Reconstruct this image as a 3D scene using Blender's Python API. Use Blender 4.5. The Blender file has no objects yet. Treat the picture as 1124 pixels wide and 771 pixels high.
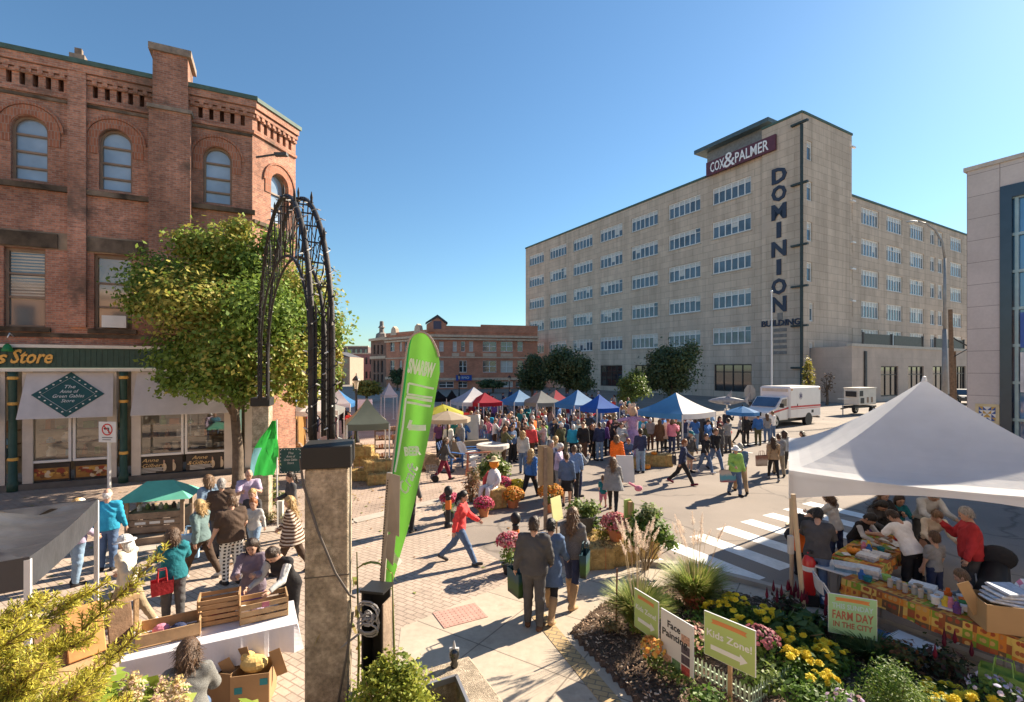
import bpy,bmesh,math,random
import numpy as np
from mathutils import Vector,Matrix,geometry

# ------------------------------------------------------------------ camera, sky, sun, exposure
SC = bpy.context.scene
COL = SC.collection
F,EYE,HZ,CXI = 540.0,4.2,405.0,562.0          # focal length and horizon in photo pixels, eye height in metres
cam_d = bpy.data.cameras.new("camera")
cam = bpy.data.objects.new("camera",cam_d); COL.objects.link(cam)
cam.location = (0,0,EYE); cam.rotation_euler = (math.radians(90),0,0)
cam_d.sensor_width = 36; cam_d.lens = F/1124*36; cam_d.shift_y = (HZ - 385.5)/1124
cam_d.clip_start = .05; cam_d.clip_end = 4000
SC.camera = cam

SUN_AZ,SUN_EL = 54.5,32.0                           # clockwise from +Y, and height, in degrees
W = bpy.data.worlds.new("World"); SC.world = W; W.use_nodes = True
_n = W.node_tree.nodes; _bg = _n['Background']
_sky = _n.new('ShaderNodeTexSky'); _sky.sky_type = 'NISHITA'; _sky.sun_disc = False
_sky.sun_elevation = math.radians(SUN_EL); _sky.sun_rotation = math.radians(SUN_AZ)
_sky.altitude = 0; _sky.air_density = 1.2; _sky.dust_density = .2; _sky.ozone_density = 3.0
_tn = _n.new('ShaderNodeMixRGB'); _tn.blend_type = 'MULTIPLY'; _tn.inputs[0].default_value = 1; _tn.inputs[2].default_value = (.55,.71,.78,1)     # clear, slightly teal autumn air
W.node_tree.links.new(_sky.outputs[0],_tn.inputs[1]); W.node_tree.links.new(_tn.outputs[0],_bg.inputs[0]); _bg.inputs[1].default_value = .055
_sd = bpy.data.lights.new("sun", 'SUN'); _sd.energy = 3.75; _sd.angle = math.radians(.55); _sd.color = (1,.86,.68)
sun = bpy.data.objects.new("sun",_sd); COL.objects.link(sun)
_az,_el = math.radians(SUN_AZ),math.radians(SUN_EL)
SUNV = Vector((math.sin(_az)*math.cos(_el),math.cos(_az)*math.cos(_el),math.sin(_el)))
sun.rotation_euler = SUNV.to_track_quat('Z', 'Y').to_euler()
SC.view_settings.view_transform = 'Standard'; SC.view_settings.look = 'None'
SC.view_settings.exposure = 1.9; SC.view_settings.gamma = 1
SC.render.engine = 'CYCLES'
SC.cycles.max_bounces = 8; SC.cycles.transparent_max_bounces = 12

# ------------------------------------------------------------------ helpers
R = random.Random(7)
PI = math.pi
def rad(d): return math.radians(d)
def G(px,py):
 """ground point seen at a photo pixel"""
 d = F*EYE/(py - HZ); return Vector(((px - CXI)/F*d,d,0))
def ZAT(py,d): return EYE + (HZ - py)*d/F
def XAT(px,d): return (px - CXI)/F*d
def V(*a): return Vector(a)
def H2(x): return Vector((x[0],x[1],0))

class MB:
 """collects geometry for ONE mesh object"""
 def __init__(s): s.v,s.f,s.m = [],[],[]
 def add(s,vs,fs,m=0):
  o = len(s.v); s.v += [tuple(p) for p in vs]
  s.f += [tuple(i + o for i in f) for f in fs]; s.m += [m]*len(fs); return s
 def quad(s,a,b,c,d,m=0): return s.add([a,b,c,d],[(0,1,2,3)],m)
 def box(s,c,size,rz=0,m=0,M=None,taper=1.0):
  x,y,z = size[0]/2,size[1]/2,size[2]/2
  vs = [Vector((sx*x*(taper if sz > 0 else 1),sy*y*(taper if sz > 0 else 1),sz*z)) for sz in (-1,1) for sy in (-1,1) for sx in (-1,1)]
  T = M if M is not None else Matrix.Rotation(rz,3, 'Z')
  vs = [T @ p + Vector(c) for p in vs]
  return s.add(vs,[(0,2,3,1),(4,5,7,6),(0,1,5,4),(2,6,7,3),(0,4,6,2),(1,3,7,5)],m)
 def bar(s,a,b,w,h=None,m=0,up=(0,0,1)):
  a,b = Vector(a),Vector(b); d = b - a; L = d.length
  if L < 1e-6: return s
  z = d/L; u = Vector(up)
  if abs(z.dot(u)) > .98: u = Vector((1,0,0))
  x = u.cross(z).normalized(); y = z.cross(x)
  return s.box((a + b)/2,(w,h or w,L),M=Matrix((x,y,z)).transposed(),m=m)
 def tube(s,pts,r,n=8,m=0,cap=True):
  pts = [Vector(p) for p in pts]; k = len(pts)
  rs = r if isinstance(r,(list,tuple)) else [r]*k
  o = []; t0 = None; x = None
  for i,p in enumerate(pts):
   t = (pts[min(i + 1,k - 1)] - pts[max(i - 1,0)]).normalized()
   if x is None:
    u = Vector((0,0,1)) if abs(t.z) < .95 else Vector((1,0,0)); x = u.cross(t).normalized()
   else: x = (x - t*x.dot(t)).normalized()
   y = t.cross(x)
   o += [p + (x*math.cos(2*PI*j/n) + y*math.sin(2*PI*j/n))*rs[i] for j in range(n)]
  fs = [(i*n + j,i*n + (j + 1) % n,(i + 1)*n + (j + 1) % n,(i + 1)*n + j) for i in range(k - 1) for j in range(n)]
  if cap: fs += [tuple(range(n - 1,-1,-1)),tuple((k - 1)*n + j for j in range(n))]
  return s.add(o,fs,m)
 def lathe(s,prof,c=(0,0,0),n=16,m=0):
  c = Vector(c); o = [c + Vector((r*math.cos(2*PI*j/n),r*math.sin(2*PI*j/n),z)) for r,z in prof for j in range(n)]
  k = len(prof)
  fs = [(i*n + j,i*n + (j + 1) % n,(i + 1)*n + (j + 1) % n,(i + 1)*n + j) for i in range(k - 1) for j in range(n)]
  fs += [tuple(range(n - 1,-1,-1)),tuple((k - 1)*n + j for j in range(n))]
  return s.add(o,fs,m)
 def ell(s,c,r,n=10,k=6,m=0,M=None):
  c = Vector(c); o = []
  for i in range(k + 1):
   th = PI*i/k
   for j in range(n):
    q = Vector((r[0]*math.sin(th)*math.cos(2*PI*j/n),r[1]*math.sin(th)*math.sin(2*PI*j/n),r[2]*math.cos(th)))
    o.append(c + (M @ q if M is not None else q))
  return s.add(o,[(i*n + j,(i + 1)*n + j,(i + 1)*n + (j + 1) % n,i*n + (j + 1) % n) for i in range(k) for j in range(n)],m)
 def prism(s,poly,h,fr=None,m=0):
  """poly: 2-D points; extruded by h; fr maps (a,b,c) to a 3-D point"""
  fr = fr or (lambda a,b,c: Vector((a,b,c))); n = len(poly)
  vs = [fr(a,b,0) for a,b in poly] + [fr(a,b,h) for a,b in poly]
  tri = geometry.tessellate_polygon([[Vector((a,b,0)) for a,b in poly]])
  fs = [tuple(t) for t in tri] + [tuple(i + n for i in reversed(t)) for t in tri]
  fs += [(i,(i + 1) % n,(i + 1) % n + n,i + n) for i in range(n)]
  return s.add(vs,fs,m)
 def holed(s,outer,holes,fr,depth,m=0,mr=None):
  """flat face with openings in the (u,z) plane, and their reveals going `depth` inwards"""
  loops = [outer] + holes; flat = [p for l in loops for p in l]
  tri = geometry.tessellate_polygon([[Vector((a,b,0)) for a,b in l] for l in loops])
  s.add([fr(a,b,0) for a,b in flat],[tuple(t) for t in tri],m)
  for h in holes:
   n = len(h)
   s.add([fr(a,b,0) for a,b in h] + [fr(a,b,-depth) for a,b in h],
      [(i,(i + 1) % n,(i + 1) % n + n,i + n) for i in range(n)],m if mr is None else mr)
  return s
 def build(s,name,mats,parent=None,smooth=False,fix=True,uv=True):
  me = bpy.data.meshes.new(name); me.from_pydata(s.v,[],s.f)
  if not isinstance(mats,(list,tuple)): mats = [mats]
  for q in mats: me.materials.append(q)
  if len(mats) > 1: me.polygons.foreach_set('material_index',s.m)
  if fix and len(s.f) < 6000:
   bm = bmesh.new(); bm.from_mesh(me); bmesh.ops.recalc_face_normals(bm,faces=bm.faces); bm.to_mesh(me); bm.free()
  if smooth: me.polygons.foreach_set('use_smooth',[True]*len(me.polygons))
  if uv: autouv(me)
  o = bpy.data.objects.new(name,me); COL.objects.link(o)
  if parent: o.parent = parent
  return o

def autouv(me):
 """metric box mapping: along the wall and up on upright faces, x/y on flat ones"""
 nl = len(me.loops)
 if not nl: return
 l = me.uv_layers.new(name='uv')
 co = np.empty(len(me.vertices)*3, 'f'); me.vertices.foreach_get('co',co); co = co.reshape(-1,3)
 vi = np.empty(nl, 'i'); me.loops.foreach_get('vertex_index',vi)
 npol = len(me.polygons); nr = np.empty(npol*3, 'f'); me.polygons.foreach_get('normal',nr); nr = nr.reshape(-1,3)
 tot = np.empty(npol, 'i'); me.polygons.foreach_get('loop_total',tot)
 n = np.repeat(nr,tot,axis=0); p = co[vi]
 hl = np.hypot(n[:,0],n[:,1]); up = np.abs(n[:,2]) < .75
 tx = np.where(hl > 1e-6,-n[:,1]/np.maximum(hl,1e-6),1); ty = np.where(hl > 1e-6,n[:,0]/np.maximum(hl,1e-6),0)
 s = np.where((tx + .37*ty) < 0,-1,1); tx,ty = tx*s,ty*s
 uvs = np.stack([np.where(up,p[:,0]*tx + p[:,1]*ty,p[:,0]),np.where(up,p[:,2],p[:,1])],1)
 l.data.foreach_set('uv',uvs.astype('f').ravel())

def tag(o,label=None,cat=None,group=None,kind=None):
 if label: o['label'] = label
 if cat: o['category'] = cat
 if group: o['group'] = group
 if kind: o['kind'] = kind
 return o
def empty(name,loc=(0,0,0),rz=0,label=None,cat=None,group=None):
 o = bpy.data.objects.new(name,None); COL.objects.link(o); o.location = loc; o.rotation_euler = (0,0,rz)
 o.empty_display_size = .2
 return tag(o,label,cat,group)
def copy_tree(o,parent=None):
 c = o.copy(); COL.objects.link(c); c.parent = parent
 for ch in [x for x in o.children]: copy_tree(ch,c)
 return c
def place(o,loc,rz=0,label=None,scale=None,group=None):
 o.location = loc; o.rotation_euler = (0,0,rz)
 if scale: o.scale = (scale,)*3 if not isinstance(scale,(tuple,list)) else scale
 return tag(o,label,None,group)
_used = {}
def inst(key,maker,loc,rz=0,label=None,scale=None,group=None):
 """the first call builds the kind, later ones copy it with its parts"""
 if key in _used: o = copy_tree(_used[key])
 else: o = maker(); _used[key] = o
 return place(o,loc,rz,label,scale,group)
def text(body,size,parent,mat,M,name='lettering',ext=.01,shear=0,align='CENTER',width=None,spacing=1.0,bold=0):
 """lettering as a mesh; M is the 4x4 matrix of its baseline (x along, y up, z out)"""
 c = bpy.data.curves.new('t', 'FONT'); c.body = body; c.size = size; c.extrude = ext; c.offset = bold*size; c.shear = shear
 c.align_x = align; c.align_y = 'CENTER'; c.resolution_u = 2; c.space_character = spacing
 t = bpy.data.objects.new('t',c); COL.objects.link(t)
 me = bpy.data.meshes.new_from_object(t.evaluated_get(bpy.context.evaluated_depsgraph_get()))
 bpy.data.objects.remove(t)
 if width:
  xs = [v.co.x for v in me.vertices]; w = max(xs) - min(xs); k = width/w
  for v in me.vertices: v.co.x *= k
 me.transform(M); me.materials.clear(); me.materials.append(mat)
 o = bpy.data.objects.new(name,me); COL.objects.link(o)
 if parent: o.parent = parent
 return o
def frame(p,x,up=(0,0,1)):
 """4x4 with origin p, x axis along x, y axis up, z out of the face"""
 x = Vector(x).normalized(); y = Vector(up).normalized(); z = x.cross(y).normalized()
 M = Matrix((x,y,z)).transposed().to_4x4(); M.translation = Vector(p); return M

# ------------------------------------------------------------------ materials
_M = {}
def mat(name,col,rough=.8,var=.12,scale=3.0,bump=0.0,bscale=40.0,metal=0.0,spec=.35,trans=0.0,dirt=0.0,detail=4):
 if name in _M: return _M[name]
 m = bpy.data.materials.new(name); m.use_nodes = True; nt = m.node_tree; N,L = nt.nodes,nt.links
 b = N['Principled BSDF']; b.inputs['Roughness'].default_value = rough; b.inputs['Metallic'].default_value = metal
 b.inputs['Specular IOR Level'].default_value = spec
 tc = N.new('ShaderNodeTexCoord')
 if var > 0:
  nz = N.new('ShaderNodeTexNoise'); nz.inputs['Scale'].default_value = scale; nz.inputs['Detail'].default_value = detail
  L.new(tc.outputs['Object'],nz.inputs['Vector'])
  rp = N.new('ShaderNodeValToRGB'); rp.color_ramp.elements[0].position = .3; rp.color_ramp.elements[1].position = .7
  rp.color_ramp.elements[0].color = (*[max(0,c*(1 - var)) for c in col],1)
  rp.color_ramp.elements[1].color = (*[min(1,c*(1 + var)) for c in col],1)
  L.new(nz.outputs['Fac'],rp.inputs[0]); src = rp.outputs[0]
  if dirt > 0:
   n2 = N.new('ShaderNodeTexNoise'); n2.inputs['Scale'].default_value = scale*.23; n2.inputs['Detail'].default_value = 6
   L.new(tc.outputs['Object'],n2.inputs['Vector'])
   r2 = N.new('ShaderNodeValToRGB'); r2.color_ramp.elements[0].position = .42; r2.color_ramp.elements[1].position = .62
   r2.color_ramp.elements[0].color = (1 - dirt,1 - dirt,1 - dirt*1.05,1); r2.color_ramp.elements[1].color = (1,1,1,1)
   L.new(n2.outputs['Fac'],r2.inputs[0])
   mx = N.new('ShaderNodeMixRGB'); mx.blend_type = 'MULTIPLY'; mx.inputs[0].default_value = 1
   L.new(src,mx.inputs[1]); L.new(r2.outputs[0],mx.inputs[2]); src = mx.outputs[0]
  L.new(src,b.inputs['Base Color'])
 else:
  b.inputs['Base Color'].default_value = (*col,1); src = None
 if bump:
  nb = N.new('ShaderNodeTexNoise'); nb.inputs['Scale'].default_value = bscale; nb.inputs['Detail'].default_value = 5
  L.new(tc.outputs['Object'],nb.inputs['Vector'])
  bp = N.new('ShaderNodeBump'); bp.inputs['Strength'].default_value = bump; bp.inputs['Distance'].default_value = .02
  L.new(nb.outputs['Fac'],bp.inputs['Height']); L.new(bp.outputs[0],b.inputs['Normal'])
 if trans > 0:
  t = N.new('ShaderNodeBsdfTranslucent'); t.inputs[0].default_value = (*col,1)
  if src is not None: L.new(src,t.inputs[0])
  ms = N.new('ShaderNodeMixShader'); ms.inputs[0].default_value = trans
  L.new(b.outputs[0],ms.inputs[1]); L.new(t.outputs[0],ms.inputs[2]); L.new(ms.outputs[0],N['Material Output'].inputs[0])
 m.diffuse_color = (*col,1); _M[name] = m
 return m

def mixrgb(N,L,a,b,fac,mode='MIX'):
 x = N.new('ShaderNodeMixRGB'); x.blend_type = mode
 for i,q in ((0,fac),(1,a),(2,b)):
  if hasattr(q, 'is_linked') or hasattr(q, 'links'): L.new(q,x.inputs[i])
  elif isinstance(q,(int,float)): x.inputs[i].default_value = q
  else: x.inputs[i].default_value = (*q,1)
 return x.outputs[0]
def ramp(N,L,src,stops):
 r = N.new('ShaderNodeValToRGB'); e = r.color_ramp.elements
 while len(e) < len(stops): e.new(.5)
 for q,(p,c) in zip(e,stops): q.position = p; q.color = (*c,1) if len(c) == 3 else c
 L.new(src,r.inputs[0]); return r.outputs[0]
def noise(N,L,vec,scale,detail=5,rough=.55):
 n = N.new('ShaderNodeTexNoise'); n.inputs['Scale'].default_value = scale; n.inputs['Detail'].default_value = detail
 n.inputs['Roughness'].default_value = rough
 L.new(vec,n.inputs['Vector']); return n.outputs['Fac']
def brick(name,c1,c2,mortar,bw,bh,ms=.01,rough=.9,bump=.5,stain=None,rot=0,off=.5,big=.25,bias=0,speck=.12,gum=0,streak=0,spec=.2):
 """courses of blocks in metres over the metric uv, with large soft colour drift and a stain of its own"""
 if name in _M: return _M[name]
 m = bpy.data.materials.new(name); m.use_nodes = True; N,L = m.node_tree.nodes,m.node_tree.links
 b = N['Principled BSDF']; b.inputs['Roughness'].default_value = rough; b.inputs['Specular IOR Level'].default_value = spec
 tc = N.new('ShaderNodeTexCoord'); mp = N.new('ShaderNodeMapping'); mp.inputs['Rotation'].default_value = (0,0,rot)
 L.new(tc.outputs['UV'],mp.inputs['Vector'])
 bt = N.new('ShaderNodeTexBrick'); L.new(mp.outputs[0],bt.inputs['Vector'])
 bt.offset = off; bt.inputs['Scale'].default_value = 1; bt.inputs['Mortar Size'].default_value = ms; bt.inputs['Bias'].default_value = bias
 bt.inputs['Brick Width'].default_value = bw; bt.inputs['Row Height'].default_value = bh; bt.inputs['Mortar Smooth'].default_value = .055
 bt.inputs['Color1'].default_value = (*c1,1); bt.inputs['Color2'].default_value = (*c2,1); bt.inputs['Mortar'].default_value = (*mortar,1)
 ob = tc.outputs['Object']
 k = ramp(N,L,noise(N,L,ob,.55,6),[(.3,(1 - big,)*3),(.7,(1 + big*.5,)*3)])
 c = mixrgb(N,L,bt.outputs['Color'],k,1.0, 'MULTIPLY')
 k2 = ramp(N,L,noise(N,L,ob,9,6,.7),[(.25,(1 - speck,)*3),(.75,(1 + speck,)*3)])
 c = mixrgb(N,L,c,k2,1.0, 'MULTIPLY')
 if gum:        # trodden gum spots and old drips
  vo = N.new('ShaderNodeTexVoronoi'); vo.inputs['Scale'].default_value = 2.6; L.new(ob,vo.inputs['Vector']); c = mixrgb(N,L,c,ramp(N,L,vo.outputs['Distance'],[(.05,(.62,)*3),(.075,(1,)*3)]),1.0, 'MULTIPLY')
  c = mixrgb(N,L,c,ramp(N,L,noise(N,L,ob,.9,7,.7),[(.56,(1,)*3),(.7,(.76,)*3)]),1.0, 'MULTIPLY')
 if streak:     # rain streaks running down the wall
  ms_ = N.new('ShaderNodeMapping'); ms_.inputs['Scale'].default_value = (1,1,.05); L.new(ob,ms_.inputs['Vector']); c = mixrgb(N,L,c,ramp(N,L,noise(N,L,ms_.outputs[0],streak,6,.65),[(.35,(.80,)*3),(.6,(1.04,)*3)]),1.0, 'MULTIPLY')
 if stain:
  st = ramp(N,L,noise(N,L,ob,stain[1],7,.65),[(stain[2],(0,0,0)),(stain[2] + .12,(1,1,1))])
  c = mixrgb(N,L,c,stain[0],st)
 L.new(c,b.inputs['Base Color'])
 if bump:
  bp = N.new('ShaderNodeBump'); bp.inputs['Strength'].default_value = bump; bp.inputs['Distance'].default_value = .01
  h = mixrgb(N,L,bt.outputs['Fac'],noise(N,L,ob,30,4),.35)
  inv = N.new('ShaderNodeInvert'); L.new(h,inv.inputs['Color']); L.new(inv.outputs[0],bp.inputs['Height']); L.new(bp.outputs[0],b.inputs['Normal'])
 _M[name] = m; return m
def glass(name,tint=(.02,.03,.04),rough=.03,spec=.9):
 if name in _M: return _M[name]
 m = mat(name,tint,rough,var=.35,scale=.6,spec=spec); 
 m.node_tree.nodes['Principled BSDF'].inputs['IOR'].default_value = 1.7
 return m
# ------------------------------------------------------------------ ground, roads, paving
def asphalt(name='asphalt',base=(.26,.22,.185)):
 m = bpy.data.materials.new(name); m.use_nodes = True; N,L = m.node_tree.nodes,m.node_tree.links
 b = N['Principled BSDF']; b.inputs['Roughness'].default_value = .9; b.inputs['Specular IOR Level'].default_value = .25
 ob = N.new('ShaderNodeTexCoord').outputs['Object']
 c = ramp(N,L,noise(N,L,ob,.35,7),[(.3,tuple(q*.82 for q in base)),(.7,tuple(q*1.12 for q in base))])
 k = ramp(N,L,noise(N,L,ob,60,3,.8),[(.3,(.8,)*3),(.7,(1.18,)*3)]); c = mixrgb(N,L,c,k,1.0, 'MULTIPLY')
 vo = N.new('ShaderNodeTexVoronoi'); vo.feature = 'DISTANCE_TO_EDGE'; vo.inputs['Scale'].default_value = .22
 dw = N.new('ShaderNodeVectorMath'); dw.operation = 'ADD'
 nn = N.new('ShaderNodeTexNoise'); nn.inputs['Scale'].default_value = .8; nn.inputs['Detail'].default_value = 6; L.new(ob,nn.inputs['Vector'])
 L.new(ob,dw.inputs[0]); L.new(nn.outputs['Color'],dw.inputs[1]); L.new(dw.outputs[0],vo.inputs['Vector'])
 cr = ramp(N,L,vo.outputs[0],[(.0,(.62,)*3),(.012,(1,)*3)]); c = mixrgb(N,L,c,cr,1.0, 'MULTIPLY')
 st = ramp(N,L,noise(N,L,ob,1.3,6,.7),[(.62,(1,)*3),(.74,(.78,)*3)]); c = mixrgb(N,L,c,st,1.0, 'MULTIPLY')
 L.new(c,b.inputs['Base Color'])
 bp = N.new('ShaderNodeBump'); bp.inputs['Strength'].default_value = .35; bp.inputs['Distance'].default_value = .01
 L.new(noise(N,L,ob,90,3,.8),bp.inputs['Height']); L.new(bp.outputs[0],b.inputs['Normal'])
 return m
ASPH = asphalt()
PAVE = brick('paving_block',(.47,.37,.295),(.41,.325,.26),(.27,.215,.17),.23,.115,.010,big=.18,bump=.6,rot=rad(33),speck=.16,gum=1)
PAVE2 = brick('paving_red',(.45,.345,.275),(.39,.295,.235),(.26,.20,.16),.24,.12,.012,big=.2,bump=.5,rot=rad(-12),speck=.14,gum=1)
CONC = brick('concrete_slab',(.47,.395,.31),(.43,.365,.285),(.24,.20,.16),1.5,1.5,.012,off=0,big=.15,bump=.25,rot=rad(33),speck=.12,gum=1)
KERB = mat('kerb_concrete',(.43,.38,.32),.9,.12,4,.3,60,dirt=.15)
WHITE_LINE = mat('road_paint',(.80,.79,.75),.7,.06,14,.2,60,dirt=.12)
SOIL = mat('mulch_soil',(.12,.082,.058),1,.5,22,1.0,60,spec=.1)

def sheet(name,pts,z,m,thick=0,kind='structure'):
 b = MB()
 if thick: b.prism([(p[0],p[1]) for p in pts],thick,lambda x,y,c: Vector((x,y,z - thick + c)))
 else:
  tri = geometry.tessellate_polygon([[Vector((p[0],p[1],0)) for p in pts]])
  b.add([(p[0],p[1],z) for p in pts],tri)
 return tag(b.build(name,m),kind=kind)
sheet('ground',[(-1500,-400),(1500,-400),(1500,2500),(-1500,2500)],0,ASPH)
pv = [(-40,-3),(-1.45,-3),(-1.5,6.2),(-1.8,7.96),(-.04,9.65),(-.22,10.7),(-1.3,12.26),(-2.2,15.9),(-40,15.9 - 21)]
sheet('paved_sidewalk',[(-40,-3),(-1.45,-3),(-1.5,6.2),(-1.8,7.96),(-.04,9.65),(-.22,10.7),(-1.3,12.26),(-2.05,15.9),
       (-4.35,13.5),(-6.6,12.7),(-9.2,11.0),(-40,2)],.008,PAVE)
sheet('paved_plaza',[(-2.05,15.9),(-.5,19.2),(-1.2,24),(-4,35),(-8.6,56),(-20,110),(-60,110),(-60,2),(-40,2),(-9.2,11.0),(-6.6,12.7),(-4.35,13.5)],.004,PAVE2)
kb = MB()
kl = [(-9.2,11.0),(-6.6,12.7),(-4.35,13.5),(-2.05,15.9)]
for a,b_ in zip(kl,kl[1:]): kb.bar((*a,.006),(*b_,.006),.42,.05)
kb.build('kerb_band',KERB)['kind'] = 'structure'
sheet('concrete_sidewalk',[(-1.5,-3),(-1.5,6.2),(-1.8,7.96),(-.04,9.65),(1.55,10.75),(3.7,10.35),(5.3,9.0),(6.35,7.55),(7.2,6.3),(8.0,4.6),(8.4,-3)],.012,CONC)
kb = MB()
kl = [(1.55,10.75),(3.7,10.35),(5.3,9.0),(6.35,7.55),(7.2,6.3),(8.0,4.6)]
for a,b_ in zip(kl,kl[1:]): kb.bar((*a,.05),(*b_,.05),.16,.12)
kb.build('street_kerb',KERB)['kind'] = 'structure'
BED = [(.93,7.77),(1.5,8.6),(2.2,9.15),(3.4,9.55),(4.75,8.75),(5.7,7.5),(6.6,6.2),(7.2,4.6),(2.2,4.6),(1.55,6.2)]
def in_poly(x,y,P):
 c = False; j = len(P) - 1
 for i in range(len(P)):
  if (P[i][1] > y) != (P[j][1] > y) and x < (P[j][0] - P[i][0])*(y - P[i][1])/(P[j][1] - P[i][1]) + P[i][0]: c = not c
  j = i
 return c
# the planting bed: lumpy bark mulch, plus loose chips lying on it
def soil_bed():
 b = MB(); n = 120; x0,x1,y0,y1 = .6,7.4,4.4,9.8; rr = random.Random(4); idx = {}
 for i in range(n + 1):
  for j in range(n + 1):
   x,y = x0 + (x1 - x0)*i/n,y0 + (y1 - y0)*j/n
   idx[i,j] = len(b.v); b.v.append((x,y,.045 + rr.random()*.05 if in_poly(x,y,BED) else -.02))
 for i in range(n):
  for j in range(n): b.f.append((idx[i,j],idx[i + 1,j],idx[i + 1,j + 1],idx[i,j + 1])); b.m.append(0)
 b.build('soil_bed',SOIL,smooth=True)['kind'] = 'structure'
 c = MB(); k = 0
 while k < 5200:
  x,y = rr.uniform(.7,7.2),rr.uniform(4.6,9.6)
  if not in_poly(x,y,BED): continue
  k += 1; a = rr.uniform(0,PI); L,w = rr.uniform(.02,.07),rr.uniform(.008,.022)
  T = Matrix.Rotation(a,3, 'Z') @ Matrix.Rotation(rr.uniform(-.6,.6),3, 'X') @ Matrix.Rotation(rr.uniform(-.5,.5),3, 'Y')
  c.box((x,y,rr.uniform(.07,.12)),(L,w,.008),M=T,m=rr.choice((0,0,1,2)))
 o = c.build('bark_mulch',[mat('bark_a',(.28,.19,.13),1,.3),mat('bark_b',(.50,.40,.30),1,.3),mat('bark_c',(.10,.07,.05),1,.3)],fix=False)
 o['kind'] = 'stuff'
soil_bed()
# sand-coloured brick edging beside the bed, a red tactile square, crosswalk and road lines
b = MB(); b.bar((.45,8.35,.004),(1.45,5.6,.004),.26,.03); b.build('edging_strip',brick('edge_brick',(.52,.37,.19),(.44,.32,.17),(.25,.2,.14),.2,.1,.01,rot=rad(20)))['kind'] = 'structure'
b = MB(); b.box((-.88,8.36,.016),(.78,.56,.012),rz=rad(28))
for i in range(10):
 for j in range(7):
  p = Matrix.Rotation(rad(28),3, 'Z') @ Vector((-.35 + i*.078,-.24 + j*.08,0)); b.box((-.88 + p.x,8.36 + p.y,.0245),(.03,.03,.006),rz=rad(28),taper=.6)
b.build('tactile_paving',mat('tactile_red',(.45,.26,.21),.85,.12,8))['kind'] = 'structure'
b = MB()
dS = Vector((.487,-.873,0)); dR0 = Vector((.873,.487,0))
for k in range(-1,7):
 s = Vector((3.73,11.81,.004)) + Vector((.915,.60,0))*k
 a = s - dR0*.25; c = s + dR0*.25
 b.quad(a,c,c + dS*2.35,a + dS*2.35)
b.build('crosswalk',WHITE_LINE)['kind'] = 'structure'
b = MB()
for (p,q,w) in (((11.5,26.5),(30,36.5),.12),((12.5,22.5),(26,29.5),.12),((6.3,33),(12.0,24.5),.12),((14.5,12.2),(30,21.0),.12)):
 p,q = Vector((*p,.004)),Vector((*q,.004)); n = Vector((-(q - p).y,(q - p).x,0)).normalized()*w/2
 b.quad(p - n,q - n,q + n,p + n)
b.build('road_lines',WHITE_LINE)['kind'] = 'structure'
def fallen_leaves():
 g = np.random.default_rng(31); n = 900; a = g.random(n)*2*PI; r = np.abs(g.normal(size=n))*4.5; x,y = -8.2 + r*np.cos(a),14.6 + r*np.sin(a)*.8; k = (-.4306*-1*(x + 17.9) + -.9026*(y - 17.2)) > .3; x,y = x[k],y[k]; n = len(x)
 t = g.random(n)*PI; s = .03 + .05*g.random(n); z = .014 + .01*g.random(n); q = np.stack([np.stack([x + s*np.cos(t + j*PI/2)*(.6 if j % 2 else 1),y + s*np.sin(t + j*PI/2)*(.6 if j % 2 else 1),z + .012*(j % 2)*g.random(n)],1) for j in range(4)],1).reshape(-1,3)
 me = bpy.data.meshes.new('fallen_leaves'); me.from_pydata(q.tolist(),[],np.arange(4*n).reshape(-1,4).tolist())
 for i,c in enumerate(((.36,.24,.06),(.22,.12,.05),(.20,.22,.06))): me.materials.append(mat('fallen_%d' % i,c,.8,.2))
 me.polygons.foreach_set('material_index',g.integers(0,3,n).astype('i')); o = bpy.data.objects.new('fallen_leaves',me); COL.objects.link(o); o['kind'] = 'stuff'
fallen_leaves()
# round iron covers and a patch in the street
for (px,py,r) in ((700,585,.33),(640,590,.25)):
 g = G(px,py); b = MB(); b.lathe([(r,0),(r,.006),(r*.86,.008),(r*.84,.005),(.01,.006)],(g.x,g.y,0),24)
 b.build('manhole',mat('cast_iron',(.09,.08,.07),.6,.3,20,.6,60,metal=.5))['kind'] = 'structure'
# ------------------------------------------------------------------ buildings
class Face:
 def __init__(s,P,d,n): s.P,s.d,s.n = Vector((P[0],P[1],0)),Vector((d[0],d[1],0)).normalized(),Vector((n[0],n[1],0)).normalized()
 def __call__(s,u,z,w=0): p = s.P + s.d*u + s.n*w; return Vector((p.x,p.y,z))
 def u(s,px):            # distance along the face at a photo column
  r = (px - CXI)/F; return (r*s.P.y - s.P.x)/(s.d.x - r*s.d.y)
 def dist(s,u): return s.P.y + s.d.y*u
 def z(s,py,u): return ZAT(py,s.dist(u))
 def box(s,mb,u0,u1,z0,z1,w0,w1,m=0):
  vs = [s(u,z,w) for z in (z0,z1) for w in (w0,w1) for u in (u0,u1)]
  return mb.add(vs,[(0,2,3,1),(4,5,7,6),(0,1,5,4),(2,6,7,3),(0,4,6,2),(1,3,7,5)],m)
 def fr(s,w=0): return lambda a,b,c: s(a,b,w + c)
 def M(s,u,z,w): return frame(s(u,z,w),s.d if s.d.cross(V(0,0,1)).dot(s.n) > 0 else -s.d)
def rect(u0,u1,z0,z1): return [(u0,z0),(u1,z0),(u1,z1),(u0,z1)]
def arch_hole(u0,u1,z0,z1,n=10):
 r = (u1 - u0)/2; c = (u0 + u1)/2; zs = z1 - r
 return [(u0,z0),(u1,z0)] + [(c + r*math.cos(PI*k/n),zs + r*math.sin(PI*k/n)) for k in range(n + 1)]

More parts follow.
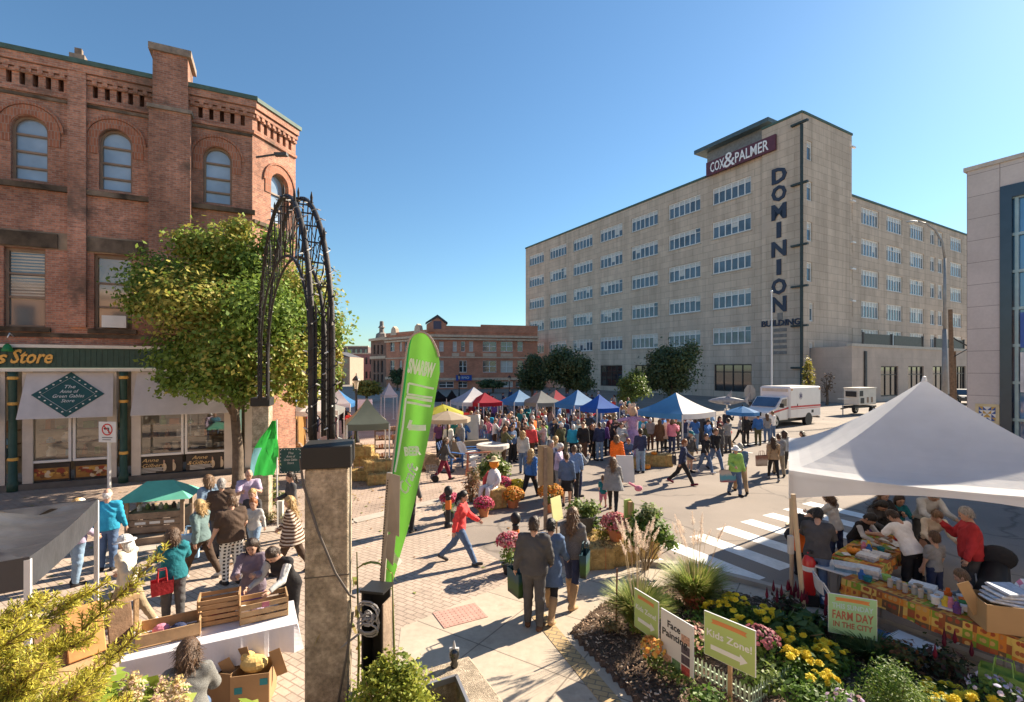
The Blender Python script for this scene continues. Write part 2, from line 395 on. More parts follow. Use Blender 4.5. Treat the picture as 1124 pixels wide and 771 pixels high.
GL_DAY = mat('window_glass',(.09,.13,.17),.06,.4,.5,spec=.6)
GL_DARK = glass('dark_glass',(.015,.018,.022),.05)
GL_BLIND = mat('pale_blind',(.52,.50,.46),.35,.15,6,spec=.8)
FRAME_W = mat('window_white',(.74,.74,.72),.5,.04)
FRAME_T = mat('window_tan',(.36,.28,.20),.6,.1)
GREEN_TRIM = mat('green_copper',(.07,.12,.10),.7,.2,3)
# ---- the grey stone office block with the tall corner tower
STONE = brick('limestone',(.63,.51,.40),(.56,.45,.35),(.44,.35,.275),1.9,1.0,.035,big=.10,bump=.15,speck=.05,stain=((.52,.42,.335),.16,.60),streak=.7)
dL,dRt = V(-.508,.861),V(.864,.504)
CO = V(36.98,63.0)
FL = Face(CO,dL,(-.861,-.508)); FR = Face(CO,dRt,(.504,-.864))
def office_block():
 root = empty('office_building',(CO.x,CO.y,0),0, 'grey stone office block with a tall corner tower lettered DOMINION and rows of white windows', 'office building')
 def P(o): o.parent = root; o.matrix_parent_inverse = Matrix.Translation((-CO.x,-CO.y,0)); return o
 mains,tw = 33.4,36.75
 uT = FL.u(838); uE = FL.u(577); uR = FR.u(932); uW = FR.u(1075)
 cols = [FL.u(x) for x in (802.3,750.7,707,670.4,639.3,612.2,588.6)]
 zr = [FL.z(y,cols[0]) for y in (209.9,248.5,288.2,328.3,368.4)]
 hw,hh = 3.15,1.25
 # left wing
 holes = [rect(c - hw,c + hw,z - hh,z + hh) for c in cols for z in zr]
 gl = [(FL.u(784),FL.u(825)),(FL.u(659),FL.u(683)),(FL.u(697),FL.u(726))]; gz = (.9,FL.z(400,FL.u(805)))
 holes += [rect(b_,a,gz[0],gz[1]) for a,b_ in gl]
 w = MB(); w.holed(rect(uT,uE,0,mains),holes,lambda a,b,c: FL(a,b,c),.35)
 FL.box(w,uT,uE,mains,mains + .02,-22,0)                        # roof
 w.quad(FL(uE,0,0),FL(uE,mains,0),FL(uE,mains,-22),FL(uE,0,-22))
 P(w.build('wing_wall',STONE))
 c_ = MB(); FL.box(c_,uT,uE + .1,mains + .02,mains + .35,-.45,.12); P(c_.build('roof_coping',GREEN_TRIM))
 # tower, standing a little proud of the wing
 t = MB(); pr = .35
 tz = [FR.z(y,FR.u(886)) for y in (167,211,255,299)]
 th = [rect(FR.u(882.5),FR.u(888.5),z - 1.25,z + 1.25) for z in tz] + [rect(FR.u(885.5),FR.u(890),z - 1.2,z + 1.2) for z in (FR.z(343,FR.u(887)),FR.z(386,FR.u(887)))]
 t.holed(rect(0,uR,0,tw),th,lambda a,b,c: FR(a,b,c + pr),.3)
 t.quad(FL(-pr,0,pr),FL(uT,0,pr),FL(uT,tw,pr),FL(-pr,tw,pr))
 t.quad(FL(uT,0,pr),FL(uT,0,-12),FL(uT,tw,-12),FL(uT,tw,pr))
 t.quad(FR(uR,0,pr),FR(uR,0,-14),FR(uR,tw,-14),FR(uR,tw,pr))
 t.add([FL(-pr,tw,pr),FL(uT,tw,pr),FL(uT,tw,-12),FR(uR,tw,-14),FR(uR,tw,pr)],[(0,1,2,3,4)])
 t.quad(FL(0,0,pr),FR(0,0,pr),FR(0,tw,pr),FL(0,tw,pr))
 P(t.build('tower_wall',STONE,fix=False))
 c_ = MB(); FL.box(c_,-.4,uT,tw + .01,tw + .3,-.2,pr + .1); FR.box(c_,-.1,uR + .1,tw + .012,tw + .31,-.2,pr + .1); P(c_.build('tower_coping',GREEN_TRIM))
 # right wing, one storey lower
 rz = 28.7; rc = [FR.u(x) for x in (957.9,984.5,1009,1030.6,1052)]
 rr_ = [FR.z(y,rc[0]) for y in (238.5,272.6,306.2,340.3,371)]
 rh = [rect(c - 2.6,c + 2.6,z - 1.25,z + 1.25) for i,c in enumerate(rc) for z in rr_ if i != 3]
 rh += [rect(rc[3] + o - 1,rc[3] + o + 1,z - 1.25,z + 1.25) for o in (-1.5,1.5) for z in rr_]
 nar = FR.u(936.2); rh += [rect(nar - .5,nar + .5,z - 1.25,z + 1.25) for z in rr_]
 w = MB(); w.holed(rect(uR,uW,0,rz),rh,lambda a,b,c: FR(a,b,c - .3),.3)
 FR.box(w,uR,uW,rz,rz + .02,-16,-.3); w.quad(FR(uW,0,-.3),FR(uW,rz,-.3),FR(uW,rz,-16),FR(uW,0,-16))
 P(w.build('side_wing_wall',STONE)); c_ = MB(); FR.box(c_,uR,uW,rz + .02,rz + .32,-.7,-.2); P(c_.build('roof_coping',GREEN_TRIM))
 # windows: white grid, glass panes behind, a pale blind in the upper third
 def window(face,u0,u1,z0,z1,w0,n,blind,dark=False,fm=FRAME_W):
  f = MB(); t_ = .15; a,b_ = w0 - .26,w0 - .16
  for (p,q,r,s_) in ((u0,u1,z0 - .02,z0 + t_),(u0,u1,z1 - t_,z1 + .01)): face.box(f,p,q,r,s_,a,b_ + .03)
  for k in range(n + 1):
   x = u0 + (u1 - u0)*k/n; h = t_/2 if 0 < k < n else t_
   face.box(f,max(u0,x - h),min(u1,x + h),z0 + t_,z1 - t_,a,b_)
  face.box(f,u0 + t_,u1 - t_,z1 - (z1 - z0)*.30,z1 - (z1 - z0)*.27,a + .01,b_ - .01)
  o = P(f.build('window',fm))
  g = MB(); g.quad(face(u0,z0,a + .02),face(u1,z0,a + .02),face(u1,z1,a + .02),face(u0,z1,a + .02))
  p = g.build('pane',GL_DARK if dark else GL_DAY); p.parent = o
  if blind:
   g = MB()
   for k in range(n):
    if R.random() < .97:
     x0,x1 = u0 + (u1 - u0)*k/n,u0 + (u1 - u0)*(k + 1)/n; zz = z1 - (z1 - z0)*(.3 if R.random() < .88 else R.uniform(.3,.8))
     g.quad(face(x0 + .04,zz,a + .032),face(x1 - .04,zz,a + .032),face(x1 - .04,z1,a + .032),face(x0 + .04,z1,a + .032))
   q = g.build('blind',GL_BLIND); q.parent = o; 
  return o
 for c in cols:
  for z in zr:
   o = window(FL,c - hw,c + hw,z - hh,z + hh,0,6,True)
   s_ = MB(); FL.box(s_,c - hw - .15,c + hw + .15,z - hh - .16,z - hh - .01,-.05,.1); s_.build('sill',mat('sill_stone',(.46,.41,.35),.9,.1)).parent = o
 for a,b_ in gl: window(FL,b_,a,gz[0],gz[1],0,4,False,True,mat('bronze_frame',(.05,.04,.035),.5,.1))
 for i,c in enumerate(rc):
  for z in rr_:
   if i != 3: window(FR,c - 2.6,c + 2.6,z - 1.25,z + 1.25,-.3,6,True)
   else:
    for o in (-1.5,1.5): window(FR,c + o - 1,c + o + 1,z - 1.25,z + 1.25,-.3,2,True)
 for z in rr_: window(FR,nar - .5,nar + .5,z - 1.25,z + 1.25,-.3,2,True)
 for h in th: window(FR,h[0][0],h[1][0],h[0][1],h[2][1],pr,1,True)
 # lettering
 dk = mat('letter_navy',(.03,.04,.07),.5,.1)
 for ch,y in zip('DOMINION',(194.3,213.9,234,254,274.6,294.7,315.8,335.3)):
  u = FL.u(857); P(text(ch,2.75,None,dk,FL.M(u,FL.z(y,u),pr + .06), 'letter',.09,width=(2.0 if ch != 'I' else .6),bold=.035))
 u = FL.u(858.5); P(text('BUILDING',1.1,None,dk,FL.M(u,FL.z(355,u),pr + .06), 'lettering',.08,width=5.2,bold=.03))
 sg = MB(); u = FL.u(858)
 for k in range(6): FL.box(sg,u - .9,u + .9,6.1 + k*.75,6.55 + k*.75,pr,pr + .05)
 FL.box(sg,u - .35,u + .35,10.7,11.6,pr,pr + .05)
 P(sg.build('directory_plaque',mat('plaque',(.22,.20,.18),.6,.2)))
 # corner conduit with brackets
 cd = MB(); cd.bar(FL(-pr - .12,1,pr + .3),FL(-pr - .12,tw - 1.6,pr + .3),.26)
 for y in (137,203,270,315,358,404): z = ZAT(y,63); FL.box(cd,-1.2,.9,z - .12,z + .12,pr + .02,pr + .4)
 P(cd.build('conduit',mat('conduit_green',(.035,.05,.05),.5,.2)))
 for y in (163,222,267,296,331): fl = MB(); z = FR.z(y,uR); fl.box(FR(uR + .1,z,.5),(.9,.3,.2),rz=rad(30)); P(fl.build('flood_lamp',FRAME_W))
 # roof canopy and the name board on the roof
 FB = Face(FL(0,0,.75),dL,(-.861,-.508))
 u0,u1 = FB.u(851),FB.u(775); zb,zt = FB.z(164,u0),FB.z(147,u0)
 b = MB(); FB.box(b,u0,u1,zb,zt,-.3,0); P(b.build('name_board',mat('sign_maroon',(.12,.035,.055),.5,.1)))
 wt = mat('sign_white',(.85,.85,.85),.5,0); um = (u0 + u1)/2; zm = (zb + zt)/2
 L_ = abs(u1 - u0)
 P(text('COX',zt - zb,None,wt,FB.M(u0 + L_*.82,zm - .1,.05), 'lettering',.03,width=L_*.22,bold=.01))
 P(text('&',(zt - zb)*1.5,None,wt,FB.M(u0 + L_*.635,zm + .05,.05), 'lettering',.03))
 P(text('PALMER',zt - zb,None,wt,FB.M(u0 + L_*.32,zm - .1,.05), 'lettering',.03,width=L_*.46,bold=.01))
 b = MB()
 for k in range(5): u = u0 + L_*(.05 + .22*k); FB.box(b,u - .08,u + .08,mains,zb,-.25,-.1)
 P(b.build('sign_frame',mat('steel_dark',(.06,.06,.06),.6,.2)))
 FC = Face(FL(0,0,-2.2),dL,(-.861,-.508)); a0,a1 = FC.u(838),FC.u(764)
 zc = FC.z(170,a1) ; b = MB(); FC.box(b,a0 - 1,a1,zc - .1,zc + .5,-5.4,.5); P(b.build('roof_canopy',mat('canopy_teal',(.07,.11,.13),.6,.2)))
 b = MB(); FC.box(b,a0,a1 - 1.5,mains,zc - .1,-5.4,-.8); P(b.build('penthouse',mat('penthouse_grey',(.2,.2,.2),.8,.2)))
 # podium with terrace glass and tall dark windows along the street
 q0,q1,pz = FR.u(936),uW,6.9; FP = Face(FR(0,0,5.0),dRt,(.504,-.864))
 bays = [(967,986),(997,1014),(1024,1040),(1050,1060)]
 hs = [rect(FP.u(a),FP.u(b_),.6,FP.z(402,FP.u(a))) for a,b_ in bays]
 u_s = FP.u(935); b = MB(); b.holed(rect(u_s,q1,0,pz),hs,lambda a,b,c: FP(a,b,c),.5)
 FP.box(b,u_s,q1,pz,pz + .03,-5.4,0); b.quad(FP(u_s,0,0),FP(u_s,pz,0),FP(u_s,pz,-6),FP(u_s,0,-6))
 P(b.build('podium_wall',brick('podium_stone',(.56,.455,.37),(.52,.42,.345),(.42,.34,.28),2.2,1.4,.01,big=.15,bump=.1,speck=.06)))
 b = MB(); FP.box(b,u_s - .2,q1,pz + .03,pz + .4,-.5,.12); P(b.build('podium_coping',mat('coping_pale',(.5,.45,.38),.8,.1)))
 for h in hs: window(FP,h[0][0],h[1][0],h[0][1],h[2][1],0,3,False,True,mat('bronze_frame',(.05,.04,.035),.5,.1))
 for a,b_ in ((951,981),(984,1014),(1030,1060)):
  g = MB(); FP.box(g,FP.u(a),FP.u(b_),pz + .4,pz + 1.75,-.3,-.24); P(g.build('terrace_glass',mat('terrace_dark',(.05,.045,.04),.5,.2)))
 g = MB()
 for x in (950,981,1015,1029,1060): FP.box(g,FP.u(x) - .12,FP.u(x) + .12,pz + .4,pz + 1.9,-.38,-.15)
 FP.box(g,FP.u(948),FP.u(950),0,pz - .5,.002,.2)
 P(g.build('terrace_posts',mat('steel_dark',(.06,.06,.06),.6,.2)))
 return root
office_block()

# ---- pale stone block with blue glass at the street corner
def corner_block():
 P0 = V(20.8,22.5); Fc = Face(P0,(.508,-.861),(-.861,-.508)); zt = 13.2
 root = empty('corner_building',(P0.x,P0.y,0),0, 'pale stone clad building with a tall blue glass front behind the white marquee', 'building')
 def P(o): o.parent = root; o.matrix_parent_inverse = Matrix.Translation((-P0.x,-P0.y,0)); return o
 uS,uD = Fc.u(1098),Fc.u(1111); ue = 24
 b = MB(); Fc.box(b,0,uS,0,zt,-14,0); P(b.build('stone_wall',brick('cladding',(.60,.545,.50),(.55,.50,.46),(.24,.2,.18),1.1,1.0,.010,off=0,big=.12,bump=.15,speck=.07)))
 b = MB(); Fc.box(b,uS + .002,ue,zt - 1.05,zt,-14,0); P(b.build('upper_wall',_M['cladding']))
 b = MB(); Fc.box(b,-.1,ue,zt,zt + .18,-14.1,.08); P(b.build('roof_coping',mat('coping_pale',(.5,.45,.38))))
 dk = mat('panel_navy',(.02,.035,.055),.25,.15,2,spec=.7)
 b = MB(); Fc.box(b,uS + .002,uD,0,zt - 1.052,-.6,.06); Fc.box(b,uD,ue,zt - 1.6,zt - 1.052,-.6,.06); P(b.build('dark_surround',dk))
 gb = glass('blue_glass',(.03,.13,.28),.03)
 b = MB(); Fc.box(b,uD,ue,.4,zt - 1.6,-.9,-.2); P(b.build('curtain_glass',gb))
 b = MB()
 for k in range(8): z = .4 + k*(zt - 2.0)/7; Fc.box(b,uD,ue,z - .06,z + .06,-.2,-.06)
 u = uD + .12
 while u < ue: Fc.box(b,u - .06,u + .06,.4,zt - 1.6,-.2,-.08); u += 1.1
 P(b.build('mullions',mat('mullion_teal',(.35,.45,.45),.4,.1,metal=.3)))
 b = MB(); Fc.box(b,uD + .25,uD + 1.7,5.1,6.6,-.05,0); P(b.build('sign_panel',mat('sign_blue',(.05,.12,.40),.4,.1)))
 b = MB(); Fc.box(b,uD + .25,uD + 1.7,3.2,4.9,-.05,0); P(b.build('notice_panel',mat('notice',(.6,.6,.6),.5,.2,2)))
 b = MB(); Fc.box(b,0,ue,0,.35,.003,.12); P(b.build('plinth',dk))
 return Fc
FCB = corner_block()
def quilt_board():
 u0,u1 = FCB.u(1071),FCB.u(1097.5); z0,z1 = FCB.z(464,u0),FCB.z(443,u0); s = z1 - z0
 root = empty('quilt_board',FCB((u0 + u1)/2,z0,.05),0, 'square painted quilt pattern board in blue, white and gold on the pale stone wall', 'painted board')
 p0 = root.location.copy()
 fr_ = MB(); FCB.box(fr_,u0,u1,z0,z1,.01,.06); o = fr_.build('backing',mat('board_cream',(.62,.52,.30),.6,.1)); o.parent = root; o.matrix_parent_inverse = Matrix.Translation(-p0)
 cs = [mat('quilt_blue',(.05,.10,.30),.6,.1),mat('quilt_white',(.75,.74,.68),.6,.05),mat('quilt_gold',(.55,.35,.08),.6,.1)]
 b = MB(); n = 4; du = (u1 - u0 - .24)/n; dz = (s - .24)/n
 for i in range(n):
  for j in range(n):
   a,c = u0 + .12 + i*du,z0 + .12 + j*dz; q = [FCB(a,c,.066),FCB(a + du,c,.066),FCB(a + du,c + dz,.066),FCB(a,c + dz,.066)]
   k = (i + j) % 2; c1,c2 = (0,1) if (i in (1,2)) != (j in (1,2)) else ((2,1) if i in (1,2) else (0,2))
   if (i < 2) == (j < 2): b.add(q,[(0,1,2)],c1); b.add(q,[(0,2,3)],c2)
   else: b.add(q,[(0,1,3)],c1); b.add(q,[(1,2,3)],c2)
 o = b.build('pattern',cs,fix=False); o.parent = root; o.matrix_parent_inverse = Matrix.Translation(-p0)
quilt_board()

# ---- red brick store building with arched windows
dB = V(.9026,.4306); PB = XAT(0,2268/135),2268/135
FBK = Face(PB,dB,(.4306,-.9026))
BRICK = brick('red_brick',(.55,.25,.16),(.33,.145,.1),(.38,.28,.22),.215,.075,.010,big=.38,bump=.7,speck=.3,stain=((.15,.10,.075),.6,.55),streak=1.6)
BRICK_L = brick('arch_brick',(.42,.17,.10),(.30,.115,.07),(.32,.23,.18),.09,.30,.010,big=.2,bump=.6,speck=.2)
BROWN = mat('sooty_stone',(.17,.125,.09),.95,.55,2.2,.7,30,dirt=.55)
def store_building():
 root = empty('brick_store_building',(*PB,0),0, 'three storey red brick corner building with arched top windows above a green and white shopfront', 'brick building')
 def P(o,par=None): o.parent = par or root; o.matrix_parent_inverse = Matrix.Translation((-PB[0],-PB[1],0)) if par is None else Matrix(); return o
 f = FBK; uC = f.u(277); u_l = -14; zt = 15.08; zs = 5.0
 Z = lambda y,x: f.z(y,f.u(x))
 # upper wall with openings
 arch = [(12,53),(108,146),(221,257)]
 ah = [arch_hole(f.u(a),f.u(b_),Z(yb,b_),Z(yt,b_)) for (a,b_),yb,yt in zip(arch,(201,216,232),(130,148,169))]
 w0 = ah[0]; wd = w0[1][0] - w0[0][0]; za,zb_ = w0[0][1],max(p[1] for p in w0)
 ah = [arch_hole(f.u((a + b_)/2) - wd/2,f.u((a + b_)/2) + wd/2,za,zb_) for a,b_ in arch]
 sp = f.u(127) - f.u(32); ah.append(arch_hole(f.u(32) - sp - wd/2,f.u(32) - sp + wd/2,za,zb_))
 sh = [rect(f.u(a),f.u(b_),Z(359,25),Z(272,25)) for a,b_ in ((4,50),(103,145),(200,240))]
 sw = sh[0][1][0] - sh[0][0][0]; sh.append(rect(f.u(4) - sp,f.u(4) - sp + sw,sh[0][0][1],sh[0][2][1]))
 # slots of the corbel frieze
 fz0,fz1 = Z(92,20),Z(72,20); slots = []
 uch0,uch1 = f.u(166),f.u(211)
 for (a,b_) in ((f.u(-60),f.u(74)),(f.u(98),f.u(162)),(f.u(214),f.u(272))):
  n = max(2,int((b_ - a)/.33)); 
  for k in range(n): u = a + (k + .5)*(b_ - a)/n; slots.append(rect(u - .075,u + .075,fz0,fz1))
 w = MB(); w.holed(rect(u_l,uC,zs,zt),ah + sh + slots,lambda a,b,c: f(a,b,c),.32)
 P(w.build('brick_wall',BRICK))
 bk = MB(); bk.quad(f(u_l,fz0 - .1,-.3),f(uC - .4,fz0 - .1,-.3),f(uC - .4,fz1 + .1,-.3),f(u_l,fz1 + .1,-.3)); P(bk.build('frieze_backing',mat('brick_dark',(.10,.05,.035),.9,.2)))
 # chamfered corner facet, lit by the sun, with its own arched window
 cw = f(uC,0,0); fd = V(.28,.96); Fx = Face(cw,fd,(.96,-.28)); uf = Fx.u(324.5)
 fa = arch_hole(uf*.42 - .05,uf*.42 + .95,Fx.z(243,1),Fx.z(187,1))
 fs = [rect(u - .09,u + .09,fz0,fz1) for u in [.35 + k*.36 for k in range(6)]]
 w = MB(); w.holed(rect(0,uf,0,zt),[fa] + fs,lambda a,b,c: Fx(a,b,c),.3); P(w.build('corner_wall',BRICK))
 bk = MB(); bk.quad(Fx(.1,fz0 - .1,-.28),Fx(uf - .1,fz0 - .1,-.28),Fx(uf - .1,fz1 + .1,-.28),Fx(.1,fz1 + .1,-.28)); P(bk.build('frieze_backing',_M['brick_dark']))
 Fy = Face(Fx(uf,0),(-.4306,.9026),(.9026,.4306))
 w = MB(); w.quad(Fy(0,0),Fy(26,0),Fy(26,zt),Fy(0,zt)); w.add([f(u_l,zt,0),f(uC,zt,0),Fx(uf,zt,0),Fy(26,zt,0),f(u_l,zt,-20)],[(0,1,2,3,4)])
 P(w.build('side_wall',BRICK))
 # pilasters, chimney stack
 for x0,x1 in ((76,96),(-70,-50)): p = MB(); f.box(p,f.u(x0),f.u(x1),zs + .7,zt + .15,.002,.17); P(p.build('pilaster',BRICK))
 p = MB(); zcap = Z(46,190) - .42; f.box(p,uch0,uch1,zs + .5,Z(128,190),.002,.42); f.box(p,uch0 + .1,uch1 - .1,Z(124,190),zcap - .25,-.9,.32)
 o = P(p.build('chimney',BRICK))
 p = MB(); f.box(p,uch0 - .05,uch1 + .06,Z(128,190),Z(124,190),-.3,.5); P(p.build('chimney_band',mat('cap_stone',(.24,.19,.15),.9,.3,4,.6,30))); p = MB(); f.box(p,uch0 - .02,uch1 + .02,zcap - .25,zcap,-1.0,.42)
 P(p.build('chimney_cap',mat('cap_stone',(.24,.19,.15),.9,.3,4,.6,30)))
 # corbel bands, string courses, cornice
 p = MB()
 for z0,z1,q in ((zt - .62,zt - .5,.07),(zt - .46,zt - .3,.13),(zt - .27,zt,.2),(fz0 - .25,fz0 - .13,.08)):
  f.box(p,u_l,uC + q*.8,z0,z1,.003,q); Fx.box(p,.004,uf,z0 + .002,z1 - .002,.003,q)
 zz = za + (zb_ - za)*.62
 P(p.build('corbel_bands',BRICK))
 p = MB()
 n = int((uC - u_l)/.3)
 for k in range(n): u = u_l + k*.3; f.box(p,u,u + .14,zt - .6,zt - .46,.004,.12)
 for k in range(8): Fx.box(p,.1 + k*.3,.24 + k*.3,zt - .6,zt - .462,.004,.12)
 P(p.build('dentils',BRICK))
 p = MB(); f.box(p,u_l,uC + .2,zt,zt + .16,-.4,.26); Fx.box(p,-.06,uf + .1,zt,zt + .158,-.3,.26); P(p.build('roof_edge',GREEN_TRIM))
 p = MB(); f.box(p,f.u(78),f.u(95),zt + .15,zt + .35,-.1,.2); f.box(p,f.u(83),f.u(91),zt + .35,zt + .6,-.05,.12); P(p.build('finial_stone',mat('cap_stone',(.24,.19,.15))))
 p = MB(); f.box(p,u_l,uC + .1,za - .28,za - .1,.003,.14); Fx.box(p,.004,uf,za - .6,za - .45,.003,.12); P(p.build('sill_course',BROWN))
 p = MB(); zl = sh[0][2][1]
 f.box(p,u_l,uch0 - .005,zl + .02,zl + .62,.003,.03); f.box(p,uch1 + .005,uC + .01,zl + .02,zl + .62,.003,.03)
 P(p.build('stone_band',mat('tan_stone',(.33,.25,.18),.95,.4,1.6,.5,30,dirt=.5)))
 for h in sh: p = MB(); f.box(p,h[0][0] - .35,h[1][0] + .35,zl + .05,zl + .55,.031,.09); P(p.build('lintel',BROWN))
 zsil = sh[0][0][1]
 for h in sh: p = MB(); f.box(p,h[0][0] - .15,h[1][0] + .15,zsil - .16,zsil - .002,.003,.12); P(p.build('window_sill',BROWN))
 p = MB(); f.box(p,u_l,uC,zsil - .34,zsil - .2,.003,.07); f.box(p,u_l,uC + .01,zb_ + .62,zb_ + .72,.003,.06)
 P(p.build('string_course',BROWN))
 # arch rings of brick on edge
 for F_,h in [(f,h) for h in ah] + [(Fx,fa)]:
  p = MB(); c = (h[0][0] + h[1][0])/2; r = (h[1][0] - h[0][0])/2; zc_ = max(q[1] for q in h) - r
  for (r0,r1,wq) in ((r + .02,r + .34,.035),(r + .36,r + .44,.07)):
   N_ = 14; vs = []
   for k in range(N_ + 1):
    a = PI*k/N_
    for rr2,ww in ((r0,.002),(r0,wq),(r1,wq),(r1,.002)): vs.append(F_(c + rr2*math.cos(a),zc_ + rr2*math.sin(a),ww))
   p.add(vs,[(k*4 + j,k*4 + (j + 1) % 4,k*4 + 4 + (j + 1) % 4,k*4 + 4 + j) for k in range(N_) for j in range(4)])
  for s_ in (-1,1): F_.box(p,c + s_*(r + .02) if s_ > 0 else c - r - .34,c + r + .34 if s_ > 0 else c - r - .02,zc_ - .5,zc_,.002,.034)
  P(p.build('window_arch',BRICK_L))
 # windows
 FR_T = mat('sash_brown',(.24,.17,.12),.6,.15)
 gsky = glass('sash_glass',(.26,.33,.41),.05)
 def win(F_,h,bars,pane,archd):
  u0,u1,z0 = h[0][0],h[1][0],h[0][1]; z1 = max(q[1] for q in h); a,b_ = -.24,-.16; m = MB(); t = .075
  zs_ = z1 - (u1 - u0)/2 if archd else z1
  F_.box(m,u0,u0 + t,z0,zs_,a,b_); F_.box(m,u1 - t,u1,z0,zs_,a,b_); F_.box(m,u0 + t,u1 - t,z0,z0 + t,a,b_ + .02)
  if archd:
   r = (u1 - u0)/2; c = (u0 + u1)/2; vs = []
   for k in range(13):
    an = PI*k/12
    for rr2,ww in ((r - t,a),(r - t,b_),(r,b_),(r,a)): vs.append(F_(c + rr2*math.cos(an),zs_ + rr2*math.sin(an),ww))
   m.add(vs,[(k*4 + j,k*4 + (j + 1) % 4,k*4 + 4 + (j + 1) % 4,k*4 + 4 + j) for k in range(12) for j in range(4)])
  else: F_.box(m,u0 + t,u1 - t,z1 - t*1.5,z1,a,b_)
  for q in bars: z = z0 + (z1 - z0)*q; F_.box(m,u0 + t,u1 - t,z - .035,z + .035,a + .01,b_ - .01)
  o = P(m.build('window',FR_T)); g = MB(); g.prism(h,.01,lambda x,y,c: F_(x,y,a - .02 + c)); pp = g.build('pane',pane); pp.parent = o; pp.matrix_parent_inverse = Matrix()
  return o
 for h in ah: win(f,h,(.22,.46,.72),gsky,True)
 win(Fx,fa,(.3,.6),gsky,True)
 o = win(f,sh[0],(.38,.68),glass('blind_glass',(.10,.105,.11),.06),False)
 b = MB(); h = sh[0]
 for k in range(16): z = h[0][1] + (h[2][1] - h[0][1])*(.36 + .039*k); b.quad(f(h[0][0] + .1,z,-.245),f(h[1][0] - .1,z + .02,-.245),f(h[1][0] - .1,z + .075,-.235),f(h[0][0] + .1,z + .055,-.235))
 q = b.build('blind',mat('blind_slats',(.50,.47,.40),.5,.1)); q.parent = o; q.matrix_parent_inverse = Matrix()
 o = win(f,sh[1],(.3,.62),glass('tan_glass',(.34,.27,.19),.06),False)
 b = MB(); h = sh[1]; c = (h[0][0] + h[1][0])/2 + .05; f.box(b,c - .36,c + .36,h[0][1] + .06,h[0][1] + .5,-.235,.12); q = b.build('air_conditioner',mat('ac_white',(.7,.7,.68),.5,.05)); q.parent = o; q.matrix_parent_inverse = Matrix()
 for h in sh[2:]: win(f,h,(.4,.7),gsky,False)
 p = MB(); p.bar(Fx(.1,Fx.z(172,0),.1),Fx(.2,Fx.z(172,0) + .05,1.1),.06); p.box(Fx(.25,Fx.z(171,0),1.2),(.5,.2,.12)); P(p.build('flood_lamp',mat('steel_dark',(.06,.06,.06))))
 # ---- shopfront
 GRN = mat('shop_green',(.03,.075,.058),.5,.15,6)
 b = MB(); f.box(b,u_l,uC + .03,Z(404,0),4.92,.05,.26)
 k = u_l
 while k < uC: f.box(b,k,k + .03,Z(403,0),4.88,.26,.275); k += .16
 P(b.build('fascia',GRN))
 b = MB(); f.box(b,u_l,uC + .1,4.93,5.04,-.1,.36); f.box(b,u_l,uC + .05,Z(408,0),Z(404.3,0),.04,.31); P(b.build('fascia_trim',mat('trim_cream',(.68,.64,.56),.6,.08)))
 gold = mat('gold_paint',(.75,.42,.10),.45,.1,6)
 P(text("s",.62,None,gold,f.M(f.u(5),Z(393,5),.295), 'lettering',.02,.35,bold=.02)); P(text("Store",.66,None,gold,f.M(f.u(38),Z(392.5,38),.295), 'lettering',.02,.35,width=f.u(61) - f.u(15),bold=.02))
 lp = MB(); u = f.u(16); lp.tube([f(u,5.3,.05),f(u,5.4,.35),f(u,5.25,.5)],.02,6,1); lp.lathe([(.03,.2),(.10,.12),(.16,-.05),(.15,-.07)],f(u,4.85,.5),12); P(lp.build('gooseneck_lamp',[mat('lamp_green',(.02,.20,.06),.3,.1),FRAME_W],smooth=True))
 # columns in green with gold rings, tan side strips
 zt_s = Z(408,0)
 strip = mat('strip_pale',(.58,.53,.47),.7,.08)
 cc = (16.5,137,262)
 for x in cc:
  u = f.u(x); b = MB()
  b.lathe([(.16,0),(.16,.3),(.12,.34),(.11,zt_s - .25),(.14,zt_s - .02)],f(u,0,.16),14); o = P(b.build('column',GRN,smooth=True))
  b = MB(); 
  for z in (1.05,2.95,zt_s - .28): b.lathe([(.125,z),(.145,z + .02),(.145,z + .09),(.125,z + .11)],f(u,0,.16),14)
  q = b.build('gold_rings',gold); q.parent = o; q.matrix_parent_inverse = Matrix()
  for s_ in (-1,1): b = MB(); f.box(b,u + s_*.36 - .14,u + s_*.36 + .14,.12,zt_s - .003,.01,.11); P(b.build('side_strip',strip))
 base = MB(); f.box(base,u_l,uC + .05,0,.22,-.3,.2); P(base.build('plinth',mat('plinth_grey',(.13,.12,.11),.9,.2)))
 b = MB(); f.box(b,u_l,uC - .02,.22,zt_s,-2.4,-2.3); P(b.build('shop_back_wall',mat('shop_cream',(.50,.42,.30),.8,.3,2)))
 bays = [(26,130,0),(147,254,1),(-95,5,2)]
 for (xa,xb,ki) in bays:
  a,c = f.u(xa),f.u(xb); zb0,zb1 = .9,2.72; mid = (a + c)/2
  m = MB()   # white frames of the two display panes
  for (p0,p1) in ((a,mid),(mid,c)):
   f.box(m,p0 + .02,p0 + .1,zb0,zb1,-.06,.06); f.box(m,p1 - .1,p1 - .02,zb0,zb1,-.06,.06); f.box(m,p0 + .1,p1 - .1,zb0,zb0 + .08,-.06,.08); f.box(m,p0 + .1,p1 - .1,zb1 - .05,zb1,-.06,.06)
  o = P(m.build('display_window',FRAME_W))
  for (p0,p1) in ((a,mid),(mid,c)):
   g = MB(); g.quad(f(p0 + .06,zb0,0),f(p1 - .06,zb0,0),f(p1 - .06,zb1,0),f(p0 + .06,zb1,0)); q = g.build('pane',shop_glass()); q.parent = o; q.matrix_parent_inverse = Matrix()
  # shelves and goods standing behind the glass
  sh_ = MB(); gd = MB(); rr = random.Random(ki)
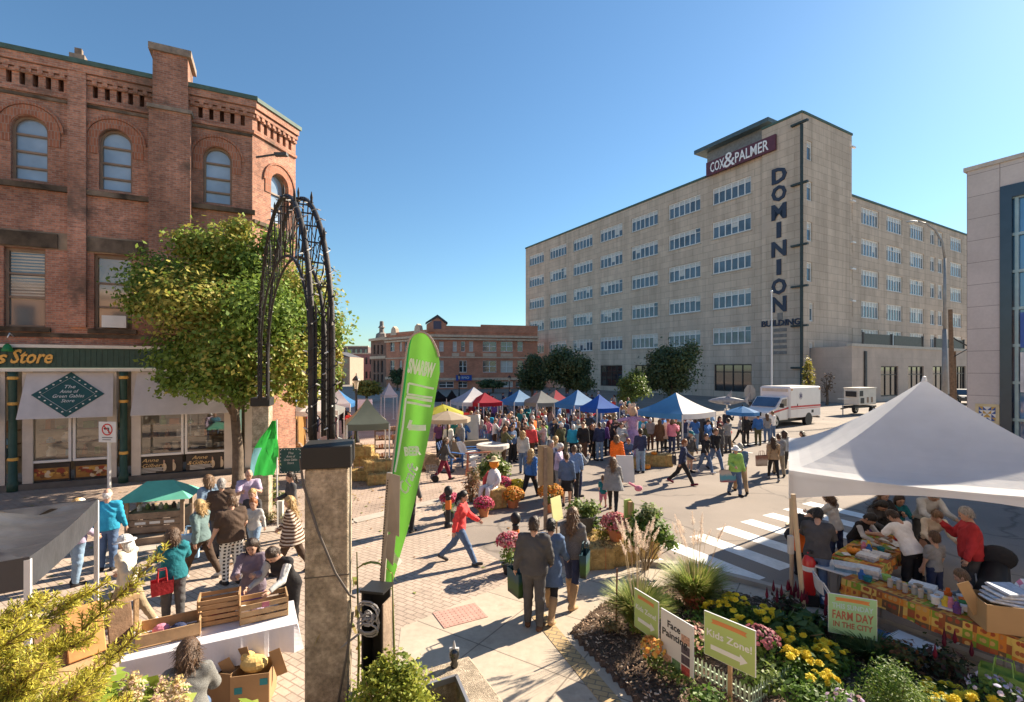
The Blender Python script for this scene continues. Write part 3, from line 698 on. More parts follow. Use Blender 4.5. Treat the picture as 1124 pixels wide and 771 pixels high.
  for k,z in enumerate((.95,1.45,1.95)):
   f.box(sh_,a + .1,c - .1,z - .02,z + .02,-1.5,-.9 + .2*(k == 0))
   u = a + .25
   while u < c - .3:
    hgt = rr.uniform(.1,.4); wd_ = rr.uniform(.1,.34); mi = rr.randrange(6)
    if rr.random() < .5: gd.lathe([(wd_*.5,0),(wd_*.55,hgt*.5),(wd_*.25,hgt*.8),(wd_*.3,hgt)],f(u + wd_/2,z + .025,-1.1),10,mi)
    else: f.box(gd,u,u + wd_,z + .022,z + hgt,-1.35,-1.0,mi)
    u += wd_ + rr.uniform(.05,.3)
  P(sh_.build('shop_shelf',mat('shelf_wood',(.3,.2,.12),.7,.2)))
  P(gd.build('shop_goods',[mat('goods_%s' % n_,c_,.6,.2) for n_,c_ in (('cream',(.72,.6,.42)),('rust',(.55,.22,.09)),('blue',(.2,.42,.6)),('white',(.8,.78,.72)),('green',(.2,.36,.14)),('brown',(.34,.19,.1)))]))
  b = MB(); f.box(b,a,c,zb1 + .02,zt_s - .002,-.05,-.002)
  P(b.build('transom_panel',strip))
  # sloping pale fabric blind above the windows
  b = MB(); zt2,zb2 = zt_s - .03,Z(456,80) - .02
  pts = [f(a + .12,zt2,.1),f(c - .12,zt2,.1),f(c - .02,zb2,.62),f(a + .02,zb2,.62)]
  b.add(pts + [p + Vector((0,0,-.03)) for p in pts],[(0,1,2,3),(7,6,5,4),(0,3,7,4),(1,5,6,2),(3,2,6,7)])
  o = P(b.build('awning',mat('awning_pale',(.70,.68,.68),.8,.06,3,trans=.25)))
  if ki == 0:
   nrm = (pts[1] - pts[0]).cross(pts[3] - pts[0]).normalized(); nrm = nrm if nrm.y < 0 else -nrm; upv = (pts[0] + pts[1] - pts[2] - pts[3]).normalized()
   cx = (pts[0] + pts[1] + pts[2] + pts[3])/4 + nrm*.02; xx = f.d; hw_,hh_ = 1.0,.82
   d = MB(); dq = [cx - xx*hw_,cx - upv*hh_,cx + xx*hw_,cx + upv*hh_]; d.add([q + nrm*.004 for q in dq] + [q - nrm*.02 for q in dq],[(0,1,2,3),(7,6,5,4),(0,4,5,1),(1,5,6,2),(2,6,7,3),(3,7,4,0)])
   ins = [cx + (q - cx)*.74 + nrm*.012 for q in dq]; 
   q = P(d.build('diamond_sign',mat('sign_green',(.02,.085,.085),.5,.1)))
   e = MB()
   for i in range(4):
    e.bar(ins[i],ins[(i + 1) % 4],.02,.006)
    for t_ in (.12,.3,.5,.7,.88):
     s0 = cx + (dq[i] - cx)*.87; s1 = cx + (dq[(i + 1) % 4] - cx)*.87; pp = s0.lerp(s1,t_) + nrm*.012; e.box(pp,(.05,.02,.04),rz=rad(25))
   wl = mat('sign_letter',(.7,.72,.7),.5,0)
   k = e.build('border',wl); k.parent = q; k.matrix_parent_inverse = Matrix()
   for i,(s_,wd_) in enumerate((('The',.3),('Anne of',.52),('Green Gables',.86),('Store',.36))):
    M = frame(cx + nrm*.02 + upv*(.27 - .17*i),xx,upv); k = text(s_,.17,None,wl,M, 'lettering',.003,.3,width=wd_); k.parent = q; k.matrix_parent_inverse = Matrix()
  # posters below the windows
  for j,(p0,p1) in enumerate(((a + .06,mid - .06),(mid + .06,c - .06))):
   b = MB(); f.box(b,p0,p1,.24,.86,-.05,.02); o = P(b.build('poster',mat('poster_dark',(.045,.038,.033),.5,.2)))
   if ki != 1:
    b = MB(); rr = random.Random(ki*3 + j)
    f.box(b,p0 + .04,p1 - .04,.3,.70,.021,.023,0)
    for k in range(26): b.ell(f(rr.uniform(p0 + .15,p1 - .15),rr.uniform(.36,.62),.024),(rr.uniform(.05,.13),.004,rr.uniform(.03,.09)),8,5,rr.randrange(1,5),M=Matrix.Rotation(math.atan2(.4306,.9026),3, 'Z'))
    q = b.build('picture',[mat('pic_ochre',(.36,.17,.04),.5,.3,5),mat('pic_brown',(.16,.07,.03),.5,.3),mat('pic_gold',(.6,.35,.08),.5,.3),mat('pic_cream',(.6,.48,.33),.5,.2),mat('pic_red',(.3,.06,.03),.5,.2)]); q.parent = o; q.matrix_parent_inverse = Matrix()
   else:
    q = text('Anne\n&Gilbert',.2,None,mat('poster_gold',(.72,.5,.22),.5,.1),f.M(p0 + (p1 - p0)*.3,.63,.026), 'lettering',.002,.35,width=.85); q.parent = o; q.matrix_parent_inverse = Matrix()
    b = MB()
    for k in range(4): f.box(b,p0 + .12,p0 + .12 + (.8,.7,.76,.5)[k],.42 - k*.05,.445 - k*.05,.021,.024)
    f_x = p1 - .3
    for s_ in (0,1): b.ell(f(f_x - s_*.3,.66,.024),(.05,.004,.065),8,6,1); b.ell(f(f_x - s_*.3,.45,.024),(.11,.004,.17),8,6,2)
    q = b.build('picture',[mat('pic_white',(.62,.6,.55),.5,.1),mat('pic_skin',(.5,.32,.22),.5,.1),mat('pic_cream',(.6,.48,.33),.5,.2)]); q.parent = o; q.matrix_parent_inverse = Matrix()
 return Fx,Fy
def shop_glass():
 if 'shop_glass' in _M: return _M['shop_glass']
 m = bpy.data.materials.new('shop_glass'); m.use_nodes = True; N,L = m.node_tree.nodes,m.node_tree.links
 N.remove(N['Principled BSDF']); t = N.new('ShaderNodeBsdfTransparent'); t.inputs[0].default_value = (.93,.95,.93,1)
 g = N.new('ShaderNodeBsdfGlossy'); g.inputs['Roughness'].default_value = .02
 fr = N.new('ShaderNodeFresnel'); fr.inputs[0].default_value = 2.5
 x = N.new('ShaderNodeMixShader'); L.new(fr.outputs[0],x.inputs[0]); L.new(t.outputs[0],x.inputs[1]); L.new(g.outputs[0],x.inputs[2]); L.new(x.outputs[0],N['Material Output'].inputs[0])
 _M['shop_glass'] = m; return m
FX,FY = store_building()
# low tail of the store building down the side street, with a pale awning
# ------------------------------------------------------------------ far street: brick block, small houses
RED2 = brick('red_brick_far',(.70,.26,.15),(.58,.2,.115),(.42,.30,.22),.5,.18,.02,big=.25,bump=.2,speck=.1)
PALE_T = mat('pale_terracotta',(.64,.47,.34),.85,.15,2)
def brick_block():
 K = V(-15.7,100); root = empty('market_brick_building',(K.x,K.y,0),0, 'long three storey red brick building with pale bands and a corner gable across the market', 'brick building')
 def P(o): o.parent = root; o.matrix_parent_inverse = Matrix.Translation((-K.x,-K.y,0)); return o
 A = Face(K,(18.6,5),(5,-18.6)); B = Face(K,(-13,12.6),(-12.6,-13)); zt = 11.7
 LB = B.u(424)
 gls = glass('far_glass',(.04,.05,.06),.08)
 def openings(F_,xs,rows):
  return [rect(*sorted((F_.u(a),F_.u(b))),F_.z(r1,F_.u(a)),F_.z(r0,F_.u(a))) for a,b in xs for r0,r1 in rows]
 xa = [(482,487),(497,501.5),(506,510.5),(515,519.5),(530,545),(549.5,563),(568,574)]
 rows = ((375,386),(396,409))
 shops = [(503,513,419,430),(530,545,419,431),(549,563,419,431),(566,575,419,431),(482,498,419,431)]
 hA = openings(A,xa,rows[:1]) + openings(A,[xa[0],(504,512.5)] + xa[4:],rows[1:]) + [rect(A.u(a),A.u(b),max(.3,A.z(y1,A.u(a))),A.z(y0,A.u(a))) for a,b,y0,y1 in shops]
 xb = [(428,433),(438,441),(444,447),(450,453),(457,460),(464,467)]
 hB = openings(B,xb,rows)
 w = MB(); w.holed(rect(0,A.u(590),0,zt),hA,lambda a,b,c: A(a,b,c),.4); w.holed(rect(0,LB,0,zt),hB,lambda a,b,c: B(a,b,c),.4)
 A.box(w,0,A.u(590),zt,zt + .02,-12,0); P(w.build('brick_wall',RED2))
 for F_,hs in ((A,hA),(B,hB)):
  for h in hs:
   u0,u1,z0,z1 = h[0][0],h[1][0],h[0][1],h[2][1]; m = MB(); n = 2 if u1 - u0 > 1.6 else 1
   for k in range(n + 1): x = u0 + (u1 - u0)*k/n; F_.box(m,x - .07,x + .07,z0,z1,-.32,-.2)
   for z in (z0,(z0 + z1)/2,z1 - .1): F_.box(m,u0,u1,z,z + .1,-.31,-.21)
   o = P(m.build('window',FRAME_W)); g = MB(); g.quad(F_(u0,z0,-.3),F_(u1,z0,-.3),F_(u1,z1,-.3),F_(u0,z1,-.3)); q = g.build('pane',GL_BLIND if R.random() < .3 else gls); q.parent = o
 p = MB()
 for F_,L in ((A,A.u(590)),(B,LB)):
  zz = lambda y: ZAT(y,100)
  F_.box(p,-.3,L,zz(373),zz(371),.003,.5); F_.box(p,-.4,L,zz(370),zz(367.5),.003,.8); F_.box(p,-.1,L,zz(418),zz(415),.003,.35); F_.box(p,-.1,L,zz(393),zz(391.6),.003,.2)
 P(p.build('cornice',PALE_T))
 p = MB(); A.box(p,0,A.u(590),zt + .02,zt + 1.3,-.5,.1); B.box(p,0,LB,zt + .02,zt + .6,-.5,.1); A.box(p,A.u(528),A.u(590),zt + 1.3,zt + 1.7,-.5,.1); P(p.build('parapet',RED2))
 p = MB(); gu0,gu1,gm = A.u(469),A.u(490),A.u(480); p.prism([(gu0,zt),(gu1,zt),(gu1,zt + 1.6),(gm,zt + 3.0),(gu0,zt + 1.6)],2,lambda a,b,c: A(a,b,.2 - c)); P(p.build('gable',RED2))
 p = MB(); p.prism([(gu0 - .2,zt + 1.6),(gm,zt + 3.02),(gu1 + .2,zt + 1.6),(gu1 + .2,zt + 2.0),(gm,zt + 3.5),(gu0 - .2,zt + 2.0)],2.4,lambda a,b,c: A(a,b,.4 - c)); P(p.build('gable_roof',mat('slate',(.08,.08,.09),.8,.2)))
 p = MB(); A.box(p,gm - .8,gm + .8,zt + .6,zt + 2.2,.2,.26); P(p.build('gable_window',mat('gable_dark',(.1,.08,.12),.4,.1)))
 p = MB()
 for x in (459,433): u = B.u(x); p.prism([(u - 1.2,zt),(u + 1.2,zt),(u + .8,zt + 1.5),(u,zt + 2.0),(u - .8,zt + 1.5)],.8,lambda a,b,c: B(a,b,.3 - c))
 P(p.build('dormer_gable',PALE_T))
 p = MB()
 for a,b in xa[4:6] + [(496,504),(512,521)]: u0,u1 = A.u(a),A.u(b); A.box(p,u0,u1,ZAT(391.2,100),ZAT(387.5,100),.004,.1)
 P(p.build('relief_panel',PALE_T))
 p = MB(); p.prism(rect(A.u(500),A.u(517),ZAT(418,100),ZAT(412,100)),.3,lambda a,b,c: A(a,b,.9 - c)); P(p.build('bank_sign',mat('bank_blue',(.01,.07,.33),.4,.1)))
 P(text('BMO',.75,None,FRAME_W,A.M(A.u(510),ZAT(415,100),.92), 'lettering',.02)); p = MB(); p.lathe([(.35,0),(.35,.02)],(0,0,0),12)
 # corner pavilion with its own chimney-like spire
 T0 = B(LB,0); C_ = Face(T0,(-.62,.78),(-.78,-.62)); L = C_.u(407); zt2 = C_.z(373,0); hs = openings(C_,[(410,412),(414,416),(418,420.5)],((379,389),(396,409),(411,420)))
 w = MB(); w.holed(rect(0,L,0,zt2),hs,lambda a,b,c: C_(a,b,c),.4); C_.box(w,0,L,zt2,zt2 + .05,-8,0); P(w.build('pavilion_wall',brick('brown_brick_far',(.32,.17,.12),(.26,.14,.10),(.2,.15,.12),.5,.18,.02)))
 for h in hs: g = MB(); g.quad(*[C_(a,b,-.3) for a,b in h]); P(g.build('pane',gls))
 p = MB(); C_.box(p,-.2,L + .2,zt2,zt2 + .6,-1,.5); C_.box(p,0,L,ZAT(394,115),ZAT(391,115),.003,.3); P(p.build('cornice',_M['pale_terracotta']))
 p = MB(); q = C_(C_.u(414.5),0,-1); p.lathe([(1.5,zt2 + .6),(1.3,zt2 + 1.6),(.6,zt2 + 2.0),(.55,zt2 + 3),(.9,zt2 + 3.1),(.5,zt2 + 3.6),(.45,zt2 + 4.6),(.1,zt2 + 4.7)],(q.x,q.y,0),8); P(p.build('spire',mat('spire_grey',(.22,.2,.18),.8,.3)))
 return root
brick_block()
def far_house(px0,px1,d,ytop,wallm,label,roofh=0,rows=2,n=4,name='far_building'):
 x0,x1 = XAT(px0,d),XAT(px1,d); zt = ZAT(ytop,d); root = empty(name,((x0 + x1)/2,d,0),0,label, 'building')
 w = x1 - x0; F_ = Face((-w/2,0),(1,0),(0,-1)); hs = [rect(w*(k + .25)/n,w*(k + .75)/n,zt*(r + .3)/rows,zt*(r + .78)/rows) for k in range(n) for r in range(rows)]
 b = MB(); b.holed(rect(0,w,0,zt),hs,lambda a,c,e: F_(a,c,e),.3); F_.box(b,0,w,zt - .01,zt,-12,0); F_.box(b,w - .02,w,0,zt,-12,-.01); F_.box(b,0,.02,0,zt,-12,-.01); b.build('wall',wallm,root)
 for h in hs: g = MB(); g.quad(*[F_(a,c,-.2) for a,c in h]); g.build('window',_M['far_glass'],root)
 if roofh: b = MB(); b.prism([(0,zt),(w,zt),(w*.8,zt + roofh),(w*.2,zt + roofh)],11,lambda a,c,e: F_(a,c,.2 - e)); b.build('roof',_M['slate'],root)
 else: b = MB(); F_.box(b,-.1,w + .1,zt,zt + .4,-.6,.25); b.build('cornice',PALE_T,root)
far_house(386,409,150,389,mat('pink_wall',(.42,.19,.17),.9,.15), 'low pink building with a row of windows far down the street',0,2,5)
far_house(372,404,190,381,mat('dark_brick_wall',(.17,.12,.11),.9,.15), 'dark flat roofed building behind the pink one far down the street',0,3,6)
far_house(300,384,130,392,mat('buff_wall',(.33,.25,.19),.9,.15), 'buff coloured building showing through the maple branches down the street',1.5,3,8)

# unseen buildings behind the viewer, added to bounce warm light, mirrored in shop windows
def across(x0,x1,y,h,wm,label,storeys):
 root = empty('bounce_building',((x0 + x1)/2,y,0),0,label, 'building'); w = x1 - x0; F_ = Face((-w/2,0),(1,0),(0,1)); n = int(w/3.2)
 hs = [rect(w*(k + .3)/n,w*(k + .7)/n,h*(r + .3)/storeys,h*(r + .75)/storeys) for k in range(n) for r in range(storeys)]
 b = MB(); b.holed(rect(0,w,0,h),hs,lambda a,c,e: F_(a,c,e),.3); F_.box(b,0,w,h - .01,h,-10,0); F_.box(b,0,.02,0,h,-10,-.01); F_.box(b,w - .02,w,0,h,-10,-.01); b.build('wall',wm,root)
 for q in hs: g = MB(); g.quad(*[F_(a,c,-.25) for a,c in q]); g.build('window',_M['far_glass'],root)
 b = MB(); F_.box(b,-.1,w + .1,h,h + .5,-.6,.35); b.build('cornice',PALE_T,root)
CREAM_W = mat('cream_render',(.66,.55,.42),.9,.12,2)
across(-62,-22,-15,13,CREAM_W, 'unseen cream rendered row of shops added to bounce light into the square',3); across(-21.5,8,-17,11,brick('orange_brick',(.58,.30,.18),(.50,.25,.15),(.5,.4,.3),.22,.075,.01), 'unseen low orange brick hall added to bounce light, mirrored in windows',2); across(8.5,48,-16,14,CREAM_W, 'unseen tall cream rendered office added to bounce light into the square',4)
# ------------------------------------------------------------------ trees
def leaf_cloud(clumps,n,size,seed,nm=3,flat=.5,shell=.55,aspect=.62):
 """n leaf faces spread through the clumps (centre, radii); returns vertex, face, material arrays"""
 g = np.random.default_rng(seed); C = np.array([c[:3] for c in clumps]); Rr = np.array([[c[3],c[3],c[4] if len(c) > 4 else c[3]*.8] for c in clumps])
 wgt = (Rr[:,0] ** 2*Rr[:,2]) ** .75; k = g.choice(len(clumps),n,p=wgt/wgt.sum())
 d = g.normal(size=(n,3)); d /= np.linalg.norm(d,axis=1,keepdims=True); r = g.random(n) ** shell
 r *= 1 + .18*np.sin(d[:,0]*5 + k)*np.sin(d[:,1]*6 + 2*k) + .15*g.normal(size=n)
 p = C[k] + d*Rr[k]*r[:,None]
 nr = d*.7 + g.normal(size=(n,3))*.6; nr[:,2] += flat; nr /= np.linalg.norm(nr,axis=1,keepdims=True)
 t = np.cross(nr,g.normal(size=(n,3))); t /= np.linalg.norm(t,axis=1,keepdims=True); b = np.cross(nr,t)
 s = (size*(.6 + .8*g.random(n)))[:,None]
 q = np.stack([p - t*s*.5,p + b*s*aspect*.5 - nr*s*.08,p + t*s*.5,p - b*s*aspect*.5 - nr*s*.08],1).reshape(-1,3)
 f = np.arange(4*n).reshape(-1,4)
 m = np.clip(((k*7919) % 97/97*nm*.6 + g.random(n)*nm*.5),0,nm - .01).astype('i')
 return q,f,m
def np_mesh(name,q,f,m,mats,parent=None,uv=False):
 me = bpy.data.meshes.new(name); nv,nf = len(q),len(f); me.vertices.add(nv); me.vertices.foreach_set('co',np.asarray(q, 'f').ravel())
 kk = f.shape[1]; me.loops.add(nf*kk); me.loops.foreach_set('vertex_index',np.asarray(f, 'i').ravel())
 me.polygons.add(nf); me.polygons.foreach_set('loop_start',np.arange(0,nf*kk,kk,dtype='i')); me.polygons.foreach_set('material_index',np.asarray(m, 'i'))
 for x in mats: me.materials.append(x)
 me.update(calc_edges=True); o = bpy.data.objects.new(name,me); COL.objects.link(o)
 if parent: o.parent = parent
 return o
def leafmat(name,col,tr=.35): return mat(name,col,.55,.25,1.2,spec=.3,trans=tr)
MAPLE = [leafmat('maple_dark',(.13,.21,.035)),leafmat('maple_mid',(.22,.31,.055)),leafmat('maple_gold',(.40,.36,.08))]
DARKG = [leafmat('dark_leaf',(.065,.10,.042),.2),leafmat('dark_leaf_b',(.095,.135,.05),.2),leafmat('dark_leaf_c',(.10,.13,.05),.25)]
LIGHTG = [leafmat('light_leaf',(.12,.18,.035)),leafmat('light_leaf_b',(.19,.25,.06)),leafmat('light_leaf_c',(.08,.13,.03))]
YELG = [leafmat('yellow_leaf',(.34,.28,.05)),leafmat('yellow_leaf_b',(.24,.24,.05)),leafmat('yellow_leaf_c',(.42,.33,.08))]
BARK = mat('bark',(.13,.10,.075),.95,.35,6,1.0,25)
def tree(name,label,cat,base,trunk_h,trunk_r,clumps,n,size,leaves,seed,lean=(0,0),limbs=9,group=None):
 """clumps are given in metres relative to the base"""
 root = empty(name,base,0,label,cat,group); rr = random.Random(seed)
 t = MB(); top = Vector((lean[0],lean[1],trunk_h)); pts = [Vector((0,0,-.05)),Vector((0,0,.12)),top*.35 + Vector((.05,.03,0)),top*.7,top]
 t.tube(pts,[trunk_r*1.5,trunk_r*1.15,trunk_r,trunk_r*.85,trunk_r*.7],10)
 cs = sorted(clumps,key=lambda c: -c[3])[:limbs]
 for c in cs:
  e = Vector(c[:3]); s = top*rr.uniform(.6,1.0); mid = s.lerp(e,.5) + Vector((rr.uniform(-.2,.2),rr.uniform(-.2,.2),-.15))*(e - s).length*.3
  t.tube([s,mid,e],[trunk_r*.5,trunk_r*.33,trunk_r*.1],6)
  for k in range(3):
   e2 = e + Vector((rr.gauss(0,1),rr.gauss(0,1),rr.gauss(0,.7)))*c[3]*.5; t.tube([mid.lerp(e,.5),e2],[trunk_r*.2,trunk_r*.05],5)
 t.build('trunk',BARK,root,smooth=True)
 q,f,m = leaf_cloud(clumps,n,size,seed); np_mesh('crown',q,f,m,leaves,root)
 return root
mb_ = V(XAT(261,17.4),17.4,0); rr = random.Random(3); cl = []
for (x,y,r,dd) in ((180,312,44,0),(238,274,34,.4),(275,296,42,.8),(215,335,50,-.9),(158,332,24,-.2),(290,345,50,-1.1),(330,322,42,.9),(252,388,46,-1.3),(200,392,36,-.6),(312,392,46,-.4),
       (352,362,34,.7),(343,412,30,1.2),(290,424,24,-1.2),(190,420,20,-1.3),(240,330,52,1.6),(290,390,50,1.8),(220,425,20,-1.6),(330,432,20,.5),(206,268,22,0),(300,268,24,.6),(262,252,18,.2),(236,420,26,-1.6),(265,432,20,-1.4)):
 d = 17.2 + dd; cl.append((XAT(x,d) - mb_.x,d - mb_.y,ZAT(y,d),r*d/F,r*d/F*.82))
tree('maple_tree', 'broad maple with green and gold leaves in front of the brick store corner', 'tree',mb_,3.6,.17,cl,56000,.155,MAPLE,11,(-.2,.1))
def round_clumps(w,h,z0,seed,k=12):
 rr = random.Random(seed); o = [(0,0,z0 + h*.5,w*.36,h*.38)]
 for i in range(k):
  a = rr.uniform(0,2*PI); q = rr.uniform(.18,.36)*w; z = z0 + h*rr.uniform(.2,.86); q *= 1 - abs((z - z0)/h - .45)*.8
  o.append((math.cos(a)*q,math.sin(a)*q,z,w*rr.uniform(.13,.21),h*rr.uniform(.12,.2)))
 return o
def ptree(px,d,yt,yb,wpx,label,leaves,n,size,seed,name='street_tree',group=None):
 w = wpx*d/F; z1,z0 = ZAT(yt,d),max(.7,ZAT(yb,d)); 
 return tree(name,label, 'tree',(XAT(px,d),d,0),z0 + (z1 - z0)*.4,.12 + w*.012,round_clumps(w,z1 - z0,z0,seed),n,size,leaves,seed,group=group)
ptree(584,66,389,432,46, 'smaller dark leafy tree at the far end of the stone office block',DARKG,9000,.3,21)
ptree(622,60,377,433,72, 'broad dark leafy tree in front of the stone office block behind the blue tents',DARKG,15000,.3,22)
ptree(738,52,370,440,76, 'dark leafy tree beside the blue and white tent, by the tall shop window',DARKG,15000,.26,23)
ptree(693,43,404,448,44, 'small light green tree between the blue tents',LIGHTG,7000,.19,24)
ptree(541,85,416,436,40, 'low dark rounded tree under the blue bank sign',DARKG,3000,.4,25)
ptree(402,62,417,440,40, 'low yellow green tree behind the banner on the lamp post',YELG,3000,.32,26)
ptree(436,95,404,425,26, 'dark tree against the brick building, partly behind the feather flag',DARKG,1800,.4,27)
ptree(366,40,352,455,30, 'narrow yellowing tree beyond the iron arch',YELG,4500,.26,28)
ptree(889,56,390,442,17, 'thin pale green sapling against the stone tower',YELG,700,.26,29, 'sapling')
ptree(908,57,405,446,20, 'nearly bare brown sapling beside the stone tower',[leafmat('dry_leaf',(.15,.08,.04)),leafmat('dry_leaf_b',(.1,.06,.03)),leafmat('dry_leaf_c',(.2,.12,.05))],160,.22,30, 'sapling')
# ------------------------------------------------------------------ people: one continuous body, hair and clothes as its children
def surface_nets(fn,lo,hi,h):
 """numpy surface nets of the signed distance fn(P) over a box; returns vertices and quads"""
 n = [int(math.ceil((hi[i] - lo[i])/h)) + 1 for i in range(3)]
 ax = [lo[i] + h*np.arange(n[i]) for i in range(3)]
 # a coarse pass finds the cells near the surface; only those are sampled finely
 q = 4; cx = [lo[i] + h*q*np.arange((n[i] + q - 1) // q + 1) for i in range(3)]; C = np.stack(np.meshgrid(*cx,indexing='ij'),-1)
 Dc = fn(C.reshape(-1,3)).reshape(C.shape[:3]); ix = [np.minimum((np.arange(k) + q // 2) // q,len(c) - 1) for k,c in zip(n,cx)]; D = Dc[np.ix_(*ix)]
 near_ = np.abs(D) < h*q*1.25 + .02; I = np.argwhere(near_); D[near_] = fn(np.array(lo) + I*h)
 s = D < 0; cs = np.zeros([k - 1 for k in n], 'i'); corners = [(a,b,c) for a in (0,1) for b in (0,1) for c in (0,1)]
 sl = lambda a,k: slice(a,k - 1 + a)
 for a,b,c in corners: cs += s[sl(a,n[0]),sl(b,n[1]),sl(c,n[2])]
 act = (cs > 0) & (cs < 8); idx = np.full(act.shape,-1, 'i'); I = np.argwhere(act); idx[act] = np.arange(len(I))
 acc = np.zeros((len(I),3)); cnt = np.zeros(len(I))
 for i,a in enumerate(corners):
  for b in corners[i + 1:]:
   if sum(abs(x - y) for x,y in zip(a,b)) != 1: continue
   da = D[I[:,0] + a[0],I[:,1] + a[1],I[:,2] + a[2]]; db = D[I[:,0] + b[0],I[:,1] + b[1],I[:,2] + b[2]]
   x = (da < 0) != (db < 0); t = np.where(x,da/np.where(x,da - db,1),0)[:,None]
   acc += np.where(x[:,None],np.array(a) + (np.array(b) - np.array(a))*t,0); cnt += x
 Vv = np.array(lo) + (I + acc/cnt[:,None])*h
 Q = []
 for ax_ in range(3):
  o = [0,0,0]; o[ax_] = 1; u,v = [k for k in range(3) if k != ax_]
  S0 = [slice(0,n[k] - 1) if k == ax_ else slice(1,n[k] - 1) for k in range(3)]; S1 = [slice(1,n[k]) if k == ax_ else slice(1,n[k] - 1) for k in range(3)]
  a,b = s[tuple(S0)],s[tuple(S1)]; E = np.argwhere(a != b)
  if not len(E): continue
  flip = a[tuple(E.T)]; E = E + np.array([0 if k == ax_ else 1 for k in range(3)])
  def at(du,dv): J = E.copy(); J[:,u] -= du; J[:,v] -= dv; return idx[tuple(J.T)]
  q = np.stack([at(0,0),at(1,0),at(1,1),at(0,1)],1); fl = flip if ax_ != 1 else ~flip; q[~fl] = q[~fl][:, ::-1]; Q.append(q)
 return Vv,np.concatenate(Q) if Q else np.zeros((0,4), 'i')
def cap(P,a,b,ra,rb):
 a,b = np.asarray(a,float),np.asarray(b,float); d = b - a; t = np.clip(((P - a) @ d)/max(d @ d,1e-9),0,1)
 return np.linalg.norm(P - a - t[:,None]*d,axis=1) - (ra + (rb - ra)*t)
def elp(P,c,r):
 q = (P - np.asarray(c))/np.asarray(r); k = np.linalg.norm(q,axis=1); return (k - 1)*min(r)
def sm(a,b,k=.03):
 h = np.maximum(k - np.abs(a - b),0)/k; return np.minimum(a,b) - h*h*k*.25

POSES = {  # hipL kneeL hipR kneeR, (shoulder, spread, elbow, inward) left / right, lean, head pitch
 'stand': (2,3,-2,3,(4,8,14,0),(2,9,18,0),1,0), 'relaxed': (8,14,-4,2,(-4,10,20,0),(10,10,35,.2),2,6),
 'folded': (3,3,-3,4,(22,12,95,.75),(20,12,98,.75),-1,2), 'phone': (1,3,4,10,(5,8,15,0),(35,10,100,.35),3,16),
 'walk': (26,8,-20,14,(-22,8,18,0),(22,8,26,0),5,2), 'stride': (-24,22,28,4,(26,8,30,0),(-20,9,12,0),6,3),
 'carry': (14,8,-12,10,(2,9,12,0),(6,10,70,.3),4,4), 'reach': (6,8,-4,4,(45,8,40,.2),(38,8,48,.2),14,18),
 'lean': (4,8,-2,6,(40,8,38,.15),(34,10,45,.2),30,22), 'stoop': (22,18,16,14,(55,8,25,.1),(50,8,30,.1),45,18),
 'sit': (84,86,80,84,(28,10,55,.25),(26,10,60,.3),12,14), 'hold': (3,4,-3,5,(40,10,70,.45),(40,10,72,.45),4,14),
 'hips': (6,4,-6,4,(-18,38,80,.2),(-18,38,80,.2),2,-2), 'squat': (95,120,80,118,(40,12,50,.2),(36,12,55,.2),25,8),
 'arms_out': (3,2,-3,2,(6,76,8,0),(6,76,8,0),0,0), 'pull': (22,6,-22,16,(-34,8,6,0),(20,8,30,0),8,2)}
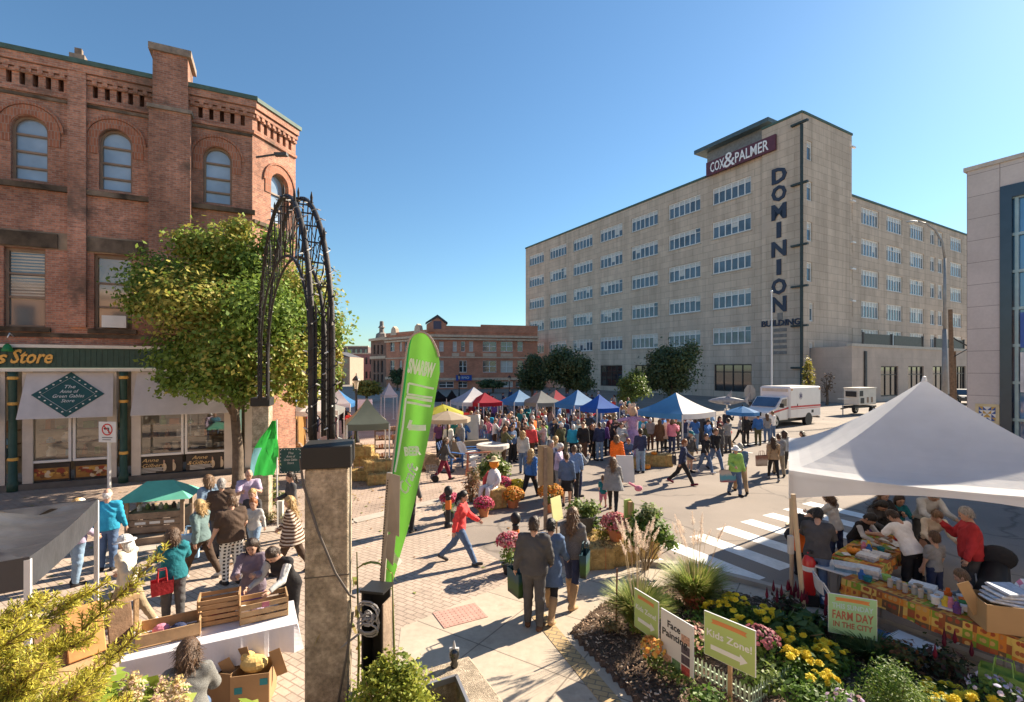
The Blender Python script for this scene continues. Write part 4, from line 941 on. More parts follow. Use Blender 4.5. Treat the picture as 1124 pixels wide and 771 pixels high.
class Fig:
 """joints and distance fields of one pose; faces +y, right hand at +x"""
 def __init__(s,pose,sex='m',fat=1.0,child=False):
  s.sex,s.fat = sex,fat; hl,kl,hr,kr,al,ar,lean,hp = POSES[pose]; s.hp = rad(hp); s.child = child
  L = rad(lean); s.rot = np.array([[1,0,0],[0,math.cos(L),math.sin(L)],[0,-math.sin(L),math.cos(L)]])   # local -> leaned
  s.piv = np.array([0,0,.95]); s.leg = []
  def lp(p): return s.rot @ (np.array(p,float) - s.piv) + s.piv
  s.lp = lp
  for sx,h,k in ((-1,hl,kl),(1,hr,kr)):
   hip = np.array([sx*.088,0,.90]); a,b = rad(h),rad(h - k); kn = hip + .425*np.array([sx*.03,math.sin(a),-math.cos(a)]); an = kn + .405*np.array([0,math.sin(b),-math.cos(b)])
   pt = min(max(b*.6,-.9),.25); fd = np.array([sx*.16,math.cos(pt),math.sin(pt)]); s.leg.append((hip,kn,an,fd/np.linalg.norm(fd)))
  s.arm = []; sh = .185 if sex == 'm' else .165
  for sx,(sw,ab,el,inn) in ((-1,al),(1,ar)):
   S = lp((sx*sh*(1 + .1*(fat - 1)),-.005,1.405)); a,c = rad(sw),rad(ab + (fat - 1)*18); u = np.array([sx*math.sin(c),math.sin(a)*math.cos(c),-math.cos(a)*math.cos(c)])
   E = S + .285*u; g = a + rad(el); f = np.array([sx*math.sin(c)*(1 - inn) - sx*inn,math.sin(g)*math.cos(c),-math.cos(g)*math.cos(c)]); f /= np.linalg.norm(f)
   s.arm.append((S,E,E + .245*f,f))
  s.dz = -min(min(l[2][2] - .075,(l[2] + .16*l[3])[2] - .035) for l in s.leg) if pose != 'sit' else 0
  if pose == 'sit': s.dz = -.90 + .085 + .0
 def unlean(s,P): return (P - s.piv) @ s.rot + s.piv
 def torso(s,P,off=0):
  q = s.unlean(P).copy(); f = s.fat; q[:,1] *= 1.42/(1 + .55*(f - 1)); w = s.sex == 'w'
  d = cap(q,(-.055,0,.93),(.055,0,.93),.125*f,.125*f)
  d = sm(d,cap(q,(0,.01,1.0),(0,.0,1.2),(.122 if w else .14)*f*(1.06 if f > 1.1 else 1),(.125 if w else .148)*f),.09)
  d = sm(d,cap(q,(-.07,0,1.3),(.07,0,1.3),(.098 if w else .115)*(f*.6 + .4),(.098 if w else .115)*(f*.6 + .4)),.08)
  d = sm(d,cap(q,(-.13,-.01,1.40),(.13,-.01,1.40),.062,.062),.06)
  if w: d = sm(d,cap(q,(-.07,.11,1.27),(.07,.11,1.27),.055,.055),.05)
  return d/1.15 - off
 def head(s,P):
  c,n = math.cos(s.hp),math.sin(s.hp)
  q = s.unlean(P) - np.array([0,0,1.50]); q = np.stack([q[:,0],q[:,1]*c - q[:,2]*n,q[:,1]*n + q[:,2]*c],1)
  if s.child: q = q/1.22
  return q
 def unhead(s,p):
  p = np.array(p,float)*(1.22 if s.child else 1); c,n = math.cos(s.hp),math.sin(s.hp); y,z = p[1]*c + p[2]*n,-p[1]*n + p[2]*c
  return s.lp(np.array([p[0],y,z + 1.50]))
 def skull(s,P):
  q = s.head(P); d = elp(q,(0,.0,.135),(.076,.096,.108)); d = sm(d,cap(q,(0,.03,.075),(0,.048,.045),.056,.044),.05)
  d = sm(d,cap(q,(0,.088,.12),(0,.106,.092),.011,.016),.012); d = sm(d,cap(q,(-.03,.08,.138),(.03,.08,.138),.018,.018),.02)
  d = np.maximum(d,-elp(q,(-.032,.102,.118),(.02,.016,.012))); d = np.maximum(d,-elp(q,(.032,.102,.118),(.02,.016,.012)))
  for sx in (-1,1): d = sm(d,elp(q,(sx*.078,-.005,.105),(.012,.022,.034)),.01)
  return sm(d,cap(q,(0,-.012,-.06),(0,0,.06),.055,.052),.03)
 def limbs(s,P,arm_off=0,leg_off=0,arms=True,legs=True,fore=1.0,upper=1.0,shin=1.0,hand=True,foot=True,kl=.04):
  d = None; f = .6 + .4*s.fat
  if arms:
   for S,E,Wr,fd in s.arm:
    a = cap(P,S,S + (E - S)*upper,.056*f + arm_off,.043*f + arm_off)
    if fore > 0: a = sm(a,cap(P,E,E + (Wr - E)*fore,.044*f + arm_off,.030 + arm_off),.02)
    if hand: a = sm(a,cap(P,Wr,Wr + fd*.075,.024,.032) ,.02)
    d = a if d is None else np.minimum(d,a)
  if legs:
   for hip,kn,an,fd in s.leg:
    a = sm(cap(P,hip,kn,.088*f + leg_off,.056*f + leg_off),cap(P,kn,kn + (an - kn)*shin,.057*f + leg_off,.036 + leg_off*1.2),.03)
    if foot: a = sm(a,cap(P,an - fd*.04 - np.array([0,0,.03]),an + fd*.15 - np.array([0,0,.042]),.036,.03),.03)
    d = a if d is None else np.minimum(d,a)
  return d
 def body(s,P):
  d = sm(s.torso(P,-.008),s.limbs(P,-.004,-.004),.045); return sm(d,s.skull(P),.03)
 def wr(s,P,amp=.007): return amp*np.sin(P[:,2]*46 + 4.5*np.sin(P[:,0]*12 + P[:,1]*7) + 2*np.sin(P[:,1]*19))*(.45 + .55*np.sin(P[:,0]*14 - P[:,1]*18 + P[:,2]*8))
 def top(s,P,kind):
  off = {'jacket': .022, 'coat': .026, 'shirt': .014, 'tshirt': .015, 'poncho': .02, 'vest': .022, 'dress': .014, 'tank': .010, 'puffer': .034}[kind]
  d = s.torso(P,off)
  if kind in ('tshirt', 'dress'): a = s.limbs(P,off + .010,legs=False,fore=0,upper=.72,hand=False)
  elif kind in ('vest', 'tank'): a = s.limbs(P,off - .004,legs=False,fore=0,upper=.12,hand=False)
  else: a = s.limbs(P,off,legs=False,fore=.97,hand=False)
  d = sm(d,a,.04); q = s.unlean(P); hem = {'jacket': .86, 'coat': .62, 'shirt': .87, 'tshirt': .86, 'poncho': .74, 'vest': .88, 'dress': .55, 'tank': .9, 'puffer': .85}[kind]
  if kind in ('coat', 'dress', 'poncho'):
   e = q.copy(); e[:,1] *= 1.3; r1 = {'coat': .235, 'dress': .25, 'poncho': .34}[kind]; z1 = 1.32 if kind == 'poncho' else 1.02
   d = sm(d,cap(e,(0,0,z1),(0,.01,hem + .02),.15 if kind != 'poncho' else .16,r1),.06)
  if kind in ('jacket', 'shirt', 'tshirt', 'vest', 'puffer'): e = q.copy(); e[:,1] *= 1.3; d = sm(d,cap(e,(0,0,1.05),(0,0,hem),.14*s.fat,.175*s.fat),.05)
  d = d + s.wr(P) + (.006*np.sin(P[:,2]*60) if kind == 'puffer' else 0)
  d = np.maximum(d,-(q[:,2] - hem)); col = elp(q,(0,.03,1.545),(.062,.068,.075)); d = np.maximum(d,-col); return np.maximum(d,q[:,2] - (1.515 if kind in ('jacket', 'coat', 'puffer') else 1.48))
 def bottom(s,P,kind):
  q = s.unlean(P); d = s.torso(P,.010)
  if kind == 'skirt': e = q.copy(); e[:,1] *= 1.25; d = sm(d,cap(e,(0,0,.95),(0,.01,.52),.15,.21),.05); d = np.maximum(d,-(P[:,2] - .52))
  else:
   l = s.limbs(P,0,.018 if kind != 'leggings' else .006,arms=False,shin=.95 if kind != 'shorts' else .0,foot=False)
   d = sm(np.maximum(d,-(q[:,2] - .80)),l,.04)
   if kind == 'shorts':
    for hip,kn,an,fd in s.leg: pass
    k = np.min([((P - (h*.12 + kn*.88)) @ ((h - kn)/np.linalg.norm(h - kn))) for h,kn,_,_ in s.leg],axis=0); d = np.maximum(d,-k)
  d = d + s.wr(P,.004); return np.maximum(d,q[:,2] - 1.02)
 def hair(s,P,kind):
  q = s.head(P); w = .0035*np.sin(q[:,0]*130 + q[:,2]*40)*np.sin(q[:,2]*95 + q[:,1]*110); d = elp(q,(0,-.006,.14),(.087,.104,.117)) + w
  face = q[:,1] - (.048 + (q[:,2] - .135)*.85); d = np.maximum(d,face)
  if kind == 'bald': return np.maximum(np.maximum(elp(q,(0,-.01,.12),(.083,.101,.108)) + w,face + .05),q[:,2] - .165)
  if kind in ('short',): d = sm(d,elp(q,(0,-.055,.06),(.07,.05,.075)) + w,.03); d = np.maximum(d,-(q[:,2] - .02 + q[:,1]*.3)); d = np.maximum(d,face)
  if kind in ('bob', 'long', 'curly'):
   e = q.copy(); e[:,1] *= 1.25; z1 = {'bob': .02, 'long': -.16, 'curly': .03}[kind]; r = {'bob': .112, 'long': .108, 'curly': .122}[kind]
   b = cap(e,(0,-.045,.13),(0,-.075,z1),r,r*(.8 if kind == 'long' else .95)) + w*(1.3 if kind == 'curly' else 1); b = np.maximum(b,q[:,1] - (.02 + (q[:,2] - .135)*.3)); d = sm(d,b,.02)
  if kind in ('tail', 'bun'):
   d = np.maximum(d,-(q[:,2] - .03)); 
   b = cap(q,(0,-.12,.15),(0,-.15,-.06),.032,.022) if kind == 'tail' else elp(q,(0,-.1,.21),(.045,.045,.042)); d = sm(d,b + w,.015)
  return d
 def hat(s,P,kind):
  q = s.head(P); d = elp(q,(0,0,.165),(.096,.112,.088)); d = np.maximum(d,-(q[:,2] - .15))
  if kind == 'brim': b = np.maximum(np.hypot(q[:,0],q[:,1]*.9) - .165,np.abs(q[:,2] - .155 + np.hypot(q[:,0],q[:,1])*.12) - .009); d = np.minimum(d,b)
  if kind == 'cap': b = np.maximum(elp(q,(0,.11,.155),(.075,.085,.05)),np.abs(q[:,2] - .158) - .008); d = np.minimum(d,b)
  if kind == 'hood': d = np.maximum(elp(q,(0,-.015,.12),(.105,.122,.135)),q[:,1] - (.06 + (q[:,2] - .135)*.2))
  return d
_mesh = {}
def fig_mesh(key,fig,fn,h,part,lo=None,hi=None,extra=None,mats=1,fuzz=None):
 if key in _mesh: return _mesh[key]
 lo = lo or (-.75,-.75,-.1 - 0); hi = hi or (.75,.95,1.95)
 v,q = surface_nets(fn,lo,hi,h)
 for _ in range(1):    # pull the vertices onto the surface
  e = h*.4; d = fn(v); g = np.stack([fn(v + np.array([e,0,0])) - d,fn(v + np.array([0,e,0])) - d,fn(v + np.array([0,0,e])) - d],1)/e
  v = v - g*(np.clip(d,-h,h)/np.maximum((g*g).sum(1),.3))[:,None]*.8
 if fuzz:      # loose strands that break the outline of the hair
  g = np.random.default_rng(len(v)); ln,nn = fuzz; c0 = v.mean(0); kk = np.flatnonzero(v[:,1] < c0[1] + .05); k = kk[g.integers(0,len(kk),nn)]; e = h*.4; d0 = fn(v[k]); nr = np.stack([fn(v[k] + np.eye(3)[j]*e) - d0 for j in range(3)],1)/e
  d = nr*.45 + g.normal(size=(nn,3))*.28; d[:,2] -= .75; d /= np.linalg.norm(d,axis=1,keepdims=True); w = np.cross(d,nr); w /= np.maximum(np.linalg.norm(w,axis=1,keepdims=True),1e-6); L = (ln*(.5 + g.random(nn)))[:,None]; p = v[k] - nr*.004
  s = np.stack([p - w*.005,p + w*.005,p + d*L + w*.0015,p + d*L - w*.0015],1).reshape(-1,3); q = np.concatenate([q,np.arange(4*nn).reshape(-1,4) + len(v)]); v = np.concatenate([v,s])
 v[:,2] += fig.dz; q = q.astype('i'); m = np.zeros(len(q), 'i')
 if extra:
  vs,fs,ms = extra; o = len(v); v = np.concatenate([v,np.array(vs) + np.array([0,0,fig.dz])]) if len(vs) else v
  if len(fs): q = np.concatenate([q,np.array(fs) + o]); m = np.concatenate([m,np.array(ms, 'i')])
 me = bpy.data.meshes.new(part); nf = len(q); me.vertices.add(len(v)); me.vertices.foreach_set('co',v.astype('f').ravel()); me.loops.add(nf*4); me.loops.foreach_set('vertex_index',q.ravel().astype('i'))
 me.polygons.add(nf); me.polygons.foreach_set('loop_start',np.arange(0,nf*4,4,dtype='i')); me.polygons.foreach_set('material_index',m); me.polygons.foreach_set('use_smooth',np.ones(nf,bool)); me.update(calc_edges=True)
 me.validate()
 for _ in range(mats): me.materials.append(None)
 _mesh[key] = me; return me
def fingers(fig,hold):
 """five bent fingers rooted in each palm, and eyes and mouth, as extra quads of the body mesh"""
 b = MB()
 for (S,E,Wr,fd),sx in zip(fig.arm,(-1,1)):
  f = Vector(fd); side = Vector((1,0,0)); nrm = f.cross(side).normalized() if abs(f.x) < .9 else Vector((0,0,1)); side = nrm.cross(f).normalized()
  inw = Vector((-sx,0,0)); inw = (inw - f*inw.dot(f)).normalized(); fwd = f.cross(inw).normalized(); fwd = fwd if fwd.y + fwd.z*.3 > 0 else -fwd
  p0 = Vector(Wr) + f*.07; cu = 1.1 if hold else .35
  for i,(off,ln) in enumerate(((.027,.062),(.009,.07),(-.009,.066),(-.027,.052))):
   a = p0 + fwd*off; d1 = (f*math.cos(cu*.5) + inw*math.sin(cu*.5)).normalized(); d2 = (f*math.cos(cu*1.5) + inw*math.sin(cu*1.5)).normalized()
   b.tube([a - f*.03,a + d1*ln*.5,a + d1*ln*.5 + d2*ln*.55],[.0105,.0095,.0075],6,0,False)
  a = Vector(Wr) + f*.03 + fwd*.026; d1 = (f*.7 + fwd*.7 + inw*.25).normalized(); b.tube([a - d1*.02,a + d1*.04,a + d1*.04 + (f + inw*.6).normalized()*.032],[.0125,.011,.0085],6,0,False)
 for sx in (-1,1):
  c = fig.unhead((sx*.031,.089,.119)); b.ell(c,(.013,.012,.009),8,4,1)
  c = fig.unhead((sx*.032,.096,.143)); b.ell(c,(.02,.008,.005),8,4,2)
 b.ell(fig.unhead((0,.092,.058)),(.022,.01,.006),8,4,3)
 fs,ms = [],[]
 for f_,m_ in zip(b.f,b.m):
  if len(f_) == 4: fs.append(f_); ms.append(m_)
 return [tuple(x) for x in b.v],fs,ms
SKINS = [mat('skin_%d' % i,c,.55,.06,12,spec=.3) for i,c in enumerate(((.50,.30,.215),(.42,.24,.165),(.56,.35,.26),(.26,.145,.095)))]
EYE_M,BROW,LIP = mat('eye_dark',(.03,.02,.02),.3,0),mat('brow',(.10,.06,.04),.8,0),mat('lip',(.35,.13,.11),.5,0)
HAIRC = {'black': (.012,.010,.009), 'dark brown': (.035,.02,.012), 'brown': (.085,.045,.022), 'light brown': (.16,.09,.045), 'blond': (.42,.27,.11), 'grey': (.30,.28,.26), 'white': (.62,.60,.56), 'ginger': (.26,.09,.025)}
def hairm(c):
 n = 'hair_' + c.replace(' ', '_')
 if n in _M: return _M[n]
 m = mat(n,HAIRC[c],.45,0,spec=.4); N,L = m.node_tree.nodes,m.node_tree.links; b = N['Principled BSDF']; mp = N.new('ShaderNodeMapping'); mp.inputs['Scale'].default_value = (85,85,9)
 L.new(N.new('ShaderNodeTexCoord').outputs['Object'],mp.inputs[0]); f = noise(N,L,mp.outputs[0],1,3,.7); h = HAIRC[c]
 L.new(ramp(N,L,f,[(.32,tuple(q*.45 for q in h)),(.5,h),(.7,tuple(min(1,q*1.7 + .01) for q in h))]),b.inputs['Base Color'])
 bp = N.new('ShaderNodeBump'); bp.inputs['Strength'].default_value = .8; bp.inputs['Distance'].default_value = .01; L.new(f,bp.inputs['Height']); L.new(bp.outputs[0],b.inputs['Normal']); return m
CLR = {'black': (.026,.025,.027), 'charcoal': (.075,.073,.075), 'navy': (.035,.045,.095), 'blue': (.04,.13,.36), 'light blue': (.26,.42,.60), 'turquoise': (.03,.30,.46), 'teal': (.02,.16,.19), 'denim': (.09,.14,.24), 'pale denim': (.20,.29,.40),
    'white': (.74,.73,.71), 'cream': (.62,.54,.42), 'grey': (.24,.24,.24), 'light grey': (.45,.45,.44), 'brown': (.10,.055,.035), 'dark brown': (.075,.05,.036), 'tan': (.38,.25,.14), 'olive': (.09,.09,.045), 'green': (.05,.20,.06), 'lime': (.30,.50,.12), 'red': (.42,.035,.04),
    'coral': (.70,.07,.07), 'orange': (.72,.14,.02), 'pink': (.62,.22,.30), 'purple': (.13,.06,.20), 'lavender': (.44,.37,.50), 'burgundy': (.16,.02,.04), 'khaki': (.32,.25,.16), 'sage': (.13,.19,.19), 'dark grey': (.10,.10,.095), 'plum grey': (.20,.16,.20), 'yellow': (.65,.47,.06)}
def cloth(c,pat=None):
 if pat is None: return mat('cloth_' + c.replace(' ', '_'),CLR[c],.85,.24,4,.6,22,spec=.2)
 n = 'cloth_' + c.replace(' ', '_') + '_' + pat
 if n in _M: return _M[n]
 m = mat(n,CLR[c],.85,0,spec=.2); N,L = m.node_tree.nodes,m.node_tree.links; b = N['Principled BSDF']; ob = N.new('ShaderNodeTexCoord').outputs['Object']
 other = {'checked': (.6,.6,.57), 'plaid': (.02,.02,.03), 'striped': (.5,.42,.34), 'heather': tuple(min(1,q*2.6) for q in CLR[c])}[pat]
 if pat == 'heather': f = ramp(N,L,noise(N,L,ob,150,3,.8),[(.42,(0,0,0)),(.6,(1,1,1))]); L.new(mixrgb(N,L,CLR[c],other,f),b.inputs['Base Color']); return m
 def wave(ax,sc): w = N.new('ShaderNodeTexWave'); w.bands_direction = ax; w.inputs['Scale'].default_value = sc; L.new(ob,w.inputs['Vector']); return ramp(N,L,w.outputs['Fac'],[(.5,(0,0,0)),(.6,(1,1,1))])
 c1 = mixrgb(N,L,CLR[c],other,wave('Z',4.5))
 if pat != 'striped': c1 = mixrgb(N,L,c1,other,wave('X',4.5))
 L.new(c1,b.inputs['Base Color']); return m
def person(loc,face,height,top,bottom,hair,pose='stand',sex='m',fat=1.0,label=None,near=False,hat=None,skin=0,shoes='black',child=False,group=None,hold=False,cat='person'):
 """face: compass heading in degrees, 0 = away from the camera, 90 = to the right. top = (kind, colour[, pattern])"""
 h = .017 if near else .036
 fat_k = round(fat,2); K = (pose,sex,fat_k,child,near)
 fk = ('fig',) + K
 if fk not in _mesh: _mesh[fk] = Fig(pose,sex,fat,child)
 fig = _mesh[fk]
 me = fig_mesh(('body',hold) + K,fig,fig.body,h, 'person',extra=fingers(fig,hold) if near else None,mats=4)
 o = bpy.data.objects.new('person',me); COL.objects.link(o)
 for i,m in enumerate((SKINS[skin],EYE_M,BROW,LIP)): o.material_slots[i].link = 'OBJECT'; o.material_slots[i].material = m
 o.location = (loc[0],loc[1],loc[2] if len(loc) > 2 else 0); o.rotation_euler = (0,0,-rad(face)); o.scale = (height/(1.75 if not child else 1.79),)*3
 tag(o,label,cat,group)
 def wear(name,key,fn,m,lo=None,hi=None,hh=None,fuzz=None):
  e = fig_mesh((name,) + key + K,fig,fn,hh or h,name,lo,hi,fuzz=fuzz); c = bpy.data.objects.new(name,e); COL.objects.link(c); c.parent = o
  c.material_slots[0].link = 'OBJECT'; c.material_slots[0].material = m; return c
 tn = {'jacket': 'jacket', 'coat': 'coat', 'shirt': 'shirt', 'tshirt': 'shirt', 'poncho': 'poncho', 'vest': 'vest', 'dress': 'dress', 'tank': 'shirt', 'puffer': 'jacket'}[top[0]]
 if top[0] == 'vest': wear('shirt',('shirt',),lambda P: fig.top(P, 'shirt') + .006,cloth('light grey'))
 wear(tn,(top[0],),lambda P: fig.top(P,top[0]),cloth(*top[1:]))
 wear('skirt' if bottom[0] == 'skirt' else 'shorts' if bottom[0] == 'shorts' else 'trousers',(bottom[0],),lambda P: fig.bottom(P,bottom[0]),cloth(*bottom[1:]))
 hd = fig.lp(np.array([0,0,1.6])); hl,hh_ = tuple(hd - .33 + np.array([0,0,0])),tuple(hd + .33)
 if hair: wear('hair',(hair[0],),lambda P: fig.hair(P,hair[0]),hairm(hair[1]),hl,hh_,.013 if near else .026,({'short': .03, 'bald': .02, 'curly': .05, 'long': .11, 'bob': .08}.get(hair[0],.05),420) if near and not hat else None)
 if hat: wear('hat',(hat[0],),lambda P: fig.hat(P,hat[0]),cloth(hat[1]),hl,hh_,.013 if near else .02)
 for i in (0,1):
  hip,kn,an,fd = fig.leg[i]; tall = shoes.startswith('tall')
  def sf(P,an=an,fd=fd,kn=kn):
   d = sm(cap(P,an + np.array([0,0,-.005]),an - np.array([0,0,.02]),.045,.045),cap(P,an - fd*.045 - np.array([0,0,.032]),an + fd*.155 - np.array([0,0,.04]),.044,.037),.03)
   if tall: d = sm(d,cap(P,an,an + (kn - an)*.8,.052,.075),.03)
   return d
  lo,hi = an - np.array([.2,.3,.16]),an + np.array([.2,.3,.45 if tall else .14])
  wear('boot' if tall else 'shoe',(i,tall),sf,cloth(shoes.split(' ',1)[1] if tall else shoes),tuple(lo),tuple(hi),.014 if near else .028)
 return o
# ------------------------------------------------------------------ market canopies, umbrellas, lamps
METAL_W = mat('metal_white',(.72,.72,.70),.45,.05,spec=.5)
METAL_G = mat('metal_grey',(.32,.32,.33),.45,.1,metal=.6)
BLACK_M = mat('metal_black',(.018,.018,.02),.5,.2)
WOOD = mat('wood_pale',(.45,.29,.15),.75,.25,5,.3,30)
WOOD_D = mat('wood_brown',(.20,.12,.07),.8,.3,5,.4,30)
WOOD_G = mat('wood_weathered',(.27,.20,.145),.9,.25,5,.5,30)
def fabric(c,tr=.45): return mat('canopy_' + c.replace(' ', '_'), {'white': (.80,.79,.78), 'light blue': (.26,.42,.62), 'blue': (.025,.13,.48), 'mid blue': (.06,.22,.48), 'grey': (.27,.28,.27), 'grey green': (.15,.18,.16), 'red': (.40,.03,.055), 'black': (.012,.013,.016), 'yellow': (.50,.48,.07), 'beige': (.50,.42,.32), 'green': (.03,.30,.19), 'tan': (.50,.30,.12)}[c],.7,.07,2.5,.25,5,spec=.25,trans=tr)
def canopy_tent(loc,rz,size,eave,peak,cols,label,val=.24,legc=None,wrk=0,sag=.10,group='pop-up canopies of the market',tr=.45,legs=True):
 """square pop-up canopy: four sagging roof panels, a valance and four legs"""
 root = empty('canopy_tent',loc,rz,label, 'canopy tent',group); s = size/2
 cor = [Vector((-s,-s,eave)),Vector((s,-s,eave)),Vector((s,s,eave)),Vector((-s,s,eave))]; ap = Vector((0,0,peak)); ms = [fabric(c,tr) for c in cols]
 b = MB(); n = 28 if wrk else 8
 for k in range(4):
  a,c = cor[k],cor[(k + 1) % 4]; idx = {}
  for i in range(n + 1):
   for j in range(n + 1 - i):
    u,v = i/n,j/n; p = ap*(1 - u - v) + a*u + c*v; d = u + v
    p.z -= sag*(peak - eave)*math.sin(PI*d)*.9 + .05*size/3*4*u*v*d; p.z += wrk*math.sin(d*PI)*(math.sin((u - v)*17 + 3*d) + .6*math.sin((u - v)*31 + d*9))*(abs(u - v) + .25); idx[i,j] = len(b.v); b.v.append(tuple(p))
  for i in range(n):
   for j in range(n - i):
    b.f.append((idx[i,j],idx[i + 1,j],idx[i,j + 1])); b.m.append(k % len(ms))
    if i + j < n - 1: b.f.append((idx[i + 1,j],idx[i + 1,j + 1],idx[i,j + 1])); b.m.append(k % len(ms))
 b.build('roof',ms,root,smooth=wrk > 0,fix=False)
 v = MB()
 for k in range(4):
  a,c = cor[k],cor[(k + 1) % 4]; m_ = 6
  for i in range(m_):
   p,q = a.lerp(c,i/m_),a.lerp(c,(i + 1)/m_); dip = lambda t: .05*size/3*4*t*(1 - t)
   z0,z1 = Vector((0,0,dip(i/m_))),Vector((0,0,dip((i + 1)/m_)))
   o_ = Vector(((p + q)/2).normalized())*0
   v.quad(p - z0,q - z1,q - z1 - Vector((0,0,val)),p - z0 - Vector((0,0,val)),k % len(ms))
 v.build('valance',ms,root,fix=False)
 if legs:
  for c in cor:
   l = MB(); l.bar((c.x*.985,c.y*.985,0),(c.x*.985,c.y*.985,eave - .03),.05); l.box((c.x*.985,c.y*.985,.02),(.14,.14,.02)); l.build('leg',legc or METAL_W,root)
 return root
def tent_px(px,pyp,pye,wpx,rz,cols,label, **k):
 """tent whose eave height is the usual 2.1 m, standing where that puts it in the street"""
 ev = k.pop('eave',2.1); d = (EYE - ev)*F/(pye - HZ); pk = ZAT(pyp,d); w = wpx*d/F/(abs(math.cos(rz)) + abs(math.sin(rz)))
 return canopy_tent((XAT(px,d),d,0),rz,w,ev,pk,cols,label, **k)
SG = rad(30)
tent_px(427,420,433,19,SG,['white', 'light blue'], 'small pale blue and white canopy tent far up the street, left of the feather flag')
tent_px(481,429,437,22,SG,['black'], 'black canopy tent at the far end of the crowd')
tent_px(496,428,437,15,.2,['black'], 'narrower black canopy tent behind the blue and white one')
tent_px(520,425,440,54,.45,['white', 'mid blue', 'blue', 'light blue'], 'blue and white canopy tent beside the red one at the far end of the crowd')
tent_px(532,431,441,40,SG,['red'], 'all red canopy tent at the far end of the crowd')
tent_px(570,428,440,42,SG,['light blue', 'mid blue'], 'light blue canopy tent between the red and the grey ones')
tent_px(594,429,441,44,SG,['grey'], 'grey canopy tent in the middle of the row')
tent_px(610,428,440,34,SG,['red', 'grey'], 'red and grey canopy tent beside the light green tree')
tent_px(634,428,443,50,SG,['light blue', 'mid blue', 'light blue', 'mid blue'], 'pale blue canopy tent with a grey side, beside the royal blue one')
tent_px(658,433,447,42,.5,['blue'], 'royal blue low canopy tent beside the light green tree')
tent_px(742,431,451,82,.62,['white', 'white', 'mid blue', 'mid blue'], 'blue and white canopy tent with one white panel, near the ambulance',eave=2.2)
tent_px(403,437,463,56,.35,['grey green', 'beige'], 'dull green canopy tent by the hay bales, left of the feather flag',eave=2.1)
tent_px(348,436,449,60,.2,['white', 'grey'], 'white and grey canopy tent beyond the iron arch')
tent_px(326,437,446,34,.5,['light blue', 'mid blue'], 'small blue canopy tent by the store corner, under the maple')
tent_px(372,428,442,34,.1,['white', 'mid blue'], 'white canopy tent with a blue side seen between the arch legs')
def stall_wall(p,q,z,label):
 b = MB(); b.bar((*p,z/2 + .04),(*q,z/2 + .04),.02,z,up=(0,0,1)) if False else None
 b = MB(); p,q = Vector((*p,0)),Vector((*q,0)); n = 10
 for i in range(n):
  a,c = p.lerp(q,i/n),p.lerp(q,(i + 1)/n); off = Vector((-(q - p).y,(q - p).x,0)).normalized()
  o1,o2 = off*.04*math.sin(i*2.1),off*.04*math.sin((i + 1)*2.1); b.quad(a + o1 + V(0,0,.05),c + o2 + V(0,0,.05),c + o2 + V(0,0,z),a + o1 + V(0,0,z))
 o = b.build('tent_side_curtain',fabric('tan')); tag(o,label, 'curtain')
stall_wall((XAT(323,30),30),(XAT(335,26),26),2.3, 'tan fabric side curtain of the stall beyond the iron arch')
def side_awning():
 b = MB(); pts = [FY(.2,3.9,.05),FY(4.5,3.9,.05),FY(4.5,3.05,1.3),FY(.2,3.05,1.3)]
 b.add(pts + [p - V(0,0,.03) for p in pts],[(0,1,2,3),(7,6,5,4),(0,3,7,4),(1,5,6,2),(3,2,6,7)]); b.quad(pts[3],pts[2],pts[2] - V(0,0,.3),pts[3] - V(0,0,.3))
 r = b.build('shop_awning',fabric('white')); tag(r, 'white fabric awning on the sunny side of the brick store corner', 'awning')
side_awning()
def umbrella(px,pyp,pye,wpx,c,label,eave=2.15):
 d = (EYE - eave)*F/(pye - HZ); pk = ZAT(pyp,d); r = wpx*d/F/2; root = empty('market_umbrella',(XAT(px,d),d,0),.3,label, 'umbrella', 'market umbrellas')
 b = MB(); n = 8
 ring = [[(k_r*r*math.cos(2*PI*k/n),k_r*r*math.sin(2*PI*k/n),z) for k in range(n)] for k_r,z in ((.02,pk),(.5,eave + (pk - eave)*.55),(1,eave))]
 for a,e in zip(ring,ring[1:]): b.add(a + e,[(k,(k + 1) % n,n + (k + 1) % n,n + k) for k in range(n)])
 b.add(ring[2] + [(x,y,z - .16) for x,y,z in ring[2]],[(k,(k + 1) % n,n + (k + 1) % n,n + k) for k in range(n)]); b.build('canopy',fabric(c),root,fix=False)
 p = MB(); p.tube([(0,0,0),(0,0,pk + .08)],.03,8); p.build('pole',BLACK_M,root); p = MB(); p.lathe([(.28,0),(.28,.06),(.06,.12)],(0,0,0),14); p.build('base',BLACK_M,root)
 for k in range(n): p = MB(); p.bar((0,0,pk - .45),(r*.6*math.cos(2*PI*k/n),r*.6*math.sin(2*PI*k/n),eave + (pk - eave)*.42),.015); p.build('rib',METAL_G,root)
umbrella(486,444,453,46, 'yellow', 'bright yellow market umbrella over the stalls')
umbrella(491,451,459,52, 'beige', 'beige market umbrella in front of the yellow one',2.2)
umbrella(815,446,452,34, 'mid blue', 'blue market umbrella behind the people near the ambulance',2.2)

